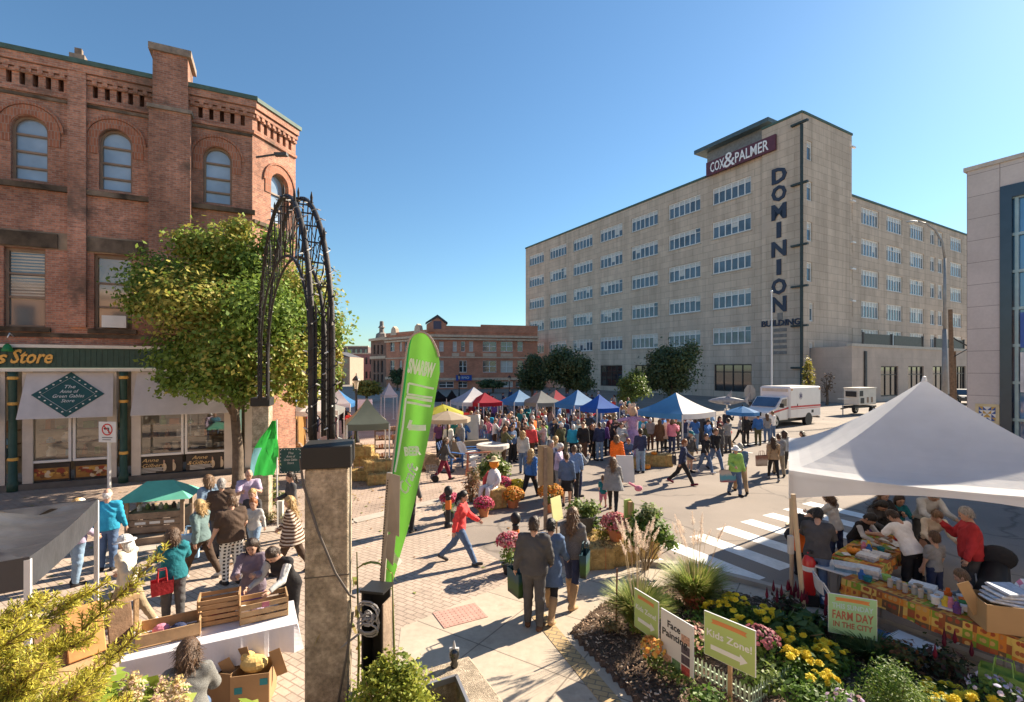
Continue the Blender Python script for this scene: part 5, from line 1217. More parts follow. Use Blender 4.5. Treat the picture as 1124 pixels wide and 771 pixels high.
def lamp_post(px,d,label,zt=None,banner=False):
 root = empty('street_lamp',(XAT(px,d),d,0),0,label, 'street lamp', 'old style street lamps'); h = zt or 3.6
 b = MB(); b.lathe([(.2,0),(.2,.12),(.13,.3),(.1,.7),(.065,.9),(.055,h - .15),(.09,h - .1),(.06,h)],(0,0,0),12); b.build('post',BLACK_M,root,smooth=True)
 b = MB(); b.lathe([(.09,h),(.17,h + .48),(.17,h + .5),(.0,h + .5)],(0,0,0),8); b.build('lantern',mat('lantern_glass',(.62,.56,.44),.3,.1,trans=.4),root)
 b = MB(); b.lathe([(.25,h + .48),(.2,h + .58),(.07,h + .74),(.03,h + .76),(.02,h + .9)],(0,0,0),8); b.build('cap',BLACK_M,root)
 return root
lamp_post(391,28, 'black street lamp with a lantern and a pink and white banner',3.05)
lamp_post(559,62, 'black lantern street lamp beside the far light blue tent',2.6)
lamp_post(504,70, 'black lantern street lamp in front of the bank sign',2.7)
def banner():
 d = 28; x0,x1 = XAT(392.5,d),XAT(408.5,d); z1,z0 = ZAT(438,d),ZAT(470,d); root = empty('street_banner',((x0 + x1)/2,d,z0),0, 'pale pink and lilac banner with purple writing hung on the lamp post', 'banner')
 b = MB(); w = x1 - x0; b.box((0,0,(z1 - z0)/2),(w,.02,z1 - z0)); b.build('cloth',banner_mat(),root)
 M = lambda z: frame((0,-.016,z),(1,0,0)); vi = mat('banner_ink',(.16,.10,.38),.6,0)
 text('Used',.42,root,vi,M((z1 - z0)*.58), 'lettering',.002,.2,width=w*.8); text('Ille',.3,root,mat('banner_ink_red',(.4,.1,.22),.6,0),M((z1 - z0)*.38), 'lettering',.002,.2,width=w*.7)
 for z in (.02,z1 - z0 - .02): b = MB(); b.tube([(-w/2 - .12,0,z),(w/2 + .03,0,z)],.018,6); b.build('bracket',BLACK_M,root)
def banner_mat():
 m = mat('banner_cloth',(.7,.55,.62),.8,0); N,L = m.node_tree.nodes,m.node_tree.links; ob = N.new('ShaderNodeTexCoord').outputs['Object']; s = N.new('ShaderNodeSeparateXYZ'); L.new(ob,s.inputs[0])
 mr = N.new('ShaderNodeMapRange'); mr.inputs[1].default_value = 0; mr.inputs[2].default_value = 1.7; L.new(s.outputs[2],mr.inputs[0]); L.new(ramp(N,L,mr.outputs[0],[(.0,(.72,.42,.36)),(.35,(.74,.50,.55)),(1,(.56,.55,.75))]),N['Principled BSDF'].inputs['Base Color']); return m
banner()
def cobra_lamp():
 d = 50; x = XAT(1037,d); zt = ZAT(262,d); root = empty('cobra_street_lamp',(x,d,0),0, 'tall grey street lamp with a curved arm reaching over the street', 'street lamp')
 b = MB(); b.tube([(0,0,0),(0,0,8.2)],[.28,.2],10); b.tube([(0,0,8.2),(0,0,zt - 2)],[.15,.11],10)
 b.tube([(0,0,zt - 2),(-.25,0,zt - .4),(-1.0,0,zt + .9),(-2.0,0,zt + 1.55),(-2.9,0,zt + 1.75)],[.11,.1,.085,.075,.07],10); b.build('pole',mat('galvanised',(.28,.27,.26),.5,.12,metal=.3),root,smooth=True)
 b = MB(); b.ell((-3.3,0,zt + 1.68),(.62,.2,.16),12,6); b.build('lamp_head',mat('lamp_head',(.42,.40,.37),.5,.1),root,smooth=True)
 b = MB(); b.ell((-3.4,0,zt + 1.57),(.32,.15,.12),12,6); b.build('lens',mat('lamp_lens',(.6,.56,.45),.2,.05),root,smooth=True)
cobra_lamp()
def utility_pole():
 d = 47; x = XAT(1046,d); zt = ZAT(340,d); root = empty('utility_pole',(x,d,0),0, 'weathered wooden utility pole with a side bracket and a second stub pole', 'utility pole')
 b = MB(); b.tube([(0,0,0),(-.25,0,zt)],[.22,.17],10); b.build('pole',WOOD_D,root); b = MB(); b.tube([(.35,.1,0),(.25,.1,zt - 4)],[.12,.1],8); b.build('stub_pole',WOOD_D,root)
 b = MB(); b.bar((-.2,0,zt - 2.6),(1.6,0,zt - 3.6),.09); b.bar((-.1,0,zt - 4.6),(1.5,0,zt - 3.7),.07); b.tube([(1.6,0,zt - 3.6),(1.6,0,zt - 4.3)],.13,8); b.build('bracket',BLACK_M,root)
utility_pole()
def flagpole():
 d = 50; x = XAT(847,d); root = empty('flagpole',(x,d,0),0, 'slim white flagpole without a flag in front of the stone tower', 'flagpole'); zt = ZAT(321,d)
 b = MB(); b.tube([(0,0,0),(0,0,zt)],[.1,.06],10); b.build('pole',METAL_W,root); b = MB(); b.ell((0,0,zt + .08),(.13,.13,.13)); b.build('ball',METAL_W,root,smooth=True)
flagpole()

# ------------------------------------------------------------------ vehicles
def wheel(parent,x,y,r,w=.24):
 b = MB(); b.tube([(x,y - w/2,r),(x,y + w/2,r)],r,18); o = b.build('wheel',mat('tyre',(.016,.015,.015),.85,.2),parent,smooth=False)
 b = MB(); b.tube([(x,y - w/2 - .012,r),(x,y + w/2 + .012,r)],r*.58,14); b.build('rim',mat('rim_grey',(.35,.34,.33),.4,.1,metal=.5),o)
 b = MB(); b.tube([(x,y - w/2 - .03,r),(x,y + w/2 + .03,r)],r*.2,10); b.build('hub',BLACK_M,o)
def ambulance():
 """van nose towards -x, driver's side at +y turned to the viewer by the placing"""
 hd = Vector((.845,.535)); g = V(18.0,35.6,0); rz = math.atan2(hd.y,hd.x)
 root = empty('ambulance',g,rz, 'white box body ambulance with a red side stripe parked in front of the stone building', 'ambulance'); wh = mat('ambulance_white',(.78,.77,.75),.3,.03,2,spec=.6); red = mat('stripe_red',(.55,.03,.04),.35,.05)
 b = MB(); prof = [(1.85,.45),(6.1,.45),(6.1,2.85),(1.85,2.85)]
 b.box((3.98,0,1.72),(4.3,2.3,2.25)); o = b.build('box_body',wh,root); bv(o,.07)
 # cab: side profile with sloping bonnet and windscreen
 c = MB(); pr = [(-.75,.5),(-.78,1.05),(-.6,1.22),(.25,1.38),(1.05,2.12),(1.83,2.2),(1.83,.5)]
 c.prism(pr,1.96,lambda x,z,w: V(x,w - .98,z)); o = c.build('cab',wh,root); bv(o,.05)
 c = MB(); c.prism([(.3,1.46),(1.02,2.08),(1.06,2.05),(.34,1.43)],1.74,lambda x,z,w: V(x - .035,w - .87,z + .035)); c.build('windscreen',glass('car_glass',(.03,.06,.12),.03),root)
 for s in (-1,1):
  c = MB(); c.prism([(.75,1.5),(1.05,1.98),(1.6,2.03),(1.6,1.5)],.02,lambda x,z,w: V(x,s*.985 + (w if s > 0 else -w),z)); d = MB(); d.prism([(.62,.62),(.62,1.42),(1.66,1.42),(1.66,.62)],.014,lambda x,z,w: V(x,s*.982 + s*w,z)); dd = d.build('door',wh,root); c.build('side_window',GL_DARK,dd)
  d = MB(); d.box((1.5,s*1.0,1.3),(.16,.04,.04)); d.build('handle',BLACK_M,dd)
  c = MB(); c.box((.62,s*1.2,1.58),(.1,.26,.3)); c.bar((.66,s*.98,1.5),(.64,s*1.12,1.52),.04); c.build('wing_mirror',BLACK_M,root)
  c = MB(); c.box((3.98,s*1.154,1.42),(4.2,.008,.13)); c.box((3.98,s*1.154,1.27),(4.2,.008,.04)); c.prism([(-.72,1.10),(1.83,1.42),(1.83,1.3),(-.3,1.02)],.01,lambda x,z,w: V(x,s*(.983 + .012) + (0 if s > 0 else -.01) + w,z)); c.build('side_stripe',red,root)
  c = MB(); c.box((3.2,s*1.153,1.62),(1.0,.006,2.0)); e = c.build('body_door',wh,root); c = MB(); c.box((2.75,s*1.17,1.55),(.05,.03,.16)); c.build('handle',BLACK_M,e)
  c = MB(); n = 8; c.prism([(3.2 + .26*math.cos(PI*k/4),2.2 + .3*math.sin(PI*k/4)) for k in range(8)],.012,lambda x,z,w: V(x,s*1.157 + s*w,z)); e = c.build('emblem',mat('emblem_white',(.6,.6,.62),.4,.05),root)
  c = MB()
  for k in range(3): a = PI*k/3; c.bar((3.2 - .19*math.sin(a),s*1.174,2.2 - .2*math.cos(a)),(3.2 + .19*math.sin(a),s*1.174,2.2 + .2*math.cos(a)),.075,.006,up=(0,s,0))
  c.build('emblem_star',mat('emblem_navy',(.06,.05,.15),.4,.05),e)
  for x in (2.0,5.95): c = MB(); c.box((x,s*1.16,2.68),(.2,.03,.13)); c.build('marker_lamp',mat('amber_lens',(.6,.3,.12),.3,.1),root)
  c = MB(); c.box((-.76,s*.72,1.0),(.08,.34,.2)); c.build('headlight',mat('lamp_clear',(.7,.7,.66),.15,.05,spec=.8),root)
  c = MB(); c.box((4.9,s*1.152,1.0),(.3,.01,.22)); c.build('vent',BLACK_M,root)
  for x,y in ((.15,.93),(4.35,1.0)):
   wheel(root,x,s*y,.40,.26); c = MB(); c.tube([(x,s*(y - .1),.42),(x,s*1.158 if x > 2 else s*.99,.42)],.5,18); c.build('wheel_arch',BLACK_M,root)
 c = MB(); c.box((1.82,0,2.64),(.12,1.9,.22)); c.build('light_bar',mat('bar_cream',(.6,.5,.4),.4,.1),root); c = MB(); c.box((3.98,0,2.875),(4.1,2.1,.05)); c.build('roof_panel',wh,root)
 c = MB(); c.box((-.8,0,.62),(.2,1.9,.24)); c.build('bumper',METAL_G,root); c = MB(); c.box((-.79,0,1.0),(.05,1.0,.26)); c.build('grille',BLACK_M,root)
 c = MB(); c.box((2.6,0,.42),(6.2,1.5,.2)); c.build('chassis',BLACK_M,root)
 c = MB(); c.box((6.14,0,.5),(.16,2.1,.14)); c.build('rear_step',METAL_G,root)
def bv(o,w,seg=2):
 m = o.modifiers.new('bevel', 'BEVEL'); m.width = w; m.segments = seg; m.limit_method = 'ANGLE'
ambulance()
def generator():
 g = G(934,455.5); root = empty('generator_trailer',g,rad(28), 'cream box generator on a two wheeled trailer beyond the ambulance', 'trailer'); cr = mat('generator_cream',(.62,.58,.50),.5,.08)
 b = MB(); b.box((1.5,0,1.65),(2.9,1.3,1.5)); bv(b.build('housing',cr,root),.05); b = MB(); b.box((1.5,0,2.43),(3.0,1.4,.08)); b.build('roof',cr,root)
 for x,z,w,h in ((.45,1.95,.55,.5),(.6,1.3,.6,.5),(1.5,1.35,.3,.5),(2.2,1.35,.3,.5)): b = MB(); b.box((x,-.655,z),(w,.02,h)); b.build('vent',BLACK_M if z > 1.5 or x < .7 else WOOD_G,root)
 b = MB(); b.box((-.0,.0,1.9),(.06,.9,.5)); b.build('control_panel',BLACK_M,root)
 b = MB(); b.box((1.4,0,.72),(3.6,1.1,.16)); b.bar((-.4,0,.7),(-1.6,0,.6),.1); b.build('frame',BLACK_M,root)
 for s in (-1,1): wheel(root,2.1,s*.72,.38,.22)
 b = MB(); b.tube([(-1.3,0,.02),(-1.3,0,.9)],.05,8); b.build('jack',METAL_G,root); b = MB(); b.bar((-.1,0,1.45),(-1.9,.1,1.5),.05); b.build('tow_mast',METAL_W,root)
generator()
def barrier():
 root = empty('crowd_barrier',G(862,450),rad(20), 'pale metal crowd barrier standing between the ambulance and the generator', 'barrier'); b = MB(); b.tube([(0,0,0),(0,0,1.1),(2.6,0,1.1),(2.6,0,0)],.025,6); b.tube([(0,0,.2),(2.6,0,.2)],.02,6); b.build('frame',METAL_W,root)
 for k in range(13): b = MB(); b.tube([(.2 + k*.18,0,.2),(.2 + k*.18,0,1.1)],.012,5); b.build('bar',METAL_W,root)
 for x in (.4,2.2): b = MB(); b.bar((x,-.3,.03),(x,.3,.03),.05); b.build('foot',METAL_W,root)
o_ = barrier()
def pickup(px,py,col,label,rz):
 root = empty('parked_truck',G(px,py),rz,label, 'pickup truck'); pm = mat('truck_' + label.split()[0],col,.3,.05,spec=.7)
 b = MB(); b.prism([(-2.6,.45),(-2.65,1.0),(-1.5,1.12),(-.7,1.75),(.7,1.78),(.95,1.1),(2.6,1.1),(2.6,.45)],1.8,lambda x,z,w: V(x,w - .9,z)); bv(b.build('body',pm,root),.05)
 b = MB(); b.prism([(-1.45,1.15),(-.72,1.7),(-.7,1.66),(-1.42,1.12)],1.6,lambda x,z,w: V(x - .02,w - .8,z + .02)); b.build('windscreen',GL_DARK,root)
 for s in (-1,1):
  b = MB(); b.prism([(-1.2,1.15),(-.68,1.65),(.62,1.68),(.78,1.15)],.012,lambda x,z,w: V(x,s*.9 + s*w,z)); b.build('side_window',GL_DARK,root); b = MB(); b.box((-2.63,s*.65,.92),(.06,.3,.16)); b.build('headlight',mat('lamp_clear',(.7,.7,.66)),root)
  for x in (-1.7,1.6): wheel(root,x,s*.82,.38)
pickup(1058,443.5,(.04,.045,.05), 'dark pickup truck parked beyond the pale stone corner building',rad(60))
def shark_sculpture():
 g = G(798,472); root = empty('shark_sculpture',g,rad(-8), 'grey fish shaped sculpture raised on a short post near the ambulance', 'sculpture'); gm = mat('fish_grey',(.30,.31,.33),.45,.3,4,spec=.5)
 b = MB(); prof = [(-1.25,.02,.02),(-1.0,.13,.12),(-.5,.26,.24),(0,.3,.3),(.5,.22,.22),(.9,.1,.12),(1.15,.05,.07)]; n = 12; vs = [(x,ry*math.cos(2*PI*k/n),2.0 + rz_*math.sin(2*PI*k/n)) for x,ry,rz_ in prof for k in range(n)]
 b.add(vs,[(i*n + k,i*n + (k + 1) % n,(i + 1)*n + (k + 1) % n,(i + 1)*n + k) for i in range(len(prof) - 1) for k in range(n)]); b.build('body',gm,root,smooth=True)
 f = MB(); f.prism([(-.1,2.25),(.3,2.72),(.28,2.2)],.05,lambda x,z,w: V(x,w - .025,z)); f.build('dorsal_fin',gm,root); f = MB(); f.prism([(1.05,2.0),(1.5,2.55),(1.35,2.05),(1.45,1.7)],.05,lambda x,z,w: V(x,w - .025,z)); f.build('tail_fin',gm,root)
 for s in (-1,1): f = MB(); f.prism([(-.35,.2),(.05,.75),(.1,.2)],.05,lambda x,y,w: V(x,s*y,1.86 - y*.2 + w)); f.build('side_fin',gm,root)
 f = MB(); f.tube([(0,0,0),(0,0,1.75)],.06,8); f.box((0,0,1.3),(.35,.1,.3)); f.box((0,0,.05),(.5,.5,.1)); f.build('stand',METAL_W,root)
shark_sculpture()
def stop_sign():
 d = 38; root = empty('stop_sign',(XAT(823,d),d,0),rad(160), 'bare metal back of an eight sided stop sign near the fish sculpture', 'road sign'); z = ZAT(431,d)
 b = MB(); b.tube([(0,.03,0),(0,.03,z + .5)],.035,8); b.build('post',METAL_G,root); b = MB(); b.prism([(.42*math.cos(PI/8 + PI*k/4),z + .62*math.sin(PI/8 + PI*k/4)) for k in range(8)],.02,lambda x,q,w: V(x,w,q)); b.build('plate',mat('sign_back',(.36,.36,.34),.5,.1,metal=.4),root)
stop_sign()
# scattered market furniture between the crowd and the street
def hay_bale(loc,rz,label,size=(.9,.45,.4)):
 def mk():
  root = empty('hay_bale',(0,0,0),0,label, 'hay bale', 'hay bales around the market'); rr = random.Random(5); b = MB(); b.box((0,0,size[2]/2),size); o = b.build('straw',mat('straw',(.42,.29,.11),.95,.35,9,1.0,45),root); bv(o,.04)
  w = MB()
  for k in range(500):
   f = rr.choice((0,1,2,2)); p = [rr.uniform(-.5,.5)*size[0],rr.uniform(-.5,.5)*size[1],rr.uniform(0,1)*size[2]]
   if f == 0: p[0] = rr.choice((-.5,.5))*size[0]
   if f == 1: p[1] = rr.choice((-.5,.5))*size[1]
   if f == 2: p[2] = size[2]
   d = Vector((rr.gauss(0,1),rr.gauss(0,1),rr.gauss(0,.7))).normalized()*rr.uniform(.05,.14); w.bar(Vector(p),Vector(p) + d,.006,m=rr.randrange(2))
  w.build('loose_straw',[mat('straw_light',(.60,.45,.20),.9,.2),mat('straw_dark',(.30,.20,.08),.9,.2)],root,fix=False)['kind'] = 'stuff'
  for s in (-.25,.25): t = MB(); z = .004; a,c = size[1]/2 + z,size[2] + z; t.tube([(s*size[0],-a,0),(s*size[0],-a,c),(s*size[0],a,c),(s*size[0],a,0)],.008,4); t.build('twine',mat('twine',(.5,.2,.08)),root)
  return root
 return inst(('bale',size),mk,loc,rz,label)
for (px,py,z,rz,lab) in ((400,527,0,.1, 'hay bale at the bottom of the stack of bales, nearest the concrete arch post'),(402,522,.4,.25, 'hay bale in the middle of the stack behind the arch post'),(396,523,.8,0, 'hay bale on top of the stack behind the arch post'),
        (418,531,0,.4, 'hay bale standing in front of the stack behind the arch post'),(415,529,.4,.5, 'hay bale leaning on the upper front of the stack behind the arch post')):
 g = G(px,py); hay_bale((g.x,g.y,z),rz,lab,(.95,.5,.4))
g = G(722,511.5); hay_bale((g.x,g.y,0),-.1, 'hay bale with an orange pumpkin beside the princess figure',(1.2,.5,.5))
def adirondack(loc,rz,col,label):
 def mk():
  root = empty('garden_chair',(0,0,0),0,label, 'garden chair', 'slatted garden chairs by the stalls'); m = mat('chair_' + col,CLR[col] if col != 'white' else (.72,.72,.70),.5,.08)
  for k in range(6): b = MB(); x = -.25 + k*.1; b.bar((x,.3,.35),(x*1.15,.62,1.05 + .08*(1 - abs(k - 2.5)/2.5)),.085,.02,up=(1,0,0)); b.build('back_slat',m,root)
  b = MB(); b.box((0,.02,.36),(.56,.6,.03),M=Matrix.Rotation(-.2,3, 'X')); b.build('seat',m,root)
  for s in (-1,1):
   b = MB(); b.box((s*.36,0,.58),(.13,.75,.025)); b.build('armrest',m,root); b = MB(); b.bar((s*.33,-.3,0),(s*.33,-.3,.57),.09,.03); b.build('leg',m,root); b = MB(); b.bar((s*.31,-.33,.36),(s*.31,.62,.02),.1,.03,up=(1,0,0)); b.build('leg',m,root)
  return root
 return inst(('adir',col),mk,loc,rz,label)
adirondack(G(519,512),2.2, 'white', 'white slatted garden chair under the beige umbrella')
adirondack(G(517,506),1.9, 'blue', 'blue slatted garden chair behind the white one')
adirondack(G(533,498),.4, 'blue', 'tall blue slatted garden chair seen from behind next to the stone urn')
adirondack(G(496,514),.9, 'blue', 'low blue garden chair behind the woman pulling a cart')
def stone_urn():
 root = empty('stone_planter',G(541,513),0, 'pale round stone pedestal planter with a wide flat rim', 'planter'); st = mat('pale_stone',(.5,.47,.43),.9,.12,6,.4,40)
 b = MB(); b.lathe([(.55,0),(.55,.12),(.36,.2),(.28,.5),(.34,.62),(.55,.78)],(0,0,0),22); b.build('pedestal',st,root,smooth=False); b = MB(); b.lathe([(.55,.78),(.7,.84),(.7,.98),(.6,1.0),(.1,.97)],(0,0,0),22); b.build('rim',st,root)
stone_urn()
def easel():
 root = empty('wooden_rack',G(525,524),.3, 'light red wooden folding rack standing empty in the street', 'rack'); m = mat('rack_red',(.45,.17,.10),.7,.2)
 for s in (-1,1):
  b = MB(); b.bar((s*.45,-.2,0),(s*.4,0,.95),.05); b.build('leg',m,root); b = MB(); b.bar((s*.42,.3,0),(s*.4,0,.95),.05); b.build('leg',m,root)
 b = MB(); b.bar((-.5,0,.95),(.5,0,.95),.05); b.bar((-.44,-.13,.3),(.44,-.13,.3),.04); b.build('rail',m,root)
easel()
def princess():
 g = G(694,501); root = empty('princess_scarecrow',g,rad(10), 'giant straw princess figure in a lilac gown with a small crown', 'scarecrow'); pk = mat('gown_lilac',(.48,.30,.48),.8,.3,5,.6,14)
 b = MB(); b.lathe([(.85,0),(.8,.5),(.62,1.0),(.35,1.5),(.2,1.72),(.27,2.0),(.3,2.2),(.16,2.35),(.08,2.42)],(0,0,0),18); o = b.build('gown',pk,root,smooth=True)
 for s in (-1,1): b = MB(); b.tube([(s*.2,0,2.25),(s*.55,0,2.22),(s*.95,-.05,2.15)],[.14,.11,.08],8); b.build('sleeve',pk,root,smooth=True); b = MB(); b.ell((s*1.02,-.05,2.13),(.1,.07,.07)); b.build('glove',mat('glove_cream',(.6,.46,.36)),root,smooth=True)
 b = MB(); b.ell((0,-.02,2.72),(.25,.25,.32),14,8); b.build('head',mat('sack_face',(.55,.38,.26),.9,.1),root,smooth=True); b = MB(); b.ell((0,.06,2.76),(.29,.26,.34),12,8); b.build('hair',mat('yarn_pink',(.55,.36,.30),.9,.3,8),root,smooth=True)
 b = MB(); n = 10; b.add([(.2*math.cos(2*PI*k/n),.2*math.sin(2*PI*k/n),2.98) for k in range(n)] + [(.24*math.cos(2*PI*k/n),.24*math.sin(2*PI*k/n),3.2 if k % 2 else 3.08) for k in range(n)],[(k,(k + 1) % n,n + (k + 1) % n,n + k) for k in range(n)]); b.build('crown_band',mat('crown_pale',(.6,.5,.42),.5,.1),root); root.scale = (.8,)*3
princess()
def pumpkin(loc,r,label):
 def mk():
  root = empty('pumpkin',(0,0,0),0,label, 'pumpkin', 'pumpkins in the displays'); b = MB(); n = 20; prof = [(.0,.03),(.6,.02),(.95,.3),(1.0,.62),(.8,.98),(.35,1.12),(.05,1.04)]
  vs = [((q*(1 + .06*math.cos(10*2*PI*k/n)))*math.cos(2*PI*k/n),(q*(1 + .06*math.cos(10*2*PI*k/n)))*math.sin(2*PI*k/n),z) for q,z in prof for k in range(n)]
  b.add(vs,[(i*n + k,i*n + (k + 1) % n,(i + 1)*n + (k + 1) % n,(i + 1)*n + k) for i in range(len(prof) - 1) for k in range(n)]); b.build('rind',mat('pumpkin_orange',(.72,.24,.02),.5,.15,3),root,smooth=True); b = MB(); b.tube([(0,0,1.02),(.05,0,1.25),(.15,0,1.38)],[.12,.08,.09],6); b.build('stalk',mat('stalk_green',(.12,.12,.04)),root); return root
 return inst('pumpkin',mk,loc,0,label,r)
pumpkin(G(709,515),.2, 'orange pumpkin on the ground left of the single hay bale'); g = G(718,512); pumpkin((g.x,g.y,.5),.13, 'small orange pumpkin on top of the single hay bale')
def stall_table(px,py,w,rz,clothc,label,goods=14,seed=1):
 g = G(px,py); root = empty('stall_table',g,rz,label, 'table', 'trestle tables of the market'); b = MB(); b.box((0,0,.73),(w,.75,.03)); b.build('tabletop',WOOD,root)
 c = MB(); c.box((0,0,.42),(w + .03,.78,.66)); c.build('cloth_skirt',fabric(clothc,.1),root); return root
stall_table(680,487,2.6,.3, 'beige', 'long pale trestle table at the edge of the crowd beside the princess figure')
stall_table(776,482,2.4,.5, 'white', 'white covered table under the blue and white tent near the ambulance')
stall_table(512,500,2.0,.4, 'beige', 'beige covered table under the beige umbrella')
def barrel(px,py,label):
 root = empty('wicker_basket',G(px,py),.6,label, 'basket'); b = MB(); b.tube([(0,-.35,.36),(0,.35,.36)],.36,16); b.build('basket',mat('wicker',(.40,.30,.19),.9,.3,12,.8,60),root); b = MB(); b.tube([(0,-.36,.36),(0,-.37,.36)],.3,16); b.build('lid',mat('wicker_dark',(.25,.18,.11),.9,.3,12),root)
barrel(470,516, 'large round wicker drum lying beside the beige table')
def shelf_rack():
 root = empty('wooden_display_rack',G(425,512),.3, 'dark wooden rack with rows of goods under the dull green canopy', 'display rack')
 for k in range(4):
  b = MB(); b.box((0,0,.4 + k*.38),(1.0,.35,.03)); s = b.build('shelf',WOOD_D,root); b = MB(); rr = random.Random(k)
  for j in range(9): b.box((-.42 + j*.105,0,.4 + k*.38 + .1),(.08,.2,rr.uniform(.1,.2)),m=rr.randrange(3))
  b.build('goods',[mat('goods_cream',(.6,.5,.36)),mat('goods_rust',(.4,.16,.07)),mat('goods_brown',(.2,.11,.06))],s)
 for x in (-.5,.5):
  b = MB(); b.bar((x,.15,0),(x,.15,1.75),.05); b.build('upright',WOOD_D,root)
shelf_rack()
def notice_board(px,py,w,h,label,col,txt=None):
 g = G(px,py); root = empty('notice_board',g,.15,label, 'board'); b = MB(); b.box((0,0,h/2 + .05),(w,.04,h),M=Matrix.Rotation(-.1,3, 'X')); b.build('panel',mat('board_' + label.split()[0],col,.6,.1),root); return root
notice_board(514,500,.0 + 1.0,1.9, 'pale grey tall board standing behind the umbrellas',(.5,.48,.45))
def picnic_easel():
 g = G(686,533); root = empty('folding_easel',g,rad(-8), 'white covered folding easel stand in the street near the orange jacket', 'easel'); b = MB()
 b.prism([(-.35,.1),(.35,.1),(.3,1.05),(-.3,1.05)],.03,lambda x,z,w: V(x,z*.12 + w,z)); b.build('panel',mat('easel_white',(.72,.70,.67),.6,.05),root)
 for s in (-1,1): b = MB(); b.bar((s*.3,.45,0),(s*.25,.13,1.0),.04); b.build('leg',METAL_W,root)
picnic_easel()
# ------------------------------------------------------------------ the iron arch on its two concrete posts
AGG = mat('aggregate_concrete',(.47,.38,.28),.95,.3,26,.9,80,dirt=.35,detail=8)
def iron_arch():
 N0,N1 = V(-1.93,5.2,0),V(-6.85,13.5,0); root = empty('iron_arch',N0,0, 'dark iron arch hung with small bulbs, standing on two concrete posts', 'arch'); B_ = N1 - N0
 sp = B_.normalized(); sd = Vector((sp.y,-sp.x,0)); iron = mat('dark_iron',(.035,.032,.03),.6,.3,8,.3,40,metal=.4); capm = mat('post_cap_black',(.022,.022,.022),.6,.15)
 for c in (V(0,0,0),B_):
  b = MB(); b.box(c + V(0,0,1.62),(.42,.46,3.14),rz=rad(14)); 
  b.box(c + V(0,0,.05),(.54,.58,.1),rz=rad(14)); o = b.build('post',AGG,root); bv(o,.015,1)
  b = MB()
  for z in (.62,.78,2.1): b.box(c + V(0,0,z),(.428,.468,.012),rz=rad(14))
  b.build('joint',mat('joint_dark',(.12,.1,.08),.95,.1),o)
  b = MB(); b.box(c + V(0,0,3.305),(.48,.52,.225),rz=rad(14)); bv(b.build('post_cap',capm,root),.01,1)
 def S(t): return (1 - math.cos(t))/2
 def leg(t): return min(1,math.sin(t)/.42)          # straight legs that spring into a flat half ellipse
 def P(t,h,off): q = max(0,(t - .43)/(PI - .86)); q = min(1,q)*PI; return B_*(.045 + S(q)*.91) + sd*off + V(0,0,3.40 + 1.1*leg(t) + (h - 1.1)*math.sin(q))
 K = 60; ho,hi = 3.75,2.75
 for off in (-.11,.11):
  b = MB(); b.tube([P(PI*k/K,ho,off) for k in range(K + 1)],.035,8); b.build('outer_hoop',iron,root,smooth=True)
  def Pi(t): return P(t,hi,off*.75)*1.0 + (B_*.5 - B_*(.045 + S(min(1,max(0,(t - .43)/(PI - .86)))*PI)*.91))*.07
  b = MB(); b.tube([Pi(PI*k/K) for k in range(K + 1)],.024,6); b.build('inner_hoop',iron,root,smooth=True)
  b = MB(); rr = random.Random(int(off*100))
  for k in range(1,34):
   t = PI*k/34; b.bar(P(t,ho,off),Pi(t + rr.uniform(-.05,.05)),.014); 
   if k % 2: b.bar(P(t,ho,off),Pi(t + PI/34),.01)
  b.build('lattice_rod',iron,root)
  for s_ in (0,1):                         # straight uprights beside each leg
   for du in (.045,.085): b = MB(); u = du if not s_ else 1 - du; b.tube([B_*u + sd*off*.6 + V(0,0,3.38),B_*u + sd*off*.6 + V(0,0,4.9)],.014,6); b.build('upright_rod',iron,root)
 b = MB()
 for k in range(2,35): t = PI*k/36; b.bar(P(t,ho,-.11),P(t,ho,.11),.016)
 b.build('cross_rod',iron,root)
 for k in range(6,31,3):
  t = PI*k/36
  for off in (-.11,.11): b = MB(); p = P(t,ho,off); b.tube([p,p + V(0,0,.12),p + V(0,0,.2)],[.012,.02,.004],6); b.build('finial',iron,root)
 rr = random.Random(8); w = MB(); bl = MB()
 for off in (-.11,.11):
  pts = []
  for k in range(260):
   t = PI*k/259; a = k*.9; p = P(t,ho,off) + (sd*math.cos(a) + sp*math.sin(a))*.062; pts.append(p)
   if k % 4 == 0: d = (sd*math.cos(a) + sp*math.sin(a) + V(0,0,rr.uniform(-.6,.6))).normalized(); bl.tube([p,p + d*.05],[.011,.005],5)
  w.tube(pts,.007,4)
  pts = []
  for k in range(80): t = PI*k/79; pts.append(P(t,(ho + hi)/2 + .3*math.sin(k*1.3),off*math.cos(k*.8)))
  w.tube(pts,.006,4)
 w.build('light_cable',BLACK_M,root); bl.build('bulbs',mat('bulb_clear',(.65,.65,.6),.15,.05,spec=.9),root)
iron_arch()
def cable():
 b = MB(); P0 = V(-2.12,4.92,3.3); b.tube([P0,V(-2.08,4.9,3.05),V(-1.93,4.88,2.6),V(-1.75,4.87,2.18),V(-1.62,4.9,1.95),V(-1.58,4.95,1.9)],.012,6); o = b.build('power_cable',mat('cable_grey',(.10,.085,.075),.6,.1)); tag(o, 'dark power cable running from the arch post cap down to the flag stand', 'cable')
 b = MB(); b.tube([V(-1.6,4.95,1.75),V(-1.66,4.93,1.3),V(-1.74,4.95,.9),V(-1.8,5.0,.5)],.012,6); tag(b.build('power_cable',_M['cable_grey']), 'short black power cable hanging down beside the flag stand', 'cable')
cable()
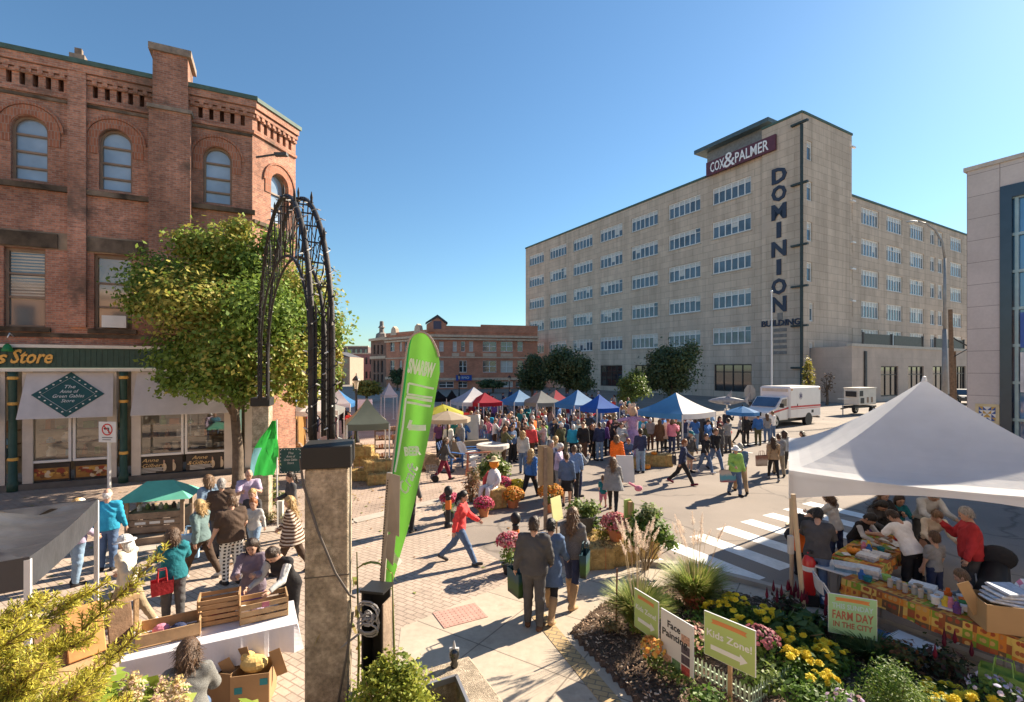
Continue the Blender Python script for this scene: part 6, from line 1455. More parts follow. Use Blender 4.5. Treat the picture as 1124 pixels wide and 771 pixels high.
# ------------------------------------------------------------------ feather flag, its stand and the steel sign post
FD = 5.62
def feather_flag():
 root = empty('feather_flag',(XAT(420,FD),FD,0),0, 'tall bright green feather flag with white lettering leaning beside the concrete arch post', 'flag')
 inv = Matrix.Translation(-root.location)
 L_ = [(660,418,424),(640,420,431),(610,422.5,440),(580,425,449),(550,428,456),(520,431,462),(490,434,468),(460,437,473),(430,441,478),(410,443.5,482),(397,445.3,482),(386,447,480),(377.5,448.8,476.5),(371.5,451,473),(367.5,454.5,469.5),(365.2,459,465.5)]
 rip = lambda x,z: .028*math.sin((x - (z - 3)*.13)*24)*(.4 + .6*min(1,max(0,(4.5 - z)))) + .05*math.sin(z*2.1)
 b = MB(); n = 14; rows = []
 for i in range(len(L_) - 1):
  for q in range(4):
   t = q/4; y = L_[i][0]*(1 - t) + L_[i + 1][0]*t; a = L_[i][1]*(1 - t) + L_[i + 1][1]*t; c = L_[i][2]*(1 - t) + L_[i + 1][2]*t; rows.append((y,a,c))
 rows.append(L_[-1]); PT = lambda px,py,o=0: V(XAT(px,FD),FD + rip(XAT(px,FD),ZAT(py,FD)) - o,ZAT(py,FD))
 for y,a,c in rows: b.v += [tuple(PT(a + (c - a)*k/n,y) - root.location) for k in range(n + 1)]
 for i in range(len(rows) - 1):
  for k in range(n): o = i*(n + 1) + k; b.f.append((o,o + 1,o + n + 2,o + n + 1)); b.m.append(1 if k < 1 and i > 6 else 0)
 b.build('cloth',[mat('flag_green',(.16,.46,.06),.6,.06,4,trans=.3),mat('flag_dark_green',(.01,.22,.05),.6,.1,trans=.3)],root,smooth=True,fix=False)
 p = MB(); p.tube([PT(417,690),PT(417.5,660)] + [PT(a - .6,y) for y,a,c in rows[::3]] + [PT(461.5,364.3)] + [PT(c + .4,y) for y,a,c in rows[::-1][:19:3]],[.016]*2 + [.013]*(len(rows[::3]) + 1 + len(rows[::-1][:19:3])),6)
 o = p.build('pole',mat('pole_beige',(.40,.33,.27),.5,.1)); o.data.transform(inv); o.parent = root
 wt = mat('flag_white',(.80,.82,.78),.6,.03,trans=.3)
 def onflag(me_obj,tr):
  for v in me_obj.data.vertices:
   px,py = tr(v.co.x,v.co.y); q = PT(px,py,.012) - root.location; v.co = q
  me_obj.parent = root
 def label_(s,px,py,w,ang,size=1,shear=0,name='lettering'):
  t = text(s,1,None,wt,Matrix(),name,0,shear,width=w,bold=.055 if shear == 0 else .02); a = rad(ang); onflag(t,lambda x,y: (px + x*math.cos(a) - (-y*size)*math.sin(a)*-1*-1,py + x*math.sin(a) - y*size*math.cos(a)))
 label_('SNARBW',462,405,29,12,21)
 label_('BEER',452,496,19,-7,13)
 label_('Craft',448,527,34,-68,18,.35)
 def stripe(pts,w):
  w *= 1.4
  s = MB()
  for (x0,y0),(x1,y1) in zip(pts,pts[1:]):
   m_ = 6
   for k in range(m_):
    f = lambda t: (x0 + (x1 - x0)*t,y0 + (y1 - y0)*t); (a0,b0),(a1,b1) = f(k/m_),f((k + 1)/m_); L = math.hypot(x1 - x0,y1 - y0); nx,ny = -(y1 - y0)/L*w/2,(x1 - x0)/L*w/2
    s.quad(*[PT(*q,.010) - root.location for q in ((a0 - nx,b0 - ny),(a1 - nx,b1 - ny),(a1 + nx,b1 + ny),(a0 + nx,b0 + ny))])
  s.build('white_line',wt,root,fix=False)
 stripe([(448,421),(475.5,427)],1.6); stripe([(446,433),(474,437)],1.6); stripe([(445,436),(473.5,440.5)],2.2); stripe([(446,442),(472,446.5)],1.8); stripe([(448,421),(446.5,432)],1.4)
 stripe([(445,437),(441.5,470),(437,500),(434,518)],1.4); stripe([(447,470),(467,470)],4.5); stripe([(447,471),(450,462)],2.6); stripe([(427,602),(436,615)],6); stripe([(436,612),(441,616)],6)
feather_flag()
def sign_post():
 d = 5.4; root = empty('steel_sign_post',(XAT(416,d),d,0),0, 'perforated steel sign post with two bare sign plates seen edge on beside the feather flag', 'sign post'); o0 = root.location
 p = lambda x,y,e=0: V(XAT(x,d),d + e,ZAT(y,d)) - o0
 b = MB(); b.bar(V(-.02,0,.9),p(427.5,519),.05,.05); b.build('post',mat('post_steel',(.33,.29,.25),.55,.15,8,metal=.3),root)
 b = MB(); a,c = p(417.5,640),p(426.5,524); n = 40
 for k in range(n): q = a.lerp(c,k/n); b.box(q + V(0,-.027,0),(.013,.004,.013))
 b.build('holes',BLACK_M,root)
 for (x0,y0,x1,y1,x2,y2,x3,y3) in ((429,519,439,523,438,590,421,580),(424,588,435,582,431,622,420,606)):
  b = MB(); q = [p(x0,y0,-.03),p(x1,y1,.01),p(x2,y2,.01),p(x3,y3,-.03)]; b.add(q + [v + V(0,.006,0) for v in q],[(0,1,2,3),(7,6,5,4),(0,4,5,1),(1,5,6,2),(2,6,7,3),(3,7,4,0)]); b.build('sign_plate',mat('plate_back',(.27,.23,.19),.5,.15,metal=.3),root)
sign_post()
def flag_stand():
 root = empty('flag_stand',(XAT(413,5.15),5.15,0),rad(-12), 'black steel channel stand with coiled grey cords at the foot of the feather flag', 'stand'); z1 = 1.9
 b = MB(); b.box((-.1,0,z1/2),(.02,.22,z1)); b.box((.12,0,z1/2 - .06),(.02,.22,z1 - .12)); b.box((.01,.1,z1/2),(.2,.02,z1)); b.build('channel',BLACK_M,root)
 b = MB(); b.box((.01,0,z1 + .012),(.26,.25,.024)); b.build('top_plate',BLACK_M,root); b = MB(); b.box((0,0,.03),(.5,.5,.06)); b.build('base_plate',BLACK_M,root)
 b = MB(); b.box((.134,-.02,1.2),(.012,.2,1.2)); b.build('edge_strip',WOOD_G,root)
 b = MB(); rr = random.Random(2)
 for k in range(7):
  z = 1.74 - k*.035; r = rr.uniform(.05,.11); b.tube([V(-.02 + r*math.cos(a_*PI/5)*1.1,-.13 - .03*math.sin(a_*PI/5 + k),z + r*.9*math.sin(a_*PI/5)) for a_ in range(11)],.011,5)
 b.tube([V(-.1,-.13,1.5),V(-.3,-.2,1.35),V(-.35,-.15,1.1),V(-.25,-.1,.9)],.012,5); b.build('cords',mat('cord_grey',(.28,.27,.27),.6,.15),root)
flag_stand()
def cornstalk(x,y,h,n,label,seed,col='corn',bend=1.0,z0=0.0,group='corn stalks by the arch post'):
 root = empty('corn_stalk',(x,y,z0),0,label, 'plant',group); rr = random.Random(seed); b = MB(); b.tube([(0,0,0),(.03,0,h*.5),(.0,.02,h)],[.016,.014,.006],6); b.build('stem',mat('corn_stem',(.20,.22,.06),.8,.2),root)
 b = MB()
 for k in range(n):
  z = h*(.2 + .8*k/n); a = rr.uniform(0,2*PI); L = rr.uniform(.3,.55)*bend; pts = []
  for j in range(7): t = j/6; pts.append(V(math.cos(a)*L*t,math.sin(a)*L*t,z + L*(.75*t - 1.25*t*t)))
  w = V(-math.sin(a),math.cos(a),.15)*.028
  for j in range(6): w0,w1 = w*math.sin(PI*(j/6*.85 + .15)),w*math.sin(PI*((j + 1)/6*.85 + .15)); b.quad(pts[j] - w0,pts[j + 1] - w1,pts[j + 1] + w1,pts[j] + w0,rr.randrange(2))
 b.build('leaves',[leafmat('corn_leaf',(.20,.24,.05)),leafmat('corn_leaf_dry',(.36,.28,.10))],root,fix=False)
cornstalk(XAT(430,5.3),5.3,2.0,9, 'corn stalk with curling leaves just right of the black flag stand',1)
cornstalk(XAT(391,5.35),5.35,2.2,10, 'corn stalk squeezed between the concrete post and the flag stand',2)
cornstalk(XAT(409,22),19.5,2.1,9, 'corn stalk tied up beside the stacked hay bales',3)
# ------------------------------------------------------------------ raised planter and shrubs close to the camera
def planter_wall():
 root = empty('planter_wall',(-.48,5.5,0),0, 'low exposed aggregate planter wall with a sharp corner', 'planter wall'); b = MB(); z = 1.0
 P_ = [(0,0),(.42,-.8),(.72,-1.5),(.38,-1.6),(-.02,-.62),(-.1,-.36),(-.5,-.58),(-1.0,-.9),(-1.15,-.62),(-.62,-.34)]
 b.prism(P_,z,lambda x,y,c: V(x,y,c)); b.build('wall',AGG,root); bv(root.children[0],.02,1)
 b = MB(); b.prism([(-.1,-.37),(-.02,-.62),(.38,-1.6),(-1.2,-1.8),(-1.3,-.9),(-.5,-.59)],.5,lambda x,y,c: V(x,y,c + .15)); b.build('soil',SOIL,root)
 b = MB()
 for a,c in (((-.1,-.375),(-.52,-.6)),((-.1,-.375),(.1,-.9))): b.bar((*a,.985),(*c,.985),.03,.06)
 b.build('rim_strip',METAL_G,root)
planter_wall()
def spigot():
 root = empty('metal_finial',(-.62,5.28,1.0),0, 'small black and chrome metal finial with a pale spike on the planter wall corner', 'finial'); b = MB(); b.lathe([(.035,0),(.045,.03),(.03,.06),(.05,.1),(.055,.15),(.02,.2)],(0,0,0),12); b.build('body',mat('chrome_dark',(.08,.08,.08),.25,.2,metal=.8),root,smooth=True); b = MB(); b.bar((-.05,0,.19),(.05,0,.19),.03); b.lathe([(.022,.2),(.004,.28)],(0,0,0),8); b.build('spike',mat('spike_pale',(.5,.5,.5),.3,.1),root)
spigot()
def shrub(name,label,base,clumps,n,size,leaves,seed,stems=14,extra=None,cat='shrub',group=None,aspect=.55,flat=.5):
 root = empty(name,base,0,label,cat,group); rr = random.Random(seed); b = MB()
 for k in range(stems):
  c = rr.choice(clumps); e = Vector(c[:3]) + V(rr.gauss(0,1),rr.gauss(0,1),rr.gauss(0,.6))*c[3]*.6; b.tube([V(rr.uniform(-.06,.06),rr.uniform(-.06,.06),0),V(e.x*.45,e.y*.45,e.z*.6),e],[.012,.008,.003],5)
 b.build('stems',mat('twig',(.16,.11,.06),.9,.3),root); q,f,m = leaf_cloud(clumps,n,size,seed,aspect=aspect,flat=flat); np_mesh('foliage',q,f,m,leaves,root); return root
SPIREA = [leafmat('spirea',(.24,.29,.035)),leafmat('spirea_b',(.34,.36,.05)),leafmat('spirea_c',(.16,.22,.03))]
sb = V(XAT(428,4.6),4.6,.3)
shrub('spirea_shrub', 'bright yellow green small leaved shrub growing at the foot of the flag stand',sb,[(0,0,.78,.30,.32),(-.26,.05,.62,.24,.3),(.28,-.05,.66,.24,.28),(.08,.1,.98,.16,.22),(-.14,0,.98,.15,.2),(.2,.05,.9,.16,.24),(.42,-.1,.5,.18,.2),(-.4,0,.45,.16,.2),(-.05,.06,1.1,.1,.16)],9000,.042,SPIREA,41)
def yew():
 base = V(-3.75,2.9,0); root = empty('yew_shrub',base,0, 'yellow green yew with needled branches reaching in front of the black canopy', 'shrub'); rr = random.Random(12); t = MB(); t.tube([V(0,0,0),V(.1,.05,1.2),V(.35,.05,2.0)],[.06,.05,.03],8)
 g = np.random.default_rng(5); Q = []; Ms = []
 W_ = lambda px,py,d: V(XAT(px,d),d,ZAT(py,d)) - base
 main = [((-60,800),(0,775),(60,720),(120,665),(180,606),3.1),((-80,790),(-20,740),(20,700),(70,665),(118,640),3.2),((-90,720),(-50,705),(-10,690),(30,668),(60,655),3.35),((-40,830),(20,800),(70,770),(110,735),(150,697),2.9),
   ((-60,780),(-20,765),(20,740),(60,715),(100,700),2.8),((-80,760),(-50,745),(-20,725),(10,705),(40,690),2.75),((-40,840),(0,810),(40,790),(80,768),(110,750),2.6),((-90,745),(-55,730),(-25,712),(0,700),(18,680),3.0),((-30,860),(20,830),(70,800),(105,790),(140,770),2.9),((-70,830),(-30,800),(5,770),(30,745),(50,728),2.5)]
 for mi,(a,b_,c,d_,e,dd) in enumerate(main):
  pts = [W_(*p,dd + .12*math.sin(i*2 + mi)) for i,p in enumerate((a,b_,c,d_,e))]; fine = []
  for i in range(4):
   for k in range(6): fine.append(pts[i].lerp(pts[i + 1],k/6))
  fine.append(pts[-1]); t.tube(fine,[.012 - .0085*i/len(fine) for i in range(len(fine))],5)
  for i in range(3,len(fine)):
   fr = i/len(fine); ax = (fine[i] - fine[i - 1]).normalized(); ns = 5 if fr < .85 else 3
   for s in range(ns):
    side = V(rr.gauss(0,1),rr.gauss(0,1),rr.gauss(.35,.8)); side = (side - ax*side.dot(ax)).normalized(); L = (.22*(1 - fr) + .05)*rr.uniform(.6,1.25); d2 = (ax*.9 + side*.75).normalized(); p0 = fine[i]; p1 = p0 + d2*L
    t.tube([p0,p1],[.004,.002],4); nn = int(L/.0042); tt = g.random(nn)[:,None]; P = np.array(p0) + np.array(p1 - p0)*tt
    r = g.normal(size=(nn,3)); D = np.array(d2); r -= np.outer(r @ D,D); r /= np.linalg.norm(r,axis=1,keepdims=True); nd = r*.85 + D*.65; nd /= np.linalg.norm(nd,axis=1,keepdims=True); wv = np.cross(nd,g.normal(size=(nn,3))); wv /= np.linalg.norm(wv,axis=1,keepdims=True); ln = (.026 + .016*g.random(nn))[:,None]
    Q.append(np.stack([P - wv*.0022,P + nd*ln*.5 + wv*.0034,P + nd*ln,P + nd*ln*.5 - wv*.0034],1).reshape(-1,3)); Ms.append((g.random(nn)*2 + fr*1.2).clip(0,2.9).astype('i'))
 t.build('branches',mat('yew_twig',(.17,.11,.04),.9,.2),root); q = np.concatenate(Q); f = np.arange(len(q)).reshape(-1,4); np_mesh('needles',q,f,np.concatenate(Ms),[leafmat('needle_a',(.27,.30,.04)),leafmat('needle_b',(.46,.44,.06)),leafmat('needle_c',(.62,.54,.08))],root)
yew()
HYD = [leafmat('hydrangea',(.22,.30,.04)),leafmat('hydrangea_b',(.30,.36,.06)),leafmat('hydrangea_c',(.16,.25,.03))]
def hydrangea(px,d,ztop,label,seed,flowers):
 base = V(XAT(px,d),d,0); r = shrub('hydrangea_shrub',label,base,[(0,0,ztop - .25,.26,.2),(-.22,.05,ztop - .32,.2,.16),(.22,0,ztop - .3,.2,.16),(.05,.1,ztop - .5,.35,.25),(-.3,0,ztop - .55,.25,.2)],420,.12,HYD,seed,10,group='broad leaved shrubs below the market table',aspect=.7,flat=.9)
 for i,(x,y,z) in enumerate(flowers):
  q,f,m = leaf_cloud([(x,y,ztop + z,.085,.10),(x,y,ztop + z + .09,.05,.06)],420,.026,seed + i,flat=.6); np_mesh('flower_head',q,f,m,[mat('panicle_a',(.55,.42,.30),.8,.2,trans=.3),mat('panicle_b',(.62,.50,.22),.8,.2,trans=.3),mat('panicle_c',(.50,.34,.28),.8,.2,trans=.3)],r)
hydrangea(120,3.5,2.1, 'broad leaved pale green shrub beside the yew at the foot of the white table',51,[(-.1,-.1,-.1),(.2,-.05,-.16)])
hydrangea(232,3.6,1.83, 'broad leaved pale green shrub with cream flower heads behind the folding chair',52,[(-.22,-.05,.02),(-.38,0,-.02)])
hydrangea(178,3.3,1.88, 'low broad leaved shrub between the other two, with drying cream blooms',53,[(0,-.05,.03),(.14,0,.0)])
# ------------------------------------------------------------------ left market: black canopy, white table, little green cart
fabric('black'); _M['canopy_shade'] = mat('canopy_shade',(.05,.052,.06),.34,.2,3,.5,6,spec=.5)
def black_canopy():
 _M['canopy_black2'] = _M['canopy_shade']; old = _M.get('canopy_black'); _M['canopy_black'] = _M['canopy_shade']
 o = canopy_tent((-6.6,5.5,0),rad(28),2.55,2.3,2.78,['black'], 'glossy black pop-up canopy with slack folds over the wooden board stall',val=.32,sag=.5,wrk=.03,group='pop-up canopies of the market',tr=.1,legc=METAL_W); _M['canopy_black'] = old
black_canopy()
def board_rack():
 root = empty('board_stand',(-5.15,5.75,0),rad(55), 'wooden stall stand stacked with pale cutting boards under the black canopy', 'stand'); b = MB(); b.box((0,0,.72),(1.5,.6,.04)); b.build('tabletop',WOOD,root)
 for x in (-.7,.7):
  for y in (-.25,.25): b = MB(); b.bar((x,y,0),(x,y,.7),.06); b.build('leg',WOOD_D,root)
 b = MB(); b.bar((-.75,.28,1.2),(.75,.28,1.2),.06); b.bar((-.72,.28,.74),(-.72,.28,1.2),.05); b.bar((.72,.28,.74),(.72,.28,1.2),.05); b.build('back_rail',WOOD,root)
board_rack()
for i,(x,y,z,w,h,tl,lab) in enumerate(((-.5,.1,.74,.34,.55,.3, 'pale wooden cutting board leaning nearest the black canopy leg'),(-.15,.12,.74,.3,.5,.3, 'brown wooden cutting board second along the stand'),(.15,.1,.74,.36,.6,.35, 'wide orange toned cutting board in the middle of the stand'),(.5,.12,.74,.26,.46,.25, 'small dark cutting board at the far end of the stand'))):
 T = Matrix.Translation((-5.15,5.75,0)) @ Matrix.Rotation(rad(55),4, 'Z'); p = T @ V(x,y,z); b = MB(); b.box((0,0,h/2),(w,.025,h),M=Matrix.Rotation(-tl,3, 'X')); o = b.build('cutting_board',(WOOD,WOOD_D,mat('wood_orange',(.5,.25,.09),.6,.2,5),WOOD_D)[i]); bv(o,.01,1); o.location = p; o.rotation_euler = (0,0,rad(55)); tag(o,lab, 'cutting board', 'boards on the stall stand')
for i,(px,py,z) in enumerate(((75,668,.74),(86,655,.74))):
 b = MB(); b.tube([(-.16,0,.07),(.16,0,.07)],.05,10); o = b.build('rolling_pin',WOOD_D); d = (EYE - .8)*F/(py - HZ); o.location = (XAT(px,d),d,z); o.rotation_euler = (0,0,.9); tag(o,('thick wooden rolling pin at the near end of the board stand', 'dark wooden rolling pin behind the other one')[i], 'rolling pin')
TC,TR = V(-3.93,6.55,0),rad(27.4)
def tt(x,y,z=0): return TC + Matrix.Rotation(TR,3, 'Z') @ V(x,y,z)
def white_table():
 root = empty('folding_table',TC,TR, 'long folding table with brown legs under the white cloth', 'table'); b = MB(); b.box((0,0,.725),(1.85,.7,.03)); b.build('tabletop',METAL_W,root)
 for x in (-.7,.7):
  for y in (-.27,.27): b = MB(); b.tube([(x,y,0),(x,y,.71)],.016,6); b.build('leg',mat('leg_brown',(.10,.06,.04),.5,.1),root)
  b = MB(); b.tube([(x,-.27,.06),(x,.27,.06)],.014,6); b.build('crossbar',_M['leg_brown'],root)
 c = MB(); n,m_ = 40,10; hx,hy = .96,.38; rr = random.Random(3)     # cloth: flat on top, falling in folds round the edge
 per = []
 for k in range(120):
  t = k/120*(4*hx + 4*hy)
  if t < 2*hx: p = (-hx + t,-hy)
  elif t < 2*hx + 2*hy: p = (hx,-hy + t - 2*hx)
  elif t < 4*hx + 2*hy: p = (hx - (t - 2*hx - 2*hy),hy)
  else: p = (-hx,hy - (t - 4*hx - 2*hy))
  per.append(p)
 z = .752; c.add([(x,y,z) for x,y in per],[tuple(range(120))]); rows = 7; o = len(c.v)
 for r in range(rows + 1):
  for k,(x,y) in enumerate(per):
   L = Vector((x,y)); nx,ny = (0,-1) if abs(y + hy) < 1e-6 else (0,1) if abs(y - hy) < 1e-6 else (1,0) if x > 0 else (-1,0); t = r/rows; fold = .035*t*math.sin(k*.75 + 1.3*math.sin(k*.21)) + .05*t; drop = (.40 + .09*math.sin(k*.11 + 1) + (.14 if x < -.5 else 0))*t
   c.v.append((x + nx*fold,y + ny*fold,z - drop))
 for r in range(rows):
  for k in range(120): c.f.append((o + r*120 + k,o + r*120 + (k + 1) % 120,o + (r + 1)*120 + (k + 1) % 120,o + (r + 1)*120 + k)); c.m.append(0)
 q = c.build('tablecloth',mat('cloth_sheet',(.74,.72,.76),.85,.05,3,.3,12,trans=.25),smooth=False,fix=False); q.location = TC; q.rotation_euler = (0,0,TR); tag(q, 'white cloth hanging in folds over the long folding table', 'tablecloth')
white_table()
def crate(loc,rz,w,h,d,slats,label,m=WOOD,tilt=0):
 root = empty('wooden_crate',loc,rz,label, 'crate', 'wooden crates on the white table')
 for k in range(slats):
  z = h*(k + .5)/slats
  b = MB(); b.box((0,-d/2,z),(w,.014,h/slats*.72)); b.build('slat',m,root); b = MB(); b.box((0,d/2,z),(w,.014,h/slats*.72)); b.build('slat',m,root)
 for s in (-1,1): b = MB(); b.box((s*w/2,0,h/2),(.018,d,h)); b.build('end_panel',m,root)
 b = MB(); b.box((0,0,.008),(w - .03,d - .02,.012)); b.build('bottom',m,root)
crate(tt(-.52,.05,.757),TR + .05,.66,.2,.42,1, 'low pale wooden box with cut-outs on the left end of the white table'); crate(tt(.02,.22,.757),TR - .03,.48,.36,.3,5, 'tall slatted crate in the middle of the white table',mat('wood_slat',(.40,.24,.12),.75,.2,5))
crate(tt(.56,.08,.757),TR + .04,.58,.27,.34,3, 'slatted crate with a small pink emblem on the right end of the white table')
b = MB(); b.box((0,0,0),(.09,.003,.07)); o = b.build('emblem_card',mat('emblem_pink',(.5,.16,.22),.6,.3,20)); o.location = tt(.58,-.101,.98); o.rotation_euler = (0,0,TR + .04); tag(o, 'small pink card stuck on the right hand crate', 'card')
rr = random.Random(9)
for i,(x,y,lab,c) in enumerate(((-.62,.08, 'folded pink cloth in the low wooden box', 'pink'),(-.42,.02, 'folded dark cloth in the low wooden box', 'navy'),(.02,.2, 'bundle of red cloth inside the tall slatted crate', 'burgundy'),(.3,.15, 'white cloth heaped between the two crates', 'white'),(.5,.1, 'lavender cloth lying in the right hand crate', 'lavender'),(.66,.05, 'white folded paper in the right hand crate', 'light grey'))):
 b = MB(); b.ell((0,0,.07),(.1,.08,.075),10,6); o = b.build('folded_cloth',cloth(c) if 'cloth' in globals() else None); o.location = tt(x,y,.77); o.rotation_euler = (0,0,TR); tag(o,lab, 'cloth')
def open_box(loc,rz,size,label,flaps=True,m=None):
 root = empty('cardboard_box',loc,rz,label, 'cardboard box'); w,d,h = size; m = m or mat('cardboard',(.36,.22,.11),.85,.1,4,.1,40)
 b = MB(); t = .008; b.box((0,-d/2,h/2),(w,t,h)); b.box((0,d/2,h/2),(w,t,h)); b.box((-w/2,0,h/2),(t,d - t,h)); b.box((w/2,0,h/2),(t,d - t,h)); b.box((0,0,.006),(w - t,d - t,.01)); b.build('box',m,root)
 if flaps:
  for s in (-1,1): b = MB(); b.bar((s*w/2,0,h),(s*(w/2 + .13),0,h - .06 + .1*(s > 0)),d - .02,.006,up=(0,1,0)); b.build('flap',m,root)
  b = MB(); b.box((0,d/2 + .07,h - .03),(w - .02,.16,.006),M=Matrix.Rotation(-.5,3, 'X')); b.build('flap',m,root)
 return root
g = G(279,766); r_ = open_box((g.x,g.y,0),rad(12),(.44,.36,.40), 'brown cardboard box with teal marks and crumpled paper beside the seated vendor')
for x,z in ((-.13,.22),(.16,.3)): b = MB(); b.box((x,-.187,z),(.09,.003,.08)); b.build('teal_mark',mat('print_teal',(.03,.22,.26),.7,.2),r_)
b = MB(); b.ell((.0,0,.44),(.17,.13,.1),12,7); b.ell((-.1,.04,.5),(.09,.08,.07)); o = b.build('crumpled_paper',mat('paper_gold',(.62,.42,.15),.9,.25,9,.8,18)); o.location = (g.x,g.y,0); tag(o, 'crumpled golden wrapping paper spilling out of the cardboard box', 'paper')
g = G(254,764); r_ = open_box((g.x,g.y,0),rad(-8),(.3,.42,.42), 'dark brown open cardboard box behind the one with teal marks',True,mat('cardboard_dark',(.25,.15,.075),.85,.1))
def chair(loc,rz,label,m=METAL_W,seatm=None):
 def mk():
  root = empty('folding_chair',(0,0,0),0,label, 'chair', 'folding chairs'); sm_ = seatm or mat('chair_plastic',(.52,.51,.50),.5,.06)
  b = MB(); b.box((0,0,.44),(.40,.40,.025)); bv(b.build('seat',sm_,root),.01,1); b = MB()
  n = 8
  for k in range(n): a0,a1 = -.5 + k/n,-.5 + (k + 1)/n; f = lambda a,z: V(a*.42,.27 + .03*math.cos(a*PI) + (z - .5)*.12,z); b.quad(f(a0,.64),f(a1,.64),f(a1,.86),f(a0,.86))
  o = b.build('backrest',sm_,root,fix=False); q = o.modifiers.new('s', 'SOLIDIFY'); q.thickness = .018
  for s in (-1,1): b = MB(); b.tube([(s*.2,-.24,0),(s*.2,.06,.44),(s*.2,.3,.84)],.012,6); b.build('front_leg',m,root); b = MB(); b.tube([(s*.18,.28,0),(s*.18,-.12,.43)],.012,6); b.build('rear_leg',m,root)
  b = MB(); b.tube([(-.2,-.16,.12),(.2,-.16,.12)],.009,6); b.tube([(-.18,.2,.12),(.18,.2,.12)],.009,6); b.build('stretcher',m,root); return root
 return inst('chair',mk,loc,rz,label)
chair((-3.36,5.08,0),rad(27 + 180), 'grey folding chair under the seated vendor in the grey sweater')
def cart():
 g = G(176,589); root = empty('wooden_cart',g,rad(18), 'small weathered wooden cart with a faded green roof beside the shopfront', 'cart'); W_,D_ = 1.15,.7
 b = MB(); b.box((0,-.15,.09),(1.4,1.0,.18)); b.build('base_step',WOOD_G,root)
 for k in range(3): b = MB(); b.box((0,-D_/2,.30 + k*.165),(W_,.03,.15)); b.build('front_plank',WOOD_G,root)
 for s in (-1,1): b = MB(); b.box((s*W_/2,0,.46),(.03,D_,.5)); b.build('side_panel',WOOD_G,root)
 for s in (-1,1):
  for y in (-1,1): b = MB(); b.box((s*W_/2,y*D_/2,.58),(.08,.07,.86)); b.build('corner_post',WOOD_G,root)
 b = MB(); b.box((0,0,.68),(W_ - .05,D_,.02)); b.build('counter',WOOD_G,root)
 for x in (-.3,0,.3): b = MB(); b.box((x,-D_/2 - .018,.46),(.22,.006,.06)); b.build('label_card',METAL_W,root)
 b = MB(); a = [(-.78,-.55,1.02),(.78,-.55,1.02),(.78,.55,1.02),(-.78,.55,1.02),(-.28,0,1.4),(.28,0,1.4)]; b.add(a,[(0,1,5,4),(1,2,5),(2,3,4,5),(3,0,4),(3,2,1,0)],0); b.build('roof',mat('roof_green',(.12,.42,.30),.7,.12,3),root)
 for s in (-1,1): wheel(root,s*.68*0 + .3*s,.45,.24,.05)
cart()
for i in range(7):
 T = Matrix.Translation(G(176,589)) @ Matrix.Rotation(rad(18),4, 'Z'); p = T @ V(-.42 + i*.14,-.05 + .1*(i % 2),.692); b = MB(); b.lathe([(.05,0),(.055,.09),(.03,.12),(.03,.15)],(0,0,0),10); o = b.build('jar',mat(('jar_white', 'jar_green', 'jar_dark')[i % 3],((.6,.6,.58),(.2,.28,.12),(.1,.08,.08))[i % 3],.4,.1)); o.location = p; tag(o, 'small jar standing on the counter of the green roofed cart', 'jar', 'jars on the green roofed cart')
def no_turn_sign():
 d = 15.7; root = empty('no_turn_sign',(XAT(119,d),d,0),rad(-6), 'white no turn sign with a red ring on a white post before the shop window', 'road sign'); z1,z0 = ZAT(463,d),ZAT(485.5,d); h = z1 - z0
 b = MB(); b.tube([(0,.03,0),(0,.03,z1)],.05,8); b.build('post',METAL_W,root); b = MB(); b.box((0,-.03,(z0 + z1)/2),(.6,.02,h)); b.build('plate',METAL_W,root); zc = z0 + h*.62
 rd = mat('ring_red',(.6,.03,.03),.4,.05); b = MB(); n = 28
 for k in range(n): a0,a1 = 2*PI*k/n,2*PI*(k + 1)/n; P = lambda a,r: (r*math.cos(a),-.045,zc + r*math.sin(a)); b.quad(P(a0,.15),P(a1,.15),P(a1,.19),P(a0,.19))
 b.bar((-.12,-.047,zc + .12),(.12,-.047,zc - .12),.035,.004,up=(0,1,0)); b.build('ring',rd,root,fix=False)
 b = MB(); b.bar((.05,-.043,zc - .11),(.05,-.043,zc + .05),.03,.004,up=(0,1,0)); b.bar((.05,-.043,zc + .05),(-.07,-.043,zc + .03),.03,.004,up=(0,1,0)); b.prism([(-.06,zc + .09),(-.06,zc - .03),(-.13,zc + .03)],.003,lambda x,z,w: V(x,-.044 + w,z)); b.build('arrow',BLACK_M,root)
 b = MB(); b.box((0,-.042,z0 + .15),(.36,.004,.03)); b.box((-.02,-.042,z0 + .08),(.3,.004,.025)); b.build('small_print',mat('print_grey',(.2,.2,.2),.6,0),root)
no_turn_sign()
def green_flag():
 d = 12.6; root = empty('green_flag',(XAT(304,d),d,0),0, 'drooping bright green flag with a pale blue stripe by the maple trunk', 'flag'); g = MB(); L_ = [(462,299,302),(472,293,304),(482,286,305.5),(492,280,306),(502,276,305),(512,274,303),(522,273,300)]; n = 8
 for y,a,c in L_: g.v += [(XAT(a + (c - a)*k/n,d) - root.location.x,.06*math.sin(k*1.7 + y*.1),ZAT(y,d)) for k in range(n + 1)]
 for i in range(len(L_) - 1):
  for k in range(n): o = i*(n + 1) + k; g.f.append((o,o + 1,o + n + 2,o + n + 1)); g.m.append(1 if k < 2 and i > 2 else 0)
 g.build('cloth',[mat('flag_mid_green',(.04,.42,.07),.6,.08,trans=.45),mat('flag_stripe',(.2,.45,.5),.6,.08,trans=.4)],root,smooth=True,fix=False); p = MB(); p.tube([(0,.03,0),(-.02,.03,ZAT(461,d))],.016,6); p.build('pole',METAL_W,root)
green_flag()
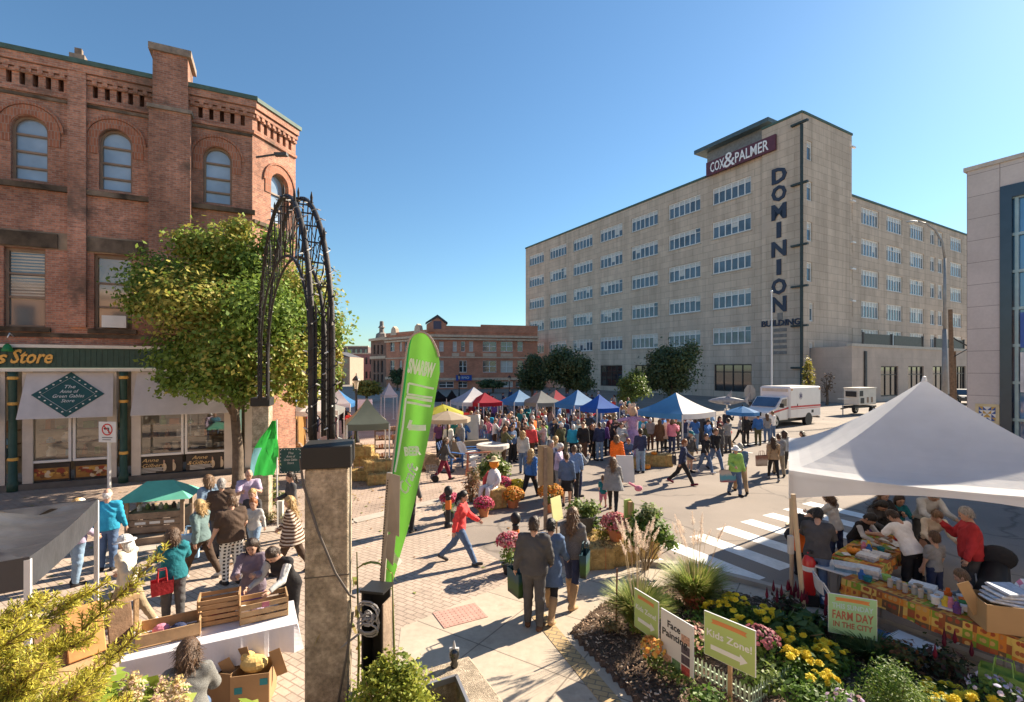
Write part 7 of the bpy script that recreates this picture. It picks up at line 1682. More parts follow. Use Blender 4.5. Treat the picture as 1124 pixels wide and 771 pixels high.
def anne_board():
 g = G(319,521); root = empty('sandwich_board',g,rad(8), 'dark teal store board with a dotted white border standing on the pavement', 'sign board'); b = MB(); b.box((0,0,.55),(.85,.05,1.0)); b.build('panel',mat('sign_green',(.02,.085,.085)),root); wl = mat('sign_letter',(.7,.72,.7)); b = MB()
 for k in range(7):
  for s in (-1,1): b.box((s*.37,-.028,.14 + k*.137),(.03,.006,.04)); b.box((-.33 + k*.11,-.028,.55 + s*.45),(.04,.006,.03))
 b.build('border',wl,root)
 for i,s in enumerate(('The', 'Anne of', 'Green Gables', 'Store')): text(s,.13,root,wl,frame((0,-.03,.85 - i*.13),(1,0,0)), 'lettering',.002,.3,width=(.2,.34,.5,.25)[i])
anne_board()
def wayside_post():
 root = empty('marker_post',G(308,574),0, 'short pale marker post with a small plate by the planted corner', 'post'); b = MB(); b.box((0,0,.3),(.14,.1,.6)); b.build('post',mat('post_pale',(.55,.52,.45),.8,.1),root); b = MB(); b.tube([(-.55,.3,0),(-.55,.3,2.2)],.04,8); b.box((-.55,.24,1.95),(.35,.02,.3)); b.build('plate_post',METAL_W,root)
wayside_post()
VINE = [leafmat('vine_a',(.14,.17,.04)),leafmat('vine_b',(.22,.21,.05)),leafmat('vine_c',(.09,.12,.03))]
g = G(296,562); shrub('sunflower_clump', 'tall straggly plants with pale stems beside the drooping green flag',g,[(0,0,.9,.25,.5),(.1,0,1.5,.2,.4),(-.15,.1,.4,.35,.3),(.2,0,.4,.3,.25),(.05,0,1.9,.12,.2)],700,.11,VINE,61,12,cat='plant')
g = G(292,576); shrub('border_plant', 'low dry flowering border at the pavement edge below the green flag',g,[(-.5,.1,.15,.3,.15),(0,.15,.2,.3,.18),(.5,.3,.18,.35,.15)],700,.07,[leafmat('dry_a',(.32,.22,.08)),leafmat('dry_b',(.20,.2,.06)),leafmat('dry_c',(.4,.3,.16))],62,8,cat='plant')
# ------------------------------------------------------------------ flower displays in the street
TERRA = mat('terracotta',(.52,.20,.09),.8,.12,5,.2,30)
GREENS = [leafmat('herb_a',(.09,.17,.03)),leafmat('herb_b',(.15,.24,.045)),leafmat('herb_c',(.22,.28,.07))]
def dome_flowers(name,parent,c,r,h,n,size,cols,seed,thick=.25):
 g = np.random.default_rng(seed); d = g.normal(size=(n,3)); d[:,2] = np.abs(d[:,2])*1.1 - .25; d /= np.linalg.norm(d,axis=1,keepdims=True); rr_ = 1 - thick*g.random(n) ** 2; p = np.array(c) + d*np.array([r,r,h])*rr_[:,None]
 nr = d + g.normal(size=(n,3))*.35; nr /= np.linalg.norm(nr,axis=1,keepdims=True); t = np.cross(nr,g.normal(size=(n,3))); t /= np.linalg.norm(t,axis=1,keepdims=True); b = np.cross(nr,t); s = (size*(.7 + .6*g.random(n)))[:,None]; k = 6
 ring = np.stack([p + (t*math.cos(2*PI*j/k) + b*math.sin(2*PI*j/k))*s*.5 for j in range(k)] + [p + nr*s*.28],1).reshape(-1,3); o = np.arange(n)[:,None]*7
 f = np.concatenate([np.concatenate([o + j,o + (j + 1) % k,o + 6],1) for j in range(k)]); m = np.tile(g.integers(0,len(cols),n),k); return np_mesh(name,ring,f,m,cols,parent)
def petal(c,n): return mat('petal_' + n,c,.7,.15,20,trans=.25)
def potted_mum(loc,r,col,label,pot='terra',ph=.26,tall=0.0,group='potted chrysanthemums around the street displays',seed=1,foliage=1.0):
 root = empty('potted_mum',loc,R.uniform(0,6),label, 'potted plant',group); pm = TERRA if pot == 'terra' else mat('pot_black',(.02,.02,.022),.6,.1); pr = r*.55
 b = MB(); b.lathe([(pr*.7,0),(pr*.95,ph*.8),(pr*1.08,ph*.8),(pr*1.08,ph),(pr*.9,ph),(pr*.85,ph*.85)],(0,0,0),18); b.build('pot',pm,root); z = ph + tall
 q,f,m = leaf_cloud([(0,0,z + r*.35,r*.85,r*.55)] + ([(0,0,ph + tall*.5,r*.7,tall*.6)] if tall else []),int(900*foliage),.05,seed); np_mesh('foliage',q,f,m,GREENS,root)
 dome_flowers('blossoms',root,(0,0,z + r*.3),r,r*.72,int(330*(r/.3) ** 2) + 60,.055,[petal(c,n) for c,n in col],seed)
 return root
PINKS = [((.50,.05,.12), 'crimson'),((.62,.12,.22), 'rose'),((.40,.03,.06), 'dark_red')]; ORANGES = [((.62,.24,.03), 'orange'),((.50,.16,.02), 'rust'),((.66,.34,.05), 'amber')]; YELS = [((.66,.55,.04), 'yellow'),((.55,.45,.04), 'gold')]; DUSTY = [((.48,.14,.15), 'dusty_rose'),((.58,.24,.22), 'salmon'),((.36,.08,.09), 'brick_rose')]
potted_mum(G(531,567),.30,PINKS, 'terracotta pot of crimson chrysanthemums in front of the scarecrow bale',seed=71); potted_mum(G(563,557),.36,ORANGES, 'terracotta pot of orange chrysanthemums at the corner of the scarecrow display',seed=72)
potted_mum(G(567,546),.33,YELS, 'low pot of yellow chrysanthemums behind the orange ones',pot='b',seed=73); g = G(551,547); potted_mum(g,.34,PINKS, 'dark red chrysanthemums beside the sitting scarecrow',pot='b',seed=74,tall=.1)
potted_mum(G(559,630),.28,[((.45,.05,.09), 'crimson2'),((.55,.25,.25), 'pale_rose')], 'tall pot of red daisies with green leaves behind the man in the black jacket',pot='b',ph=.22,tall=.35,seed=75)
potted_mum(G(604,562),.38,ORANGES, 'loose orange chrysanthemums at the foot of the tall wooden sign',seed=76,tall=.2); potted_mum(G(493,573),.26,PINKS, 'pot of red flowers on the black stand left of the woman in the coral jacket',pot='b',tall=.3,seed=77)
def scarecrow():
 g = G(541,557); hay_bale((g.x,g.y,0),.5, 'hay bale the scarecrow sits on',(.7,.55,.6)); root = empty('scarecrow',(g.x,g.y,.6),rad(-35), 'sitting scarecrow with an orange pumpkin head, white shirt and red sleeve', 'scarecrow'); wt = mat('scare_white',(.66,.62,.62),.9,.1,6,.4,20)
 b = MB(); b.tube([(0,0,0),(-.02,.05,.25),(-.03,.1,.48),(-.03,.1,.56)],[.2,.2,.16,.07],12); b.build('shirt',wt,root,smooth=True); b = MB(); b.ell((-.03,.1,.70),(.15,.15,.15),12,8); b.build('head',mat('pumpkin_orange',(.72,.24,.02)),root,smooth=True); b = MB(); b.lathe([(.2,.79),(.21,.80),(.11,.82),(.08,.92),(.01,.95)],(-.03,.1,0),12); b.build('hat',mat('hat_straw',(.5,.42,.25),.9,.2),root)
 b = MB(); b.tube([(-.16,.06,.42),(-.3,-.02,.22),(-.22,-.15,.06)],[.08,.07,.05],8); b.build('sleeve',mat('scare_red',(.6,.08,.07),.9,.1),root,smooth=True); b = MB(); b.tube([(.14,.06,.42),(.27,-.05,.25),(.2,-.2,.1)],[.08,.07,.05],8); b.build('sleeve',wt,root,smooth=True)
 for s in (-1,1): b = MB(); b.tube([(s*.1,0,.04),(s*.12,-.4,.05),(s*.13,-.48,-.35)],[.1,.08,.06],8); b.build('trouser_leg',wt,root,smooth=True)
scarecrow()
g = G(541,541); shrub('leafy_plant', 'tall pale green leafy plant behind the scarecrow',g,[(0,0,.85,.4,.4),(-.35,0,.7,.3,.3),(.35,.05,.75,.3,.35),(.05,0,1.15,.3,.25)],1500,.12,LIGHTG,81,14,cat='plant'); g = G(517,551); shrub('dry_grass_clump', 'clump of dry reddish brown stalks at the left end of the scarecrow display',g,[(0,0,.5,.3,.45),(.1,0,.85,.2,.3)],900,.08,[leafmat('dry_red',(.28,.13,.07)),leafmat('dry_tan',(.34,.22,.12)),leafmat('dry_green',(.14,.14,.05))],82,16,cat='plant')
for (x0,y0,x1,y1,d,w,lab) in ((529,548,519,506,15.6,.16, 'broad white plank leaning at the left of the scarecrow'),(560,535,551,512,16.6,.14, 'white plank leaning among the leaves behind the red flowers')):
 b = MB(); b.bar(V(XAT(x0,d) ,d,.02),V(XAT(x1,d + .3),d + .3,ZAT(y1,d + .3)),w,.03,up=(0,1,0)); tag(b.build('white_plank',METAL_W),lab, 'plank')
def bollard(px,py,label):
 def mk():
  root = empty('bollard',(0,0,0),0,label, 'bollard', 'black ball topped bollards'); b = MB(); b.lathe([(.1,0),(.1,.1),(.07,.14),(.065,.75),(.08,.78),(.05,.82)],(0,0,0),14); b.build('post',BLACK_M,root); b = MB(); b.ell((0,0,.92),(.11,.11,.13),14,8); b.build('ball',BLACK_M,root,smooth=True); b = MB(); b.lathe([(.075,.46),(.078,.47),(.078,.68),(.075,.69)],(0,0,0),14); b.build('band',mat('band_orange',(.62,.16,.03),.6,.1),root); return root
 return inst('bollard',mk,G(px,py),0,label,1.05)
bollard(566,618, 'black ball topped bollard with an orange band beside the man in the black jacket'); bollard(492,579, 'black ball topped bollard hidden by red flowers beside the coral jacket')
def wooden_sign(px,d,yt,yb,w,label,m,postm,rz,base_y=None,name='wooden_sign'):
 root = empty(name,(XAT(px,d),d,0),rz,label, 'sign'); z1,z0 = ZAT(yt,d),ZAT(yb,d); b = MB(); b.prism([(-w/2,z0),(w/2,z0),(w/2,z1 - .12),(w*.1,z1),(-w/2,z1)],.03,lambda x,z,c: V(x,c,z)); b.build('panel',m,root); b = MB(); b.box((-.02,-.04,z1*.5 - .02),(.09,.06,z1 - .04)); b.build('post',postm,root); return root
wooden_sign(599,12.9,489,533,.42, 'tall tan wooden sign seen from behind in the middle of the street',mat('sign_tan',(.36,.27,.17),.8,.15,4,.2,30),WOOD_G,rad(15))
b = MB(); b.box((0,0,0),(.42,.02,.55),M=Matrix.Rotation(-.15,3, 'X')); o = b.build('yellow_sign',mat('sign_lemon',(.62,.60,.28),.6,.05)); d = 11.6; o.location = (XAT(611,d),d,.9); o.rotation_euler = (0,0,rad(52)); tag(o, 'small pale lemon sign plate above the heads of the three friends', 'sign')
p_ = MB(); p_.tube([(0,0,-.9),(0,0,-.2)],.02,6); q_ = p_.build('stake',WOOD,o)
b_ = [(650,622,0,.15, 'hay bale at the near end of the bale display by the crosswalk'),(678,618,0,.2, 'hay bale in the front row under the dusty pink chrysanthemums'),(642,607,0,.9, 'hay bale standing behind the other two by the crosswalk'),(700,612,0,.3, 'hay bale at the right end of the display under the pepper plant')]
for px,py,z,rz,lab in b_: g = G(px,py); hay_bale((g.x,g.y,z),rz,lab,(.85,.48,.46))
g = G(676,617); potted_mum((g.x,g.y + .02,.47),.33,DUSTY, 'big dome of dusty pink chrysanthemums in terracotta on a hay bale',seed=78)
g = G(641,605); root = empty('tub_plant',(g.x,g.y,.47),0, 'dark round tub of pale green leafy plants on a hay bale', 'potted plant'); b = MB(); b.lathe([(.18,0),(.26,.34),(.28,.36),(.25,.36),(.2,.3)],(0,0,0),18); b.build('tub',mat('tub_grey',(.10,.10,.095),.7,.15),root); q,f,m = leaf_cloud([(0,0,.5,.3,.2),(-.2,0,.55,.2,.2),(.2,.05,.5,.2,.2),(.28,-.1,.2,.15,.15)],900,.085,91); np_mesh('foliage',q,f,m,LIGHTG,root)
g = G(664,614); shrub('yellow_foliage', 'small yellow leaved plant between the tub and the pink chrysanthemums',(g.x,g.y,.4),[(0,0,.15,.2,.2)],300,.07,YELG,92,5,cat='plant')
g = G(708,626); shrub('pepper_plant', 'tall dark leaved plant with small white flowers beside the green stake sign',(g.x,g.y,0),[(0,0,.95,.36,.3),(-.2,0,.75,.25,.25),(.3,-.05,.8,.28,.3),(.1,0,1.2,.25,.2),(.5,-.1,.6,.18,.2)],1500,.11,[leafmat('pep_a',(.09,.16,.03)),leafmat('pep_b',(.15,.23,.05)),leafmat('pep_c',(.30,.34,.16))],93,16,cat='plant')
GSIGN = mat('sign_leaf_green',(.40,.52,.16),.55,.04,2); SIGN_W = mat('sign_pale',(.72,.74,.66),.6,.03); SIGN_O = mat('sign_orange',(.60,.23,.07),.6,.05)
wooden_sign(691,10.6,548,600,.3, 'green stake sign with a dark stripe rising among the hay bales',GSIGN,WOOD,rad(35),name='stake_sign'); 
# ------------------------------------------------------------------ yard signs in the bed
def yard_sign(pl,pr,ztop,h,label,name,draw,back=METAL_W,face=GSIGN):
 a,c = V(*pl,0),V(*pr,0); w = (c - a).length; mid = (a + c)/2; rz = math.atan2((c - a).y,(c - a).x); root = empty(name,mid,rz,label, 'sign'); b = MB(); b.box((0,.012,ztop - h/2),(w,.016,h)); b.build('board',back,root); b = MB(); b.box((0,.0025,ztop - h/2),(w - .012,.003,h - .012)); b.build('face',face,root)
 b = MB(); b.box((0,.036,(ztop - .05)/2),(.045,.03,ztop - .05)); b.build('stake',WOOD,root); draw(root,w,h,ztop); return root
TXT = lambda s,size,root,m,x,z,w=None,sh=0,bo=.02: text(s,size,root,m,frame((x,-.0015,z),(1,0,0)), 'lettering',.0012,sh,width=w,bold=bo)
def ribbon(root,x,z,w,h):
 b = MB(); b.prism([(x - w/2,z - h/2),(x - w*.25,z - h*.35),(x + w*.25,z - h*.35),(x + w/2,z - h/2),(x + w*.45,z),(x + w/2,z + h/2),(x + w*.25,z + h*.6),(x - w*.25,z + h*.6),(x - w/2,z + h/2),(x - w*.45,z)],.0015,lambda a,q,c: V(a,-.0008 - c,q)); b.build('ribbon',SIGN_O,root)
def arrow(root,x,z,w,h):
 b = MB(); b.prism([(x - w/2,z - h*.22),(x + w/2 - h*.7,z - h*.22),(x + w/2 - h*.7,z - h/2),(x + w/2,z),(x + w/2 - h*.7,z + h/2),(x + w/2 - h*.7,z + h*.22),(x - w/2,z + h*.22)],.0012,lambda a,q,c: V(a,-.0008 - c,q)); b.build('arrow',SIGN_W,root)
def kids(root,w,h,z): ribbon(root,0,z - h*.17,w*.7,h*.1); TXT('Kids Zone!',.12,root,SIGN_W,0,z - h*.46,w*.88); arrow(root,0,z - h*.76,w*.72,h*.24)
yard_sign((2.40,6.15),(2.80,5.66),1.18,.54, 'green sign reading Kids Zone! with a white arrow on a wooden stake', 'kids_zone_sign',kids)
def face_p(root,w,h,z):
 k = mat('sign_ink',(.03,.03,.03),.6,0); TXT('Face',.13,root,k,-w*.08,z - h*.24,w*.4); TXT('Painting',.13,root,k,-w*.06,z - h*.44,w*.78)
 b = MB(); rr = random.Random(4)
 for i in range(3):
  for j in range(4):
   if i == 2 or j == 0: b.box((-w*.42 + w*.28*(i + .5),-.0012,z - h*(.95 - .2*j)),(w*.25,.002,h*.17),m=rr.randrange(4))
 b.build('photo_strip',[mat('photo_red',(.42,.08,.06),.5,.4,30),mat('photo_tan',(.5,.3,.2),.5,.4,30),mat('photo_green',(.14,.25,.1),.5,.4,30),mat('photo_dark',(.1,.08,.09),.5,.4,30)],root)
yard_sign((2.04,6.75),(2.30,6.25),.92,.66, 'white sign reading Face Painting with small photographs on a wooden stake', 'face_painting_sign',face_p,face=mat('sign_cream',(.68,.66,.58),.6,.04))
def arr(root,w,h,z): ribbon(root,0,z - h*.16,w*.7,h*.09); TXT('Kids Zone!',.1,root,SIGN_W,0,z - h*.44,w*.84); arrow(root,.01,z - h*.74,w*.7,h*.22)
yard_sign((1.80,7.25),(2.02,6.80),.97,.56, 'smaller faded green sign with an arrow, furthest from the camera in the bed', 'arrow_sign',arr)
def farm(root,w,h,z): ribbon(root,0,z - h*.12,w*.72,h*.09); pb = mat('sign_skyblue',(.45,.62,.66),.6,.03); tr = mat('sign_brick',(.42,.14,.09),.6,.05); TXT('THIS SUNDAY',.1,root,pb,0,z - h*.29,w*.84); TXT('FARM DAY',.17,root,tr,0,z - h*.52,w*.84); TXT('IN THE CITY',.11,root,tr,0,z - h*.75,w*.8)
yard_sign((XAT(909,7.25),7.25),(XAT(963,7.0),7.0),.90,.58, 'mint green sign reading THIS SUNDAY FARM DAY IN THE CITY', 'farm_day_sign',farm,face=mat('sign_mint',(.33,.56,.30),.6,.04))
b = MB(); b.box((0,0,.28),(.22,.02,.5)); b.bar((0,.02,0),(0,.02,.3),.03); o = b.build('white_placard',METAL_W); o.location = G(786,655); o.rotation_euler = (0,0,rad(10)); tag(o, 'small blank white placard between the tall grass and the crosswalk', 'placard')
def picket_fence():
 root = empty('picket_fence',(2.7,6.35,.04),0, 'miniature pale green picket fence zigzagging through the flower bed', 'picket fence'); pts = [V(-.25,.35,0),V(.0,.0,0),V(.22,-.35,0),V(.62,-.1,0),V(.98,.12,0)]; m = mat('picket_mint',(.40,.49,.35),.6,.08)
 for a,c in zip(pts,pts[1:]):
  L = (c - a).length; n = int(L/.055); tl = (c - a).normalized()
  for k in range(n): p = a.lerp(c,(k + .5)/n); b = MB(); b.prism([(-.014,0),(.014,0),(.014,.24),(0,.27),(-.014,.24)],.008,lambda x,z,w,p=p: p + tl*x + V(0,-.004 + w,z)); b.build('picket',m,root)
  b = MB()
  for z in (.07,.18): b.bar(a + V(0,.012,z),c + V(0,.012,z),.02,.01)
  b.build('rail',m,root)
picket_fence()
# ------------------------------------------------------------------ plants of the bed
def grass_clump(loc,r,h,n,label,cols,plumes=0,seed=1,ph=1.4,name='ornamental_grass'):
 root = empty(name,loc,0,label, 'ornamental grass'); g = np.random.default_rng(seed); a = g.random(n)*2*PI; L = h*(.6 + .5*g.random(n)); out = r*(.3 + .9*g.random(n)); S = 5; ts = np.linspace(0,1,S + 1)
 P = np.stack([np.stack([np.cos(a)*(.18*r + out*t ** 1.8),np.sin(a)*(.18*r + out*t ** 1.8),L*(1.25*t - .42*t ** 2.4)],1) for t in ts],1); w = np.stack([-np.sin(a),np.cos(a),0*a],1)[:,None, :]*(.011*(1 - ts ** 2*.9))[None, :,None]
 Vt = np.stack([P - w,P + w],2).reshape(-1,3); i = np.arange(n)[:,None]*(2*(S + 1)); f = np.concatenate([np.concatenate([i + 2*j,i + 2*j + 1,i + 2*j + 3,i + 2*j + 2],1) for j in range(S)]); np_mesh('blades',Vt,f,np.tile(g.integers(0,len(cols),n),S),cols,root)
 if plumes:
  q,m = [],[]; b = MB(); rr = random.Random(seed)
  for k in range(plumes):
   an = rr.uniform(0,2*PI); o = r*rr.uniform(.2,.9); top = V(math.cos(an)*o,math.sin(an)*o,h*ph*rr.uniform(.85,1.1)); bend = V(math.cos(an),math.sin(an),0)*.06; b.tube([V(0,0,0),top*.6,top],[.003,.003,.002],4)
   nn = 130; t = g.random(nn); pc = np.array(top)[None] + np.outer(t,np.array(bend*1.6 + V(0,0,.24))) ; d = g.normal(size=(nn,3)); d[:,2] = np.abs(d[:,2]) + .8; d /= np.linalg.norm(d,axis=1,keepdims=True); wv = np.cross(d,g.normal(size=(nn,3))); wv /= np.linalg.norm(wv,axis=1,keepdims=True); ln = (.05*(1.1 - t))[:,None] + .012
   q.append(np.stack([pc - wv*.002,pc + wv*.002,pc + d*ln + wv*.0015,pc + d*ln - wv*.0015],1).reshape(-1,3))
  b.build('stalks',mat('stalk_straw',(.45,.35,.22),.9,.15),root); q = np.concatenate(q); np_mesh('plumes',q,np.arange(len(q)).reshape(-1,4),np.zeros(len(q) // 4, 'i'),[mat('plume',(.70,.58,.48),.9,.15,9,trans=.5)],root)
GR = [leafmat('grass_a',(.16,.24,.04)),leafmat('grass_b',(.27,.33,.07)),leafmat('grass_c',(.42,.40,.13))]
grass_clump(G(700,697),.46,.85,1500, 'tall green ornamental grass with pale plumes behind the smaller arrow sign',GR,22,101,1.75); grass_clump(G(763,672),.52,.88,1700, 'round ornamental grass with thin brown plumes in front of the crosswalk',GR,16,102,1.55)
grass_clump((5.05,6.9,.05),.4,.42,700, 'fine dark green grass tuft under the mint green sign',[leafmat('grass_d',(.05,.10,.03)),leafmat('grass_e',(.09,.15,.04))],0,103); grass_clump((3.25,8.55,.05),.3,.35,260, 'thin arching green blades right of the round ornamental grass',GR,0,104)
def marigold(x,y,r,h,n,label,seed,col='yellow',bl=.062):
 root = empty('marigold_plant',(x,y,.05),0,label, 'flowering plant', 'yellow marigolds in the bed'); q,f,m = leaf_cloud([(0,0,h*.45,r*1.15,h*.5)],900,.065,seed); np_mesh('foliage',q,f,m,GREENS,root); rr = random.Random(seed); b = MB()
 for k in range(n):
  a = rr.uniform(0,2*PI); q_ = r*math.sqrt(rr.random())*.95; z = h*(.75 + .3*(1 - (q_/r) ** 2)) + rr.uniform(-.03,.04); s = bl*rr.uniform(.75,1.15); T = Matrix.Rotation(rr.uniform(-.5,.5),3, 'X') @ Matrix.Rotation(rr.uniform(-.5,.5),3, 'Y'); c = Vector((math.cos(a)*q_,math.sin(a)*q_,z))
  for ly in range(3):                  # ruffled petal layers
   nn = 14; ro = s*(1 - .26*ly); vs = [c + T @ V(0,0,s*(.12 + .3*ly))] + [c + T @ V(ro*(1 if j % 2 else .84)*math.cos(2*PI*j/nn + ly),ro*(1 if j % 2 else .84)*math.sin(2*PI*j/nn + ly),s*(.02 + .22*ly) + (.01 if j % 2 else 0)) for j in range(nn)]
   b.add(vs,[(0,1 + j,1 + (j + 1) % nn) for j in range(nn)],rr.randrange(2))
 b.build('blossoms',[petal((.82,.68,.05), 'marigold'),petal((.76,.58,.03), 'marigold_deep')],root,fix=False)
mg = [(3.32,7.95,.26,.34,13),(3.72,8.12,.26,.36,14),(4.05,7.75,.24,.34,12),(3.45,7.45,.2,.32,8),(3.75,6.55,.26,.34,13),(4.12,6.62,.26,.33,13),(4.42,6.85,.24,.30,12),(3.95,6.15,.22,.28,10),(3.98,7.05,.22,.36,9),(5.05,5.75,.26,.3,12),(5.45,5.72,.24,.3,11),(4.7,5.6,.22,.3,9),(5.3,6.05,.2,.28,8)]
ml = ['by the round grass, leftmost of the far cluster', 'in the middle of the far cluster nearest the crosswalk', 'at the right end of the far cluster beside the dark red plumes', 'just behind the Kids Zone sign', 'at the left of the middle cluster by the picket fence', 'in the middle cluster, below the mint green sign', 'at the right end of the middle cluster beside the grass tuft', 'lowest of the middle cluster, close to the fence end', 'between the far and the middle clusters', 'in the near cluster beside the feathery green shrub', 'at the street side of the near cluster', 'lowest of the near cluster, almost under the shrub', 'at the back of the near cluster by the pale asters']
for i,(x,y,r,h,n) in enumerate(mg): marigold(x,y,r,h,n, 'yellow marigolds ' + ml[i],110 + i)
def bed_plant(x,y,clumps,n,size,leaves,label,seed,fl=None,name='bed_plant',aspect=.55):
 r = shrub(name,label,(x,y,.05),clumps,n,size,leaves,seed,8,cat='plant',aspect=aspect)
 if fl: dome_flowers('blossoms',r, *fl,seed)
 return r
CEL = [petal((.17,.008,.03), 'celosia'),petal((.10,.006,.025), 'celosia_dark')]
def celosia(x,y,n,label,seed):
 root = bed_plant(x,y,[(0,0,.25,.28,.22)],350,.09,[leafmat('cel_leaf',(.05,.07,.03)),leafmat('cel_leaf_b',(.10,.05,.04))],label,seed,name='celosia_plant'); rr = random.Random(seed); b = MB()
 for k in range(n): p = V(rr.uniform(-.28,.28),rr.uniform(-.2,.2),rr.uniform(.32,.5)); b.lathe([(.01,0),(.022,.03),(.026,.06),(.016,.11),(.003,.19)],p,7,rr.randrange(2))
 b.build('blossoms',CEL,root,fix=False)
celosia(4.5,8.05,15, 'dark red plumed celosia at the kerb behind the marigolds',131); celosia(4.95,7.45,6, 'dark red plumed celosia half hiding the mint green sign',132); celosia(5.75,6.55,5, 'dark red plumed celosia at the street corner of the bed',133)
bed_plant(3.05,8.35,[(0,0,.3,.2,.2)],260,.07,[leafmat('coral_leaf',(.35,.10,.05)),leafmat('coral_leaf_b',(.2,.12,.05))], 'small plant with coral red tips beside the round grass',134)
bed_plant(4.25,7.35,[(0,0,.28,.34,.24),(.3,.2,.25,.25,.2)],240,.17,[leafmat('broad_a',(.05,.11,.03)),leafmat('broad_b',(.08,.15,.045))], 'broad dark green leaves between the marigold clusters',135,aspect=.6)
bed_plant(3.45,6.85,[(0,0,.3,.26,.2)],260,.1,GREENS, 'sedum with flat dusty pink heads behind the Kids Zone sign',136,((0,0,.42),.26,.12,160,.05,[petal((.40,.14,.17), 'sedum'),petal((.30,.10,.12), 'sedum_dark')]))
bed_plant(2.5,7.15,[(0,0,.2,.3,.18),(.3,-.1,.2,.2,.15)],500,.06,GREENS, 'pink and cream bedding flowers between the two stake signs',137,((.1,0,.28),.32,.14,160,.045,[petal((.55,.25,.22), 'blush'),petal((.6,.45,.3), 'cream')]))
bed_plant(1.95,6.75,[(0,0,.2,.16,.18),(.25,-.25,.15,.25,.12)],450,.06,LIGHTG, 'orange and yellow bedding flowers under the smaller arrow sign',138,((-.02,0,.32),.17,.14,70,.06,[petal((.72,.30,.08), 'peach'),petal((.72,.45,.1), 'apricot')]))
bed_plant(2.35,5.95,[(0,0,.15,.28,.12)],380,.07,GREENS, 'low green leaves at the foot of the Face Painting sign',139)
bed_plant(2.95,5.35,[(0,0,.2,.26,.16)],420,.06,GREENS, 'bright pink bedding flowers near the foot of the Kids Zone sign',140,((0,0,.3),.26,.12,130,.05,[petal((.66,.10,.2), 'hot_pink'),petal((.68,.35,.35), 'shell_pink')]))
bed_plant(4.35,5.55,[(0,0,.42,.34,.34),(-.25,0,.32,.26,.26),(.28,.05,.34,.26,.28),(0,.1,.62,.22,.2)],5200,.045,[leafmat('feather_a',(.11,.19,.03)),leafmat('feather_b',(.19,.26,.04)),leafmat('feather_c',(.07,.14,.02))], 'feathery bright green shrub between the marigolds',141,aspect=.25)
bed_plant(3.75,5.5,[(0,0,.3,.24,.22)],700,.05,GREENS, 'pale lilac asters left of the feathery green shrub',142,((0,0,.38),.22,.14,26,.055,[petal((.55,.42,.60), 'lilac'),petal((.6,.4,.42), 'mauve')])); bed_plant(5.75,5.85,[(0,0,.25,.26,.2)],500,.06,GREENS, 'pale blue asters at the street side of the marigolds',143,((0,0,.34),.26,.12,30,.06,[petal((.52,.50,.68), 'sky_lilac'),petal((.62,.55,.66), 'pale_lilac')]))
bed_plant(1.55,7.75,[(0,0,.12,.18,.1)],260,.05,[leafmat('sage_a',(.22,.21,.12)),leafmat('sage_b',(.30,.25,.13))], 'low dry yellowish plant at the sunny end of the bed',144)
bed_plant(5.35,6.75,[(0,0,.22,.3,.2)],420,.08,[leafmat('rust_a',(.16,.07,.03)),leafmat('rust_b',(.10,.10,.03))], 'rusty leaved plant beside the dark grass tuft',145)
for i,(x,y,r,lv,lab) in enumerate(((2.95,7.65,.3,GREENS, 'leafy green filler between the round grass and the dusty pink sedum'),(3.2,6.35,.28,LIGHTG, 'light green leafy filler behind the picket fence'),(2.55,8.35,.26,LIGHTG, 'light green filler between the two ornamental grasses'),(3.6,5.95,.26,GREENS, 'leafy green filler where the picket fence ends'),(4.75,6.25,.3,GREENS, 'leafy green filler beside the feathery shrub, street side'),(2.0,7.75,.22,LIGHTG, 'light green filler under the tall plumed grass'),(3.35,5.1,.3,LIGHTG, 'light green filler right of the pink bedding flowers'))):
 bed_plant(x,y,[(0,0,.18,r,.16),(r*.7,.08,.15,r*.7,.14)],520,.075,lv,lab,150 + i)
b = MB(); b.tube([(0,0,0),(.02,0,1.05)],.014,6); o = b.build('iron_stake',mat('rust_iron',(.16,.08,.05),.8,.2)); o.location = G(676,697); tag(o, 'thin rusty stake at the sunny corner of the bed', 'stake')
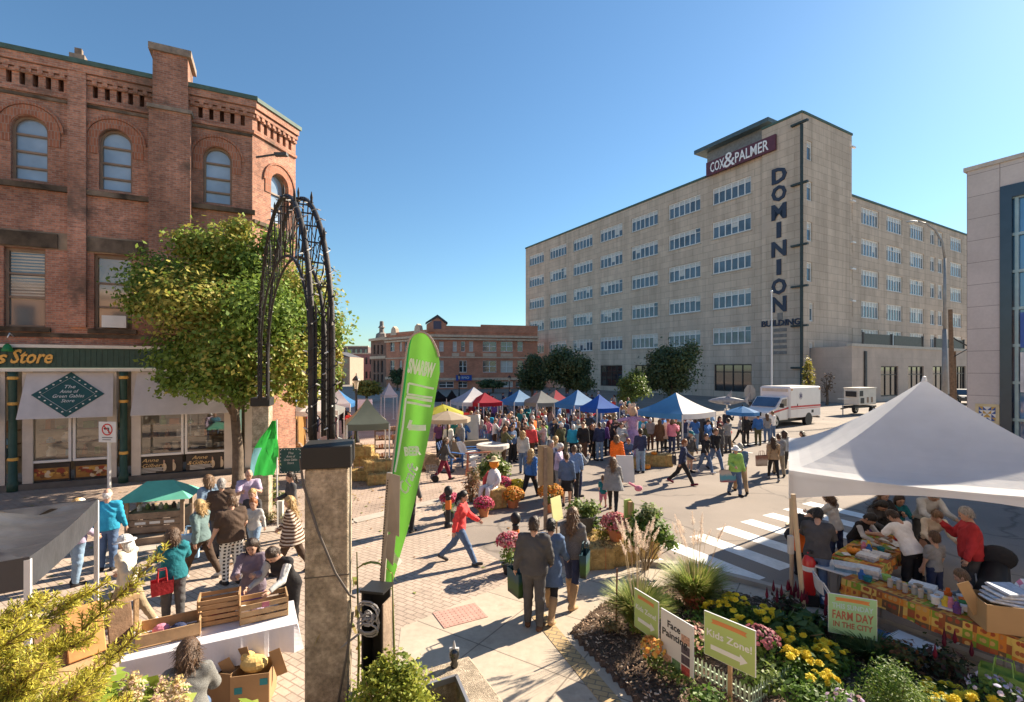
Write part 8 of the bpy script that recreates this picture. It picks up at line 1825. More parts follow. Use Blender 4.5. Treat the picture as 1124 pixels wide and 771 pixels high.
# ------------------------------------------------------------------ white marquee, its tables and what lies on them
_tc = V(5.10,9.07,0); _u = V(.49,.872,0); _v = V(.872,-.49,0); MS = 4.8; MC = _tc + (_u + _v)*MS/2
def marquee():
 root = empty('marquee_tent',MC,math.atan2(_v.y,_v.x), 'large white marquee with a high peak and a curved valance over the book tables', 'marquee'); s = MS/2; ev,pk,vh = 2.33,3.98,.52; m = mat('marquee_white',(.86,.85,.84),.6,.05,2,.5,2.2,spec=.25,trans=.42,dirt=.06); inv = mat('marquee_seam',(.55,.53,.5),.7,.1)
 cor = [V(-s,-s,ev),V(s,-s,ev),V(s,s,ev),V(-s,s,ev)]; ap = V(0,0,pk); n = 12; b = MB()
 for k in range(4):
  a,c = cor[k],cor[(k + 1) % 4]; idx = {}
  for i in range(n + 1):
   for j in range(n + 1 - i):
    u,v = i/n,j/n; d = u + v; p = ap*(1 - d) + a*u + c*v; p.z = ev + (pk - ev)*((1 - d) ** 1.45) + 0.0; p.z -= .10*4*u*v*d ; idx[i,j] = len(b.v); b.v.append(tuple(p))
  for i in range(n):
   for j in range(n - i):
    b.f.append((idx[i,j],idx[i + 1,j],idx[i,j + 1])); b.m.append(0)
    if i + j < n - 1: b.f.append((idx[i + 1,j],idx[i + 1,j + 1],idx[i,j + 1])); b.m.append(0)
 o = b.build('roof',m,root,smooth=False,fix=False)
 for k in range(4):
  a,c = cor[k],cor[(k + 1) % 4]; b = MB(); q = 20
  for i in range(q):
   f = lambda t: (a.lerp(c,t) - V(0,0,.10*4*t*(1 - t)),a.lerp(c,t) - V(0,0,vh - .30*math.sin(PI*t) ** 1.0)); (p0,p1),(r0,r1) = f(i/q),f((i + 1)/q); b.quad(p0,r0,r1,p1)
  b.build('valance',m,root,fix=False)
 for c in cor: b = MB(); b.tube([(c.x*.98,c.y*.98,0),(c.x*.98,c.y*.98,ev - .04)],.035,8); b.box((c.x*.98,c.y*.98,.02),(.2,.2,.03)); b.build('leg',mat('pole_wood',(.50,.38,.25),.6,.12,4),root)
 b = MB()
 for k in range(4): b.tube([cor[k]*.98 - V(0,0,.06),cor[(k + 1) % 4]*.98 - V(0,0,.06)],.02,6)
 b.build('frame_rail',METAL_W,root); b = MB(); b.lathe([(.05,pk - .03),(.03,pk + .06),(.0,pk + .07)],(0,0,0),8); b.build('finial',METAL_W,root)
marquee()
def tent_prop():
 p0 = V(XAT(884,7.95),7.95,0); root = empty('tent_prop',p0,0, 'leaning pale wooden prop pole just inside the corner of the white marquee', 'pole'); b = MB(); b.tube([(0,0,0),(-.14,.1,2.15)],.038,8); b.build('pole',_M['pole_wood'],root); b = MB(); b.bar((.0,.0,.25),(.28,-.12,0),.025); b.build('foot_brace',METAL_G,root)
tent_prop()
b = MB(); b.box((0,0,0),(.1,.08,.34)); o = b.build('pole_weight',mat('weight_pale',(.55,.52,.47),.7,.1)); bv(o,.02); o.location = (_tc.x - .03,_tc.y - .12,1.0); tag(o, 'pale box weight strapped to the marquee corner pole', 'weight')
b = MB(); b.tube([V(.16*math.cos(PI*k/8),0,.16*math.sin(PI*k/8)) for k in range(9)],.025,7); o = b.build('rope_loop',mat('rope',(.45,.33,.2),.9,.2)); o.location = (_tc.x - .05,_tc.y - .2,.02); tag(o, 'bent tan hose loop at the foot of the marquee pole', 'hose')
def extinguisher():
 root = empty('fire_extinguisher',(XAT(888,8.75),8.75,.02),rad(-10), 'red fire extinguisher with white labels standing by the marquee pole', 'fire extinguisher'); b = MB(); b.lathe([(.085,0),(.09,.03),(.09,.48),(.06,.56),(.03,.58),(.03,.62)],(0,0,.15),16); b.build('cylinder',mat('extinguisher_red',(.55,.02,.02),.3,.05,spec=.6),root,smooth=True)
 for z,h in ((.50,.07),): b = MB(); b.lathe([(.0915,z),(.0915,z + h)],(0,0,0),16); b.build('label_band',METAL_W,root)
 b = MB(); b.box((0,-.03,.79),(.03,.12,.04)); b.tube([(0,.0,.76),(.1,-.02,.7),(.12,-.02,.4)],.012,6); b.build('handle',BLACK_M,root); b = MB(); b.box((0,0,.08),(.2,.2,.16)); b.build('stand',BLACK_M,root); root.scale = (1.2,)*3
extinguisher()
chair((XAT(922,7.85),7.85,0),rad(75), 'grey folding chair standing empty beside the fire extinguisher')
def harvest_mat():
 m = mat('cloth_harvest',(.5,.3,.1),.85,0); N,L = m.node_tree.nodes,m.node_tree.links; uv = N.new('ShaderNodeTexCoord').outputs['UV']; mp = N.new('ShaderNodeMapping'); mp.inputs['Scale'].default_value = (8.5,8.5,8.5); L.new(uv,mp.inputs[0])
 vo = N.new('ShaderNodeTexVoronoi'); vo.distance = 'CHEBYCHEV'; vo.inputs['Randomness'].default_value = .0; vo.inputs['Scale'].default_value = 1; L.new(mp.outputs[0],vo.inputs['Vector']); wn = N.new('ShaderNodeTexWhiteNoise'); L.new(vo.outputs['Position'],wn.inputs['Vector'])
 base = ramp(N,L,wn.outputs['Value'],[(0,(.60,.20,.03)),(.2,(.22,.32,.03)),(.38,(.66,.44,.10)),(.55,(.34,.10,.03)),(.72,(.62,.30,.05)),(.88,(.16,.09,.04))]); base.node.color_ramp.interpolation = 'CONSTANT'
 v2 = N.new('ShaderNodeTexVoronoi'); v2.inputs['Randomness'].default_value = .0; v2.inputs['Scale'].default_value = 1; L.new(mp.outputs[0],v2.inputs['Vector']); dot = ramp(N,L,v2.outputs['Distance'],[(.22,(1,1,1)),(.27,(0,0,0))]); motif = ramp(N,L,wn.outputs['Color'],[(.3,(.62,.40,.12)),(.6,(.36,.08,.03))]); L.new(mixrgb(N,L,base,motif,dot),N['Principled BSDF'].inputs['Base Color']); return m
HARV = harvest_mat()
def trestle(c,rz,w,d,label,drop,clabel,clothm,sides=(1,1,1,1)):
 root = empty('folding_table',c,rz,label, 'table', 'folding tables under the white marquee'); b = MB(); b.box((0,0,.725),(w,d,.03)); b.build('tabletop',METAL_W,root)
 for x in (-w/2 + .25,w/2 - .25):
  for y in (-d/2 + .08,d/2 - .08): b = MB(); b.tube([(x,y,0),(x,y,.71)],.015,6); b.build('leg',METAL_G,root)
 if clothm:
  b = MB(); hx,hy = w/2 + .015,d/2 + .015; z = .745; b.quad((-hx,-hy,z),(hx,-hy,z),(hx,hy,z),(-hx,hy,z)); n = 24
  for (p,q) in (((-hx,-hy),(hx,-hy)),((hx,-hy),(hx,hy)),((hx,hy),(-hx,hy)),((-hx,hy),(-hx,-hy))):
   p,q = V(*p,z),V(*q,z); nn = V((q - p).y,-(q - p).x,0).normalized()
   for i in range(n):
    f = lambda t: nn*(.035 + .018*math.sin(t*40)) + V(0,0,-drop + .03*math.sin(t*7)); b.quad(p.lerp(q,i/n),p.lerp(q,(i + 1)/n),p.lerp(q,(i + 1)/n) + f((i + 1)/n),p.lerp(q,i/n) + f(i/n))
  o = b.build('tablecloth',clothm,fix=False); o.location = c; o.rotation_euler = (0,0,rz); tag(o,clabel, 'tablecloth')
T1R = math.atan2(-1.34,.71) ; T1C = V(6.30,7.32,0)
def t1(x,y,z=.75): return T1C + Matrix.Rotation(T1R,3, 'Z') @ V(x,y,z)
trestle(T1C,T1R,2.2,.72, 'folding table at the front of the white marquee',.27, 'orange and green harvest print cloth on the front marquee table',HARV)
T2R = rad(39); T2C = V(7.0,9.5,0)
def t2(x,y,z=.75): return T2C + Matrix.Rotation(T2R,3, 'Z') @ V(x,y,z)
trestle(T2C,T2R,2.3,.75, 'folding table at the back of the white marquee',.2, 'orange and green harvest print cloth on the back marquee table',HARV)
trestle(V(5.75,8.55,0),T1R + .15,.8,.55, 'small bare grey folding table joining the two marquee tables',0, '',None)
def paper_stack(p,rz,w,d,h,label,c=(.62,.60,.56)):
 root = empty('book_stack',p,rz,label, 'books', 'stacks of papers and books on the marquee tables'); n = max(2,int(h/.022)); rr = random.Random(int(p.x*1000))
 for k in range(n): b = MB(); b.box((rr.uniform(-.01,.01),rr.uniform(-.01,.01),h*(k + .5)/n),(w,d,h/n*.9),rz=rr.uniform(-.06,.06)); b.build('book',(mat('paper_white',(.64,.63,.60),.7,.15,20),mat('paper_print',(.40,.42,.44),.7,.5,26),mat('paper_blue',(.16,.28,.36),.7,.3,20))[rr.choice((0,0,0,1,2))],root)
bk = [(t1(-.95,.12),.3,.3,.22,.13, 'tall stack of white newsprint books at the chair end of the front table'),(t1(-.7,.2),.1,.26,.2,.05, 'low stack of pamphlets behind the tall stack on the front table'),(t1(-.25,.24),.2,.32,.22,.10, 'stack of blue and white papers in the middle of the front table'),(t1(.0,.2),-.1,.24,.18,.06, 'flat pile of papers beside the blue and white stack'),(t1(.22,-.12),.3,.26,.2,.03, 'dark printed leaflets fanned near the cardboard box'),
   (t2(-.8,-.1),.1,.3,.22,.09, 'white paper stack at the street end of the back table'),(t2(-.45,-.2),.2,.28,.2,.06, 'pamphlets next to the orange pumpkin on the back table'),(t2(.1,.1),.4,.28,.2,.05, 'open papers in the middle of the back table'),(t2(.55,-.1),.1,.3,.22,.05, 'papers before the boy on the back table'),(V(5.75,8.45,.745),.5,.36,.26,.1, 'blue edged book stack on the small bare table')]
for p,rz,w,d,h,lab in bk: paper_stack(p,rz + T1R,w,d,h,lab)
p_ = t2(-.68,.16); pumpkin((p_.x,p_.y,.752),.10, 'small orange pumpkin among the papers on the back marquee table')
for i in range(7):
 b = MB(); b.lathe([(.034,0),(.04,.1),(.043,.105),(.038,.1)],(0,0,0),12); o = b.build('plastic_cup',mat('cup_clear',(.55,.54,.5),.2,.05,spec=.7,trans=.3)); o.location = t1(-.55 + i*.1,-.08 + .05*(i % 2),.752); tag(o, 'clear plastic cup standing in the row along the front marquee table', 'cup', 'clear cups on the front marquee table')
 b = MB(); b.ell((0,0,.11),(.038,.038,.035),10,6); b.build('filling',mat('cup_filling',(.5,.4,.3),.8,.3),o)
for i,(x,y,c,lab) in enumerate(((.05,-.12, 'white', 'white paper cup near the leaflets on the front table'),(.28,.15, 'orange', 'orange lidded tub near the cardboard box'),(.33,.02, 'green', 'small green tub at the box end of the front table'),(.22,.24, 'light grey', 'pale tub in front of the seated child'))):
 b = MB(); b.lathe([(.05,0),(.062,.11),(.066,.115),(.0,.118)],(0,0,0),14); o = b.build('paper_tub',cloth(c)); o.location = t1(x,y,.752); tag(o,lab, 'tub')
rr = random.Random(78)
for i,c in enumerate(('red', 'blue', 'lime', 'yellow', 'white', 'orange', 'teal', 'pink', 'tan', 'purple')):
 for tb,(f_,nm) in enumerate(((t2, 'back'),(t1, 'front'))):
  b = MB(); b.lathe([(.045,0),(.05,.09),(.03,.1),(.025,.15)] if i % 2 else [(.05,0),(.065,.08),(.0,.085)],(0,0,0),12); o = b.build('craft_pot',cloth(c)); o.location = f_(rr.uniform(-.95,1.0) if tb == 0 else rr.uniform(-.95,.4),rr.uniform(-.28,.3),.77); tag(o,f'small {c} craft {"bottle" if i % 2 else "tub"} on the {nm} marquee table', 'craft pot', 'craft pots on the marquee tables')
rr = random.Random(77)
for i in range(16):
 b = MB(); b.box((0,0,.005),(rr.uniform(.1,.2),rr.uniform(.08,.15),.01)); o = b.build('craft_paper',mat(('craft_orange', 'craft_white', 'craft_green', 'craft_brown')[i % 4],((.6,.26,.06),(.66,.65,.62),(.2,.3,.08),(.3,.19,.1))[i % 4],.8,.2,12)); o.location = t2(rr.uniform(-1.0,1.0),rr.uniform(-.3,.3),.752 + .002*i); o.rotation_euler = (0,0,rr.uniform(0,3)); tag(o,('loose orange craft paper on the back marquee table', 'loose white craft paper on the back marquee table', 'loose green craft paper on the back marquee table', 'loose brown craft paper on the back marquee table')[i % 4], 'paper', 'loose craft paper on the back table')
p_ = t1(.84,-.06,.752); r_ = open_box(p_,T1R + .75,(.72,.46,.36), 'big open tan cardboard box packed with plates at the end of the front table',True,mat('cardboard_tan',(.42,.27,.13),.85,.06,3))
for i in range(4):
 b = MB(); w = .5; b.box((0,0,.018),(w,.3,.036)); o = b.build('paper_tray',mat(('tray_white', 'tray_print')[i % 2],((.62,.63,.63),(.42,.45,.5))[i % 2],.7,.2,20)); bv(o,.015,1); o.location = p_ + V(-.05 + .04*i,.03*i,.32 + i*.045); o.rotation_euler = (.1*i - .1,.12,T1R + .75 + .2*i); tag(o,('white tray lowest in the big cardboard box', 'printed tray above the lowest one in the cardboard box', 'white tray third up in the cardboard box', 'printed tray on top in the cardboard box')[i], 'tray')
def tote(loc,rz,w,h,label,c,pat=None,fill=True,d=.12):
 root = empty('tote_bag',loc,rz,label, 'bag'); m = c if not isinstance(c,str) else cloth(c,pat); b = MB(); vs = [(-w/2,-d/2,0),(w/2,-d/2,0),(w/2,d/2,0),(-w/2,d/2,0),(-w*.53,-d*.6,h),(w*.53,-d*.6,h*.96),(w*.53,d*.6,h),(-w*.53,d*.6,h*.97)]; b.add(vs,[(3,2,1,0),(0,1,5,4),(1,2,6,5),(2,3,7,6),(3,0,4,7)]); b.build('body',m,root)
 for s in (-1,1): k = MB(); k.tube([(-w*.22,s*d*.55,h*.9),(-w*.18,s*d*.3,h + .16),(w*.18,s*d*.3,h + .16),(w*.22,s*d*.55,h*.9)],.009,5); k.build('handle',m,root)
 return root
tote(V(6.35,6.35,0),T1R + .2,.44,.3, 'lime green shopping bag lying under the front marquee table', 'lime',d=.2)
r_ = empty('storage_carton',V(5.75,7.05,0),T1R, 'white carton with a teal band under the front marquee table', 'carton'); b = MB(); b.box((0,0,.14),(.5,.34,.28)); bv(b.build('box',METAL_W,r_),.01,1); b = MB(); b.box((0,0,.2),(.506,.346,.09)); b.build('band',mat('carton_teal',(.02,.17,.17),.6,.1),r_); b = MB(); b.box((0,0,.285),(.52,.36,.02)); b.build('lid',METAL_W,r_)
r_ = empty('storage_carton',V(5.5,7.4,0),T1R + .2, 'blue and white carton behind the mint green sign', 'carton'); b = MB(); b.box((0,0,.1),(.55,.34,.2)); bv(b.build('box',mat('carton_blue',(.05,.14,.3),.6,.15),r_),.01,1); b = MB(); b.box((0,0,.205),(.56,.35,.02)); b.build('lid',_M['carton_blue'],r_)
def stroller():
 root = empty('stroller',V(XAT(1092,8.3),8.3,0),rad(-35), 'black stroller with a folded hood behind the seated child under the marquee', 'stroller'); b = MB(); b.tube([(-.1,-.2,.45),(0,.1,.5),(.05,.25,.85)],[.2,.22,.18],10); b.build('seat',BLACK_M,root,smooth=True); b = MB(); b.ell((.08,.28,.95),(.26,.2,.2),12,8); b.build('hood',cloth('black'),root,smooth=True)
 for s in (-1,1): b = MB(); b.tube([(s*.22,-.45,.1),(s*.22,.25,.75),(s*.2,.6,1.02)],.014,6); b.tube([(s*.24,.35,.12),(s*.22,-.1,.55)],.014,6); b.build('frame',METAL_G,root)
 for x,y in ((-.24,.35),(.24,.35),(-.2,-.45),(.2,-.45)): b = MB(); b.tube([(x - .02,y,.11),(x + .02,y,.11)],.11,14); b.build('wheel',mat('tyre',(.016,.015,.015)),root)
 b = MB(); b.tube([(-.2,.6,1.02),(.2,.6,1.02)],.018,6); b.build('handlebar',BLACK_M,root)
stroller()
b = MB(); n = 12
for i in range(n):
 for j in range(n): f = lambda a,c: V(-.35 + a*.7/n,-.3 + c*.6/n,.1*math.sin(a*.8)*math.sin(c*.6) + .35*(a/n)); b.quad(f(i,j),f(i + 1,j),f(i + 1,j + 1),f(i,j + 1),(i + j) % 2)
o = b.build('checked_blanket',[cloth('pink'),cloth('white')],fix=False); o.location = V(7.15,6.85,.78); tag(o, 'pink and white checked blanket draped at the far end of the front marquee table', 'blanket')
# ------------------------------------------------------------------ the people one can tell apart
def at(px,py,h=None,head=None):
 return G(px,py)
def GD(px,d): return V(XAT(px,d),d,0)
PN = dict(near=True)
# left market
person(G(118,626),-25,1.70,('shirt', 'turquoise'),('trousers', 'denim'),('bald', 'white'), 'stand',fat=1.12,label='man with white hair in a bright turquoise shirt and jeans beside the black canopy', **PN)
person(G(84,642),20,1.68,('jacket', 'lavender'),('trousers', 'pale denim'),('bob', 'blond'), 'relaxed', 'w',1.1,label='blond person in a lavender jacket and pale jeans standing behind the black canopy leg',hat=('cap', 'white'), **PN)
person(G(141,690),-95,1.58,('jacket', 'cream'),('trousers', 'khaki'),('bob', 'white'), 'walk', 'w',1.08,label='person in a white brimmed hat and cream jacket walking towards the black canopy',hat=('brim', 'white'),shoes='white', **PN)
person(G(190,688),-40,1.60,('jacket', 'teal'),('trousers', 'charcoal'),('curly', 'brown'), 'hold', 'w',1.15,label='curly haired woman in a teal jacket with a red bag at the white table', **PN)
person(G(221,634),-80,1.63,('jacket', 'sage'),('trousers', 'dark brown'),('bob', 'blond'), 'walk', 'w',1.1,label='blond woman in a grey teal jacket and brown trousers walking past the white table',shoes='light grey', **PN)
person(G(254,641),-50,1.74,('tshirt', 'dark brown'),('trousers', 'black', 'checked'),('short', 'brown'), 'relaxed',fat=1.38,label='heavy person in a dark brown T-shirt and black and white checked trousers', **PN)
person(G(243,612),-30,1.76,('jacket', 'dark brown'),('trousers', 'charcoal'),('short', 'grey'), 'stand',fat=1.2,label='man in a dark brown jacket facing the shop, behind the checked trousers', **PN)
person(G(229,602),-60,1.72,('jacket', 'pale denim'),('trousers', 'denim'),('curly', 'light brown'), 'relaxed', 'w',label='woman in a pale blue jacket in front of the posters by the green roofed cart', **PN)
person(G(273,592),150,1.74,('tshirt', 'lavender'),('trousers', 'khaki'),('bald', 'brown'), 'hold',fat=1.1,label='balding man in a lavender grey polo shirt looking down at the children', **PN)
person(G(277,603),175,1.40,('jacket', 'charcoal'),('trousers', 'charcoal'),('short', 'blond'), 'stand',child=True,label='blond boy in a dark jacket in front of the man in the lavender polo', **PN)
person(G(279,611),170,1.36,('shirt', 'light grey'),('trousers', 'pale denim'),('short', 'ginger'), 'walk',child=True,label='ginger child in a light grey sweatshirt and jeans in front of the dark jacketed boy',shoes='grey', **PN)
person(G(321,592),-130,1.68,('jacket', 'charcoal'),('trousers', 'black'),('tail', 'dark brown'), 'carry', 'w',label='woman with dark hair in a charcoal jacket just left of the concrete arch post',skin=0, **PN)
person(G(321,630),-100,1.66,('poncho', 'brown', 'striped'),('trousers', 'dark brown'),('long', 'blond'), 'walk', 'w',label='blond woman in a striped brown poncho beside the concrete arch post', **PN)
person(tt(.42,.92),165,1.62,('jacket', 'plum grey'),('skirt', 'purple'),('long', 'dark brown'), 'hold', 'w',label='woman with long dark hair and a lavender scarf behind the white table', **PN)
person(tt(.92,.72),195,1.70,('vest', 'black'),('trousers', 'black'),('short', 'dark brown'), 'lean', 'w',label='dark haired person in a black vest leaning over the right end of the white table', **PN)
person((-3.36,5.08,.455),-27,1.70,('shirt', 'dark grey', 'heather'),('trousers', 'denim'),('bob', 'brown'), 'sit', 'w',1.25,label='vendor in a speckled grey sweater seated with her back to us at the white table', **PN)
# middle of the street
person(G(505,619),95,1.66,('jacket', 'coral'),('trousers', 'denim'),('tail', 'black'), 'stride', 'w',label='dark haired woman in a coral red jacket and jeans striding along the paving',shoes='charcoal', **PN)
person(G(449,584),20,1.76,('jacket', 'charcoal'),('trousers', 'black'),('short', 'brown'), 'stand',label='person in dark clothes mostly hidden behind the feather flag', **PN)
person(G(487,528),75,1.68,('jacket', 'charcoal'),('trousers', 'burgundy'),('long', 'brown'), 'pull', 'w',1.1,label='woman in a dark jacket pulling a wire shopping cart', **PN)
person(G(586,689),12,1.80,('jacket', 'charcoal'),('trousers', 'charcoal'),('short', 'dark brown'), 'relaxed',fat=1.12,label='tall man in a dark softshell jacket and grey jeans with his back to us',shoes='brown', **PN)
person(G(604,676),18,1.70,('coat', 'denim'),('leggings', 'black'),('short', 'black'), 'walk', 'w',.95,label='black haired woman in a long denim shirt between the two friends',shoes='tall tan', **PN)
person(G(628,664),32,1.74,('jacket', 'charcoal', 'heather'),('leggings', 'navy'),('long', 'light brown'), 'carry', 'w',.95,label='long haired woman in a grey jacket, dark leggings and tall tan boots',shoes='tall tan', **PN)
person(G(673,562),15,1.66,('poncho', 'grey'),('leggings', 'black'),('long', 'light brown'), 'walk', 'w',1.05,label='woman in a loose grey poncho leading a small child',shoes='brown', **PN)
person(G(662,559),15,1.05,('tshirt', 'teal'),('shorts', 'pink'),('short', 'light brown'), 'stride', 'w',child=True,label='small child in a teal top and pink shorts beside the woman in grey',shoes='burgundy', **PN)
M_ = dict(near=True)
person(G(553,511),60,1.70,('jacket', 'olive'),('trousers', 'dark brown'),('short', 'ginger'), 'hold',label='man in an olive jacket standing beside the round stone planter', **M_)
person(G(574,520),20,1.72,('jacket', 'light grey'),('trousers', 'denim'),('bob', 'blond'), 'stand', 'w',label='blond person in a light grey jacket right of the round stone planter', **M_)
person(G(564,505),160,1.74,('coat', 'black'),('trousers', 'black'),('short', 'dark brown'), 'stand',label='person in a long black coat behind the man in olive', **M_)
person(G(582,547),30,1.68,('jacket', 'blue'),('trousers', 'black'),('long', 'blond'), 'stride', 'w',label='long haired blond woman in a blue jacket left of the tall wooden sign', **M_)
person(G(605,541),150,1.78,('tshirt', 'navy'),('trousers', 'charcoal'),('short', 'grey'), 'stand',fat=1.15,label='grey haired man in a navy T-shirt facing us behind the tall wooden sign', **M_)
person(G(613,545),110,1.76,('shirt', 'lavender'),('trousers', 'grey'),('short', 'white'), 'phone',fat=1.1,label='white haired man in a pale lilac shirt and grey trousers', **M_)
person(G(622,556),10,1.64,('jacket', 'denim'),('skirt', 'black'),('bun', 'brown'), 'stand', 'w',label='woman in a denim jacket and black skirt with her back to us', **M_)
person(G(630,548),20,1.74,('jacket', 'denim', 'heather'),('trousers', 'black'),('short', 'brown'), 'relaxed',label='man in a dark jacket right of the woman in the black skirt', **M_)
person(G(634,545),60,1.70,('jacket', 'grey'),('trousers', 'navy'),('bob', 'dark brown'), 'phone', 'w',label='woman in a grey jacket and navy trousers at the right edge of that group', **M_)
person(G(610,527),60,1.66,('jacket', 'cream'),('trousers', 'denim'),('bob', 'blond'), 'stand', 'w',label='blond woman in a cream jacket behind the white haired man', **M_)
person(G(650,505),175,1.64,('jacket', 'black'),('leggings', 'black'),('bob', 'ginger'), 'relaxed', 'w',label='ginger haired woman in black with a turquoise scarf at the front of the crowd', **M_)
person(G(658,506),-20,1.76,('jacket', 'navy'),('trousers', 'pale denim'),('short', 'dark brown'), 'stand',label='man in a navy jacket and pale jeans beside the woman in black', **M_)
person(G(677,525),30,1.66,('puffer', 'orange'),('trousers', 'grey'),('bob', 'light brown'), 'stand', 'w',1.1,label='person in a bright orange jacket behind the white folding easel', **M_)
person(V(XAT(691,20.8),20.8,.42),-150,1.66,('shirt', 'denim'),('trousers', 'denim'),('short', 'ginger'), 'sit', 'w',label='ginger haired person sitting on a bale beside the white easel', **M_)
hay_bale((XAT(691,20.8),20.8,0),.3, 'hay bale used as a seat beside the white easel',(.6,.5,.45))
person(G(703,519),-10,1.78,('shirt', 'navy'),('trousers', 'pale denim'),('short', 'dark brown'), 'stand',label='man in a navy shirt and pale jeans next to the princess figure', **M_)
person(G(749,532),110,1.74,('jacket', 'navy'),('trousers', 'black'),('short', 'ginger'), 'stride',label='ginger man in a dark jacket with a shoulder bag striding across the street',shoes='burgundy', **M_)
person(G(757,519),150,1.72,('jacket', 'charcoal'),('shorts', 'khaki'),('short', 'grey'), 'phone',hat=('cap', 'teal'),label='person in a teal cap and khaki shorts behind the striding ginger man', **M_)
person(G(774,519),160,1.64,('jacket', 'black'),('trousers', 'denim'),('short', 'brown'), 'walk', 'w',label='brown haired woman in a black jacket walking with a man in jeans',shoes='white', **M_)
person(G(785,516),165,1.80,('shirt', 'black'),('trousers', 'denim'),('short', 'light brown'), 'walk',label='tall man in a black shirt and blue jeans walking with a woman', **M_)
person(G(807,544),175,1.66,('jacket', 'lime'),('trousers', 'denim'),('short', 'white'), 'carry', 'w',1.15,hat=('brim', 'white'),label='person in a lime green jacket and white hat carrying a printed bag', **M_)
person(G(813,541),10,1.74,('shirt', 'denim'),('trousers', 'tan'),('short', 'grey'), 'walk',label='man in a denim shirt and tan trousers passing the person in lime green', **M_)
person(G(849,527),15,1.68,('jacket', 'tan'),('leggings', 'black'),('long', 'brown'), 'walk', 'w',label='long haired woman in a beige jacket and black leggings walking away',shoes='grey', **M_)
person(G(861,516),20,1.72,('shirt', 'light grey'),('leggings', 'charcoal'),('bob', 'brown'), 'stride', 'w',label='woman in a light grey sweater beside the beige jacket', **M_)
person(G(855,522),15,1.70,('jacket', 'grey'),('trousers', 'khaki'),('short', 'brown'), 'walk',label='man in a grey jacket between the beige jacket and the grey sweater', **M_)
person(G(882,514),-60,1.62,('poncho', 'grey', 'heather'),('trousers', 'charcoal'),('long', 'brown'), 'walk', 'w',1.1,label='woman in a grey brown shawl sweater walking alone beside the marquee roof', **M_)
for px,py,hh_,tp,ha,lb in ((911,526,1.74,('shirt', 'light blue'),('short', 'dark brown'), 'dark haired man in a light blue shirt seen over the marquee roof'),(919,524,1.66,('jacket', 'tan'),('tail', 'light brown'), 'person with a ponytail seen over the marquee roof'),(933,520,1.76,('shirt', 'navy'),('bald', 'ginger'), 'balding man in navy seen over the marquee roof')):
 person(G(px,py),-120,hh_,tp,('trousers', 'denim'),ha, 'walk',label=lb,sex='w' if 'ponytail' in lb else 'm', **M_)
for px,py,hh_,tp,bt,ha,fa,ps,sx,lb in ((812,487,1.64,('shirt', 'light grey'),('leggings', 'black'),('short', 'white'),120, 'walk', 'w', 'white haired person in pale grey in front of the ambulance'),(819,490,1.72,('jacket', 'black'),('leggings', 'black'),('bob', 'brown'),170, 'stand', 'w', 'person all in black standing in front of the ambulance bonnet'),
  (832,489,1.74,('shirt', 'blue'),('trousers', 'olive'),('short', 'brown'),5, 'stand', 'm', 'man in a bright blue shirt with his back to us near the ambulance'),(842,486,1.66,('tshirt', 'grey'),('trousers', 'denim'),('long', 'brown'),10, 'relaxed', 'w', 'woman in a grey top in front of the ambulance wheel'),(848,483,1.70,('shirt', 'white'),('trousers', 'denim'),('short', 'light brown'),-20, 'stand', 'm', 'man in a white shirt between the blue shirt and the ambulance'),
  (790,491,1.66,('shirt', 'red', 'plaid'),('trousers', 'navy'),('bob', 'dark brown'),150, 'stand', 'w', 'woman in a red and black plaid shirt near the fish sculpture'),(800,494,1.2,('tshirt', 'coral'),('trousers', 'tan'),('short', 'ginger'),160, 'walk', 'm', 'ginger child in an orange pink top beside the plaid shirt'),(777,492,1.66,('jacket', 'black'),('trousers', 'navy'),('long', 'blond'),200, 'relaxed', 'w', 'long haired blond woman in black right of the blue and white tent'),
  (714,494,1.66,('jacket', 'grey'),('trousers', 'brown'),('short', 'white'),15, 'stand', 'w', 'white haired person in grey and brown before the blue and white tent'),(724,497,1.66,('coat', 'brown'),('leggings', 'black'),('long', 'brown'),5, 'stand', 'w', 'woman in a long brown coat in the row before the blue and white tent'),(733,495,1.70,('coat', 'cream'),('leggings', 'black'),('short', 'light brown'),20, 'stand', 'w', 'woman in a long cream coat in the row before the blue and white tent'),
  (742,494,1.72,('jacket', 'olive'),('trousers', 'charcoal'),('bald', 'ginger'),0, 'relaxed', 'm', 'balding man in an olive jacket before the blue and white tent'),(751,493,1.68,('jacket', 'navy'),('trousers', 'denim'),('short', 'brown'),-15, 'phone', 'm', 'brown haired man in navy before the blue and white tent'),(763,494,1.70,('jacket', 'blue'),('trousers', 'pale denim'),('bob', 'dark brown'),12, 'hold', 'w', 'woman in a blue jacket and pale jeans at the right of the row'),(769,488,1.74,('jacket', 'charcoal'),('trousers', 'charcoal'),('short', 'grey'),170, 'stand', 'm', 'grey haired man in charcoal at the right leg of the blue and white tent'),
  (706,493,1.70,('jacket', 'turquoise'),('trousers', 'navy'),('bob', 'blond'),30, 'stand', 'w', 'blond woman in turquoise behind the princess figure'),(758,489,1.64,('tshirt', 'white'),('trousers', 'grey'),('short', 'white'),190, 'hold', 'w', 'white haired woman in a white top under the edge of the blue and white tent'),
  (663,500,1.62,('jacket', 'purple'),('trousers', 'black'),('bob', 'grey'),30, 'stand', 'w', 'grey haired woman in purple at the right end of the crowd'),(671,498,1.70,('jacket', 'black'),('trousers', 'black'),('short', 'black'),60, 'lean', 'm', 'black clothed man bending at the pale trestle table'),(684,490,1.72,('coat', 'black'),('trousers', 'black'),('short', 'black'),-150, 'stand', 'm', 'person in a long black coat behind the pale trestle table')):
 person(G(px,py),fa,hh_,tp,bt,ha,ps,sx,label=lb,group='people near the blue and white tent and ambulance')
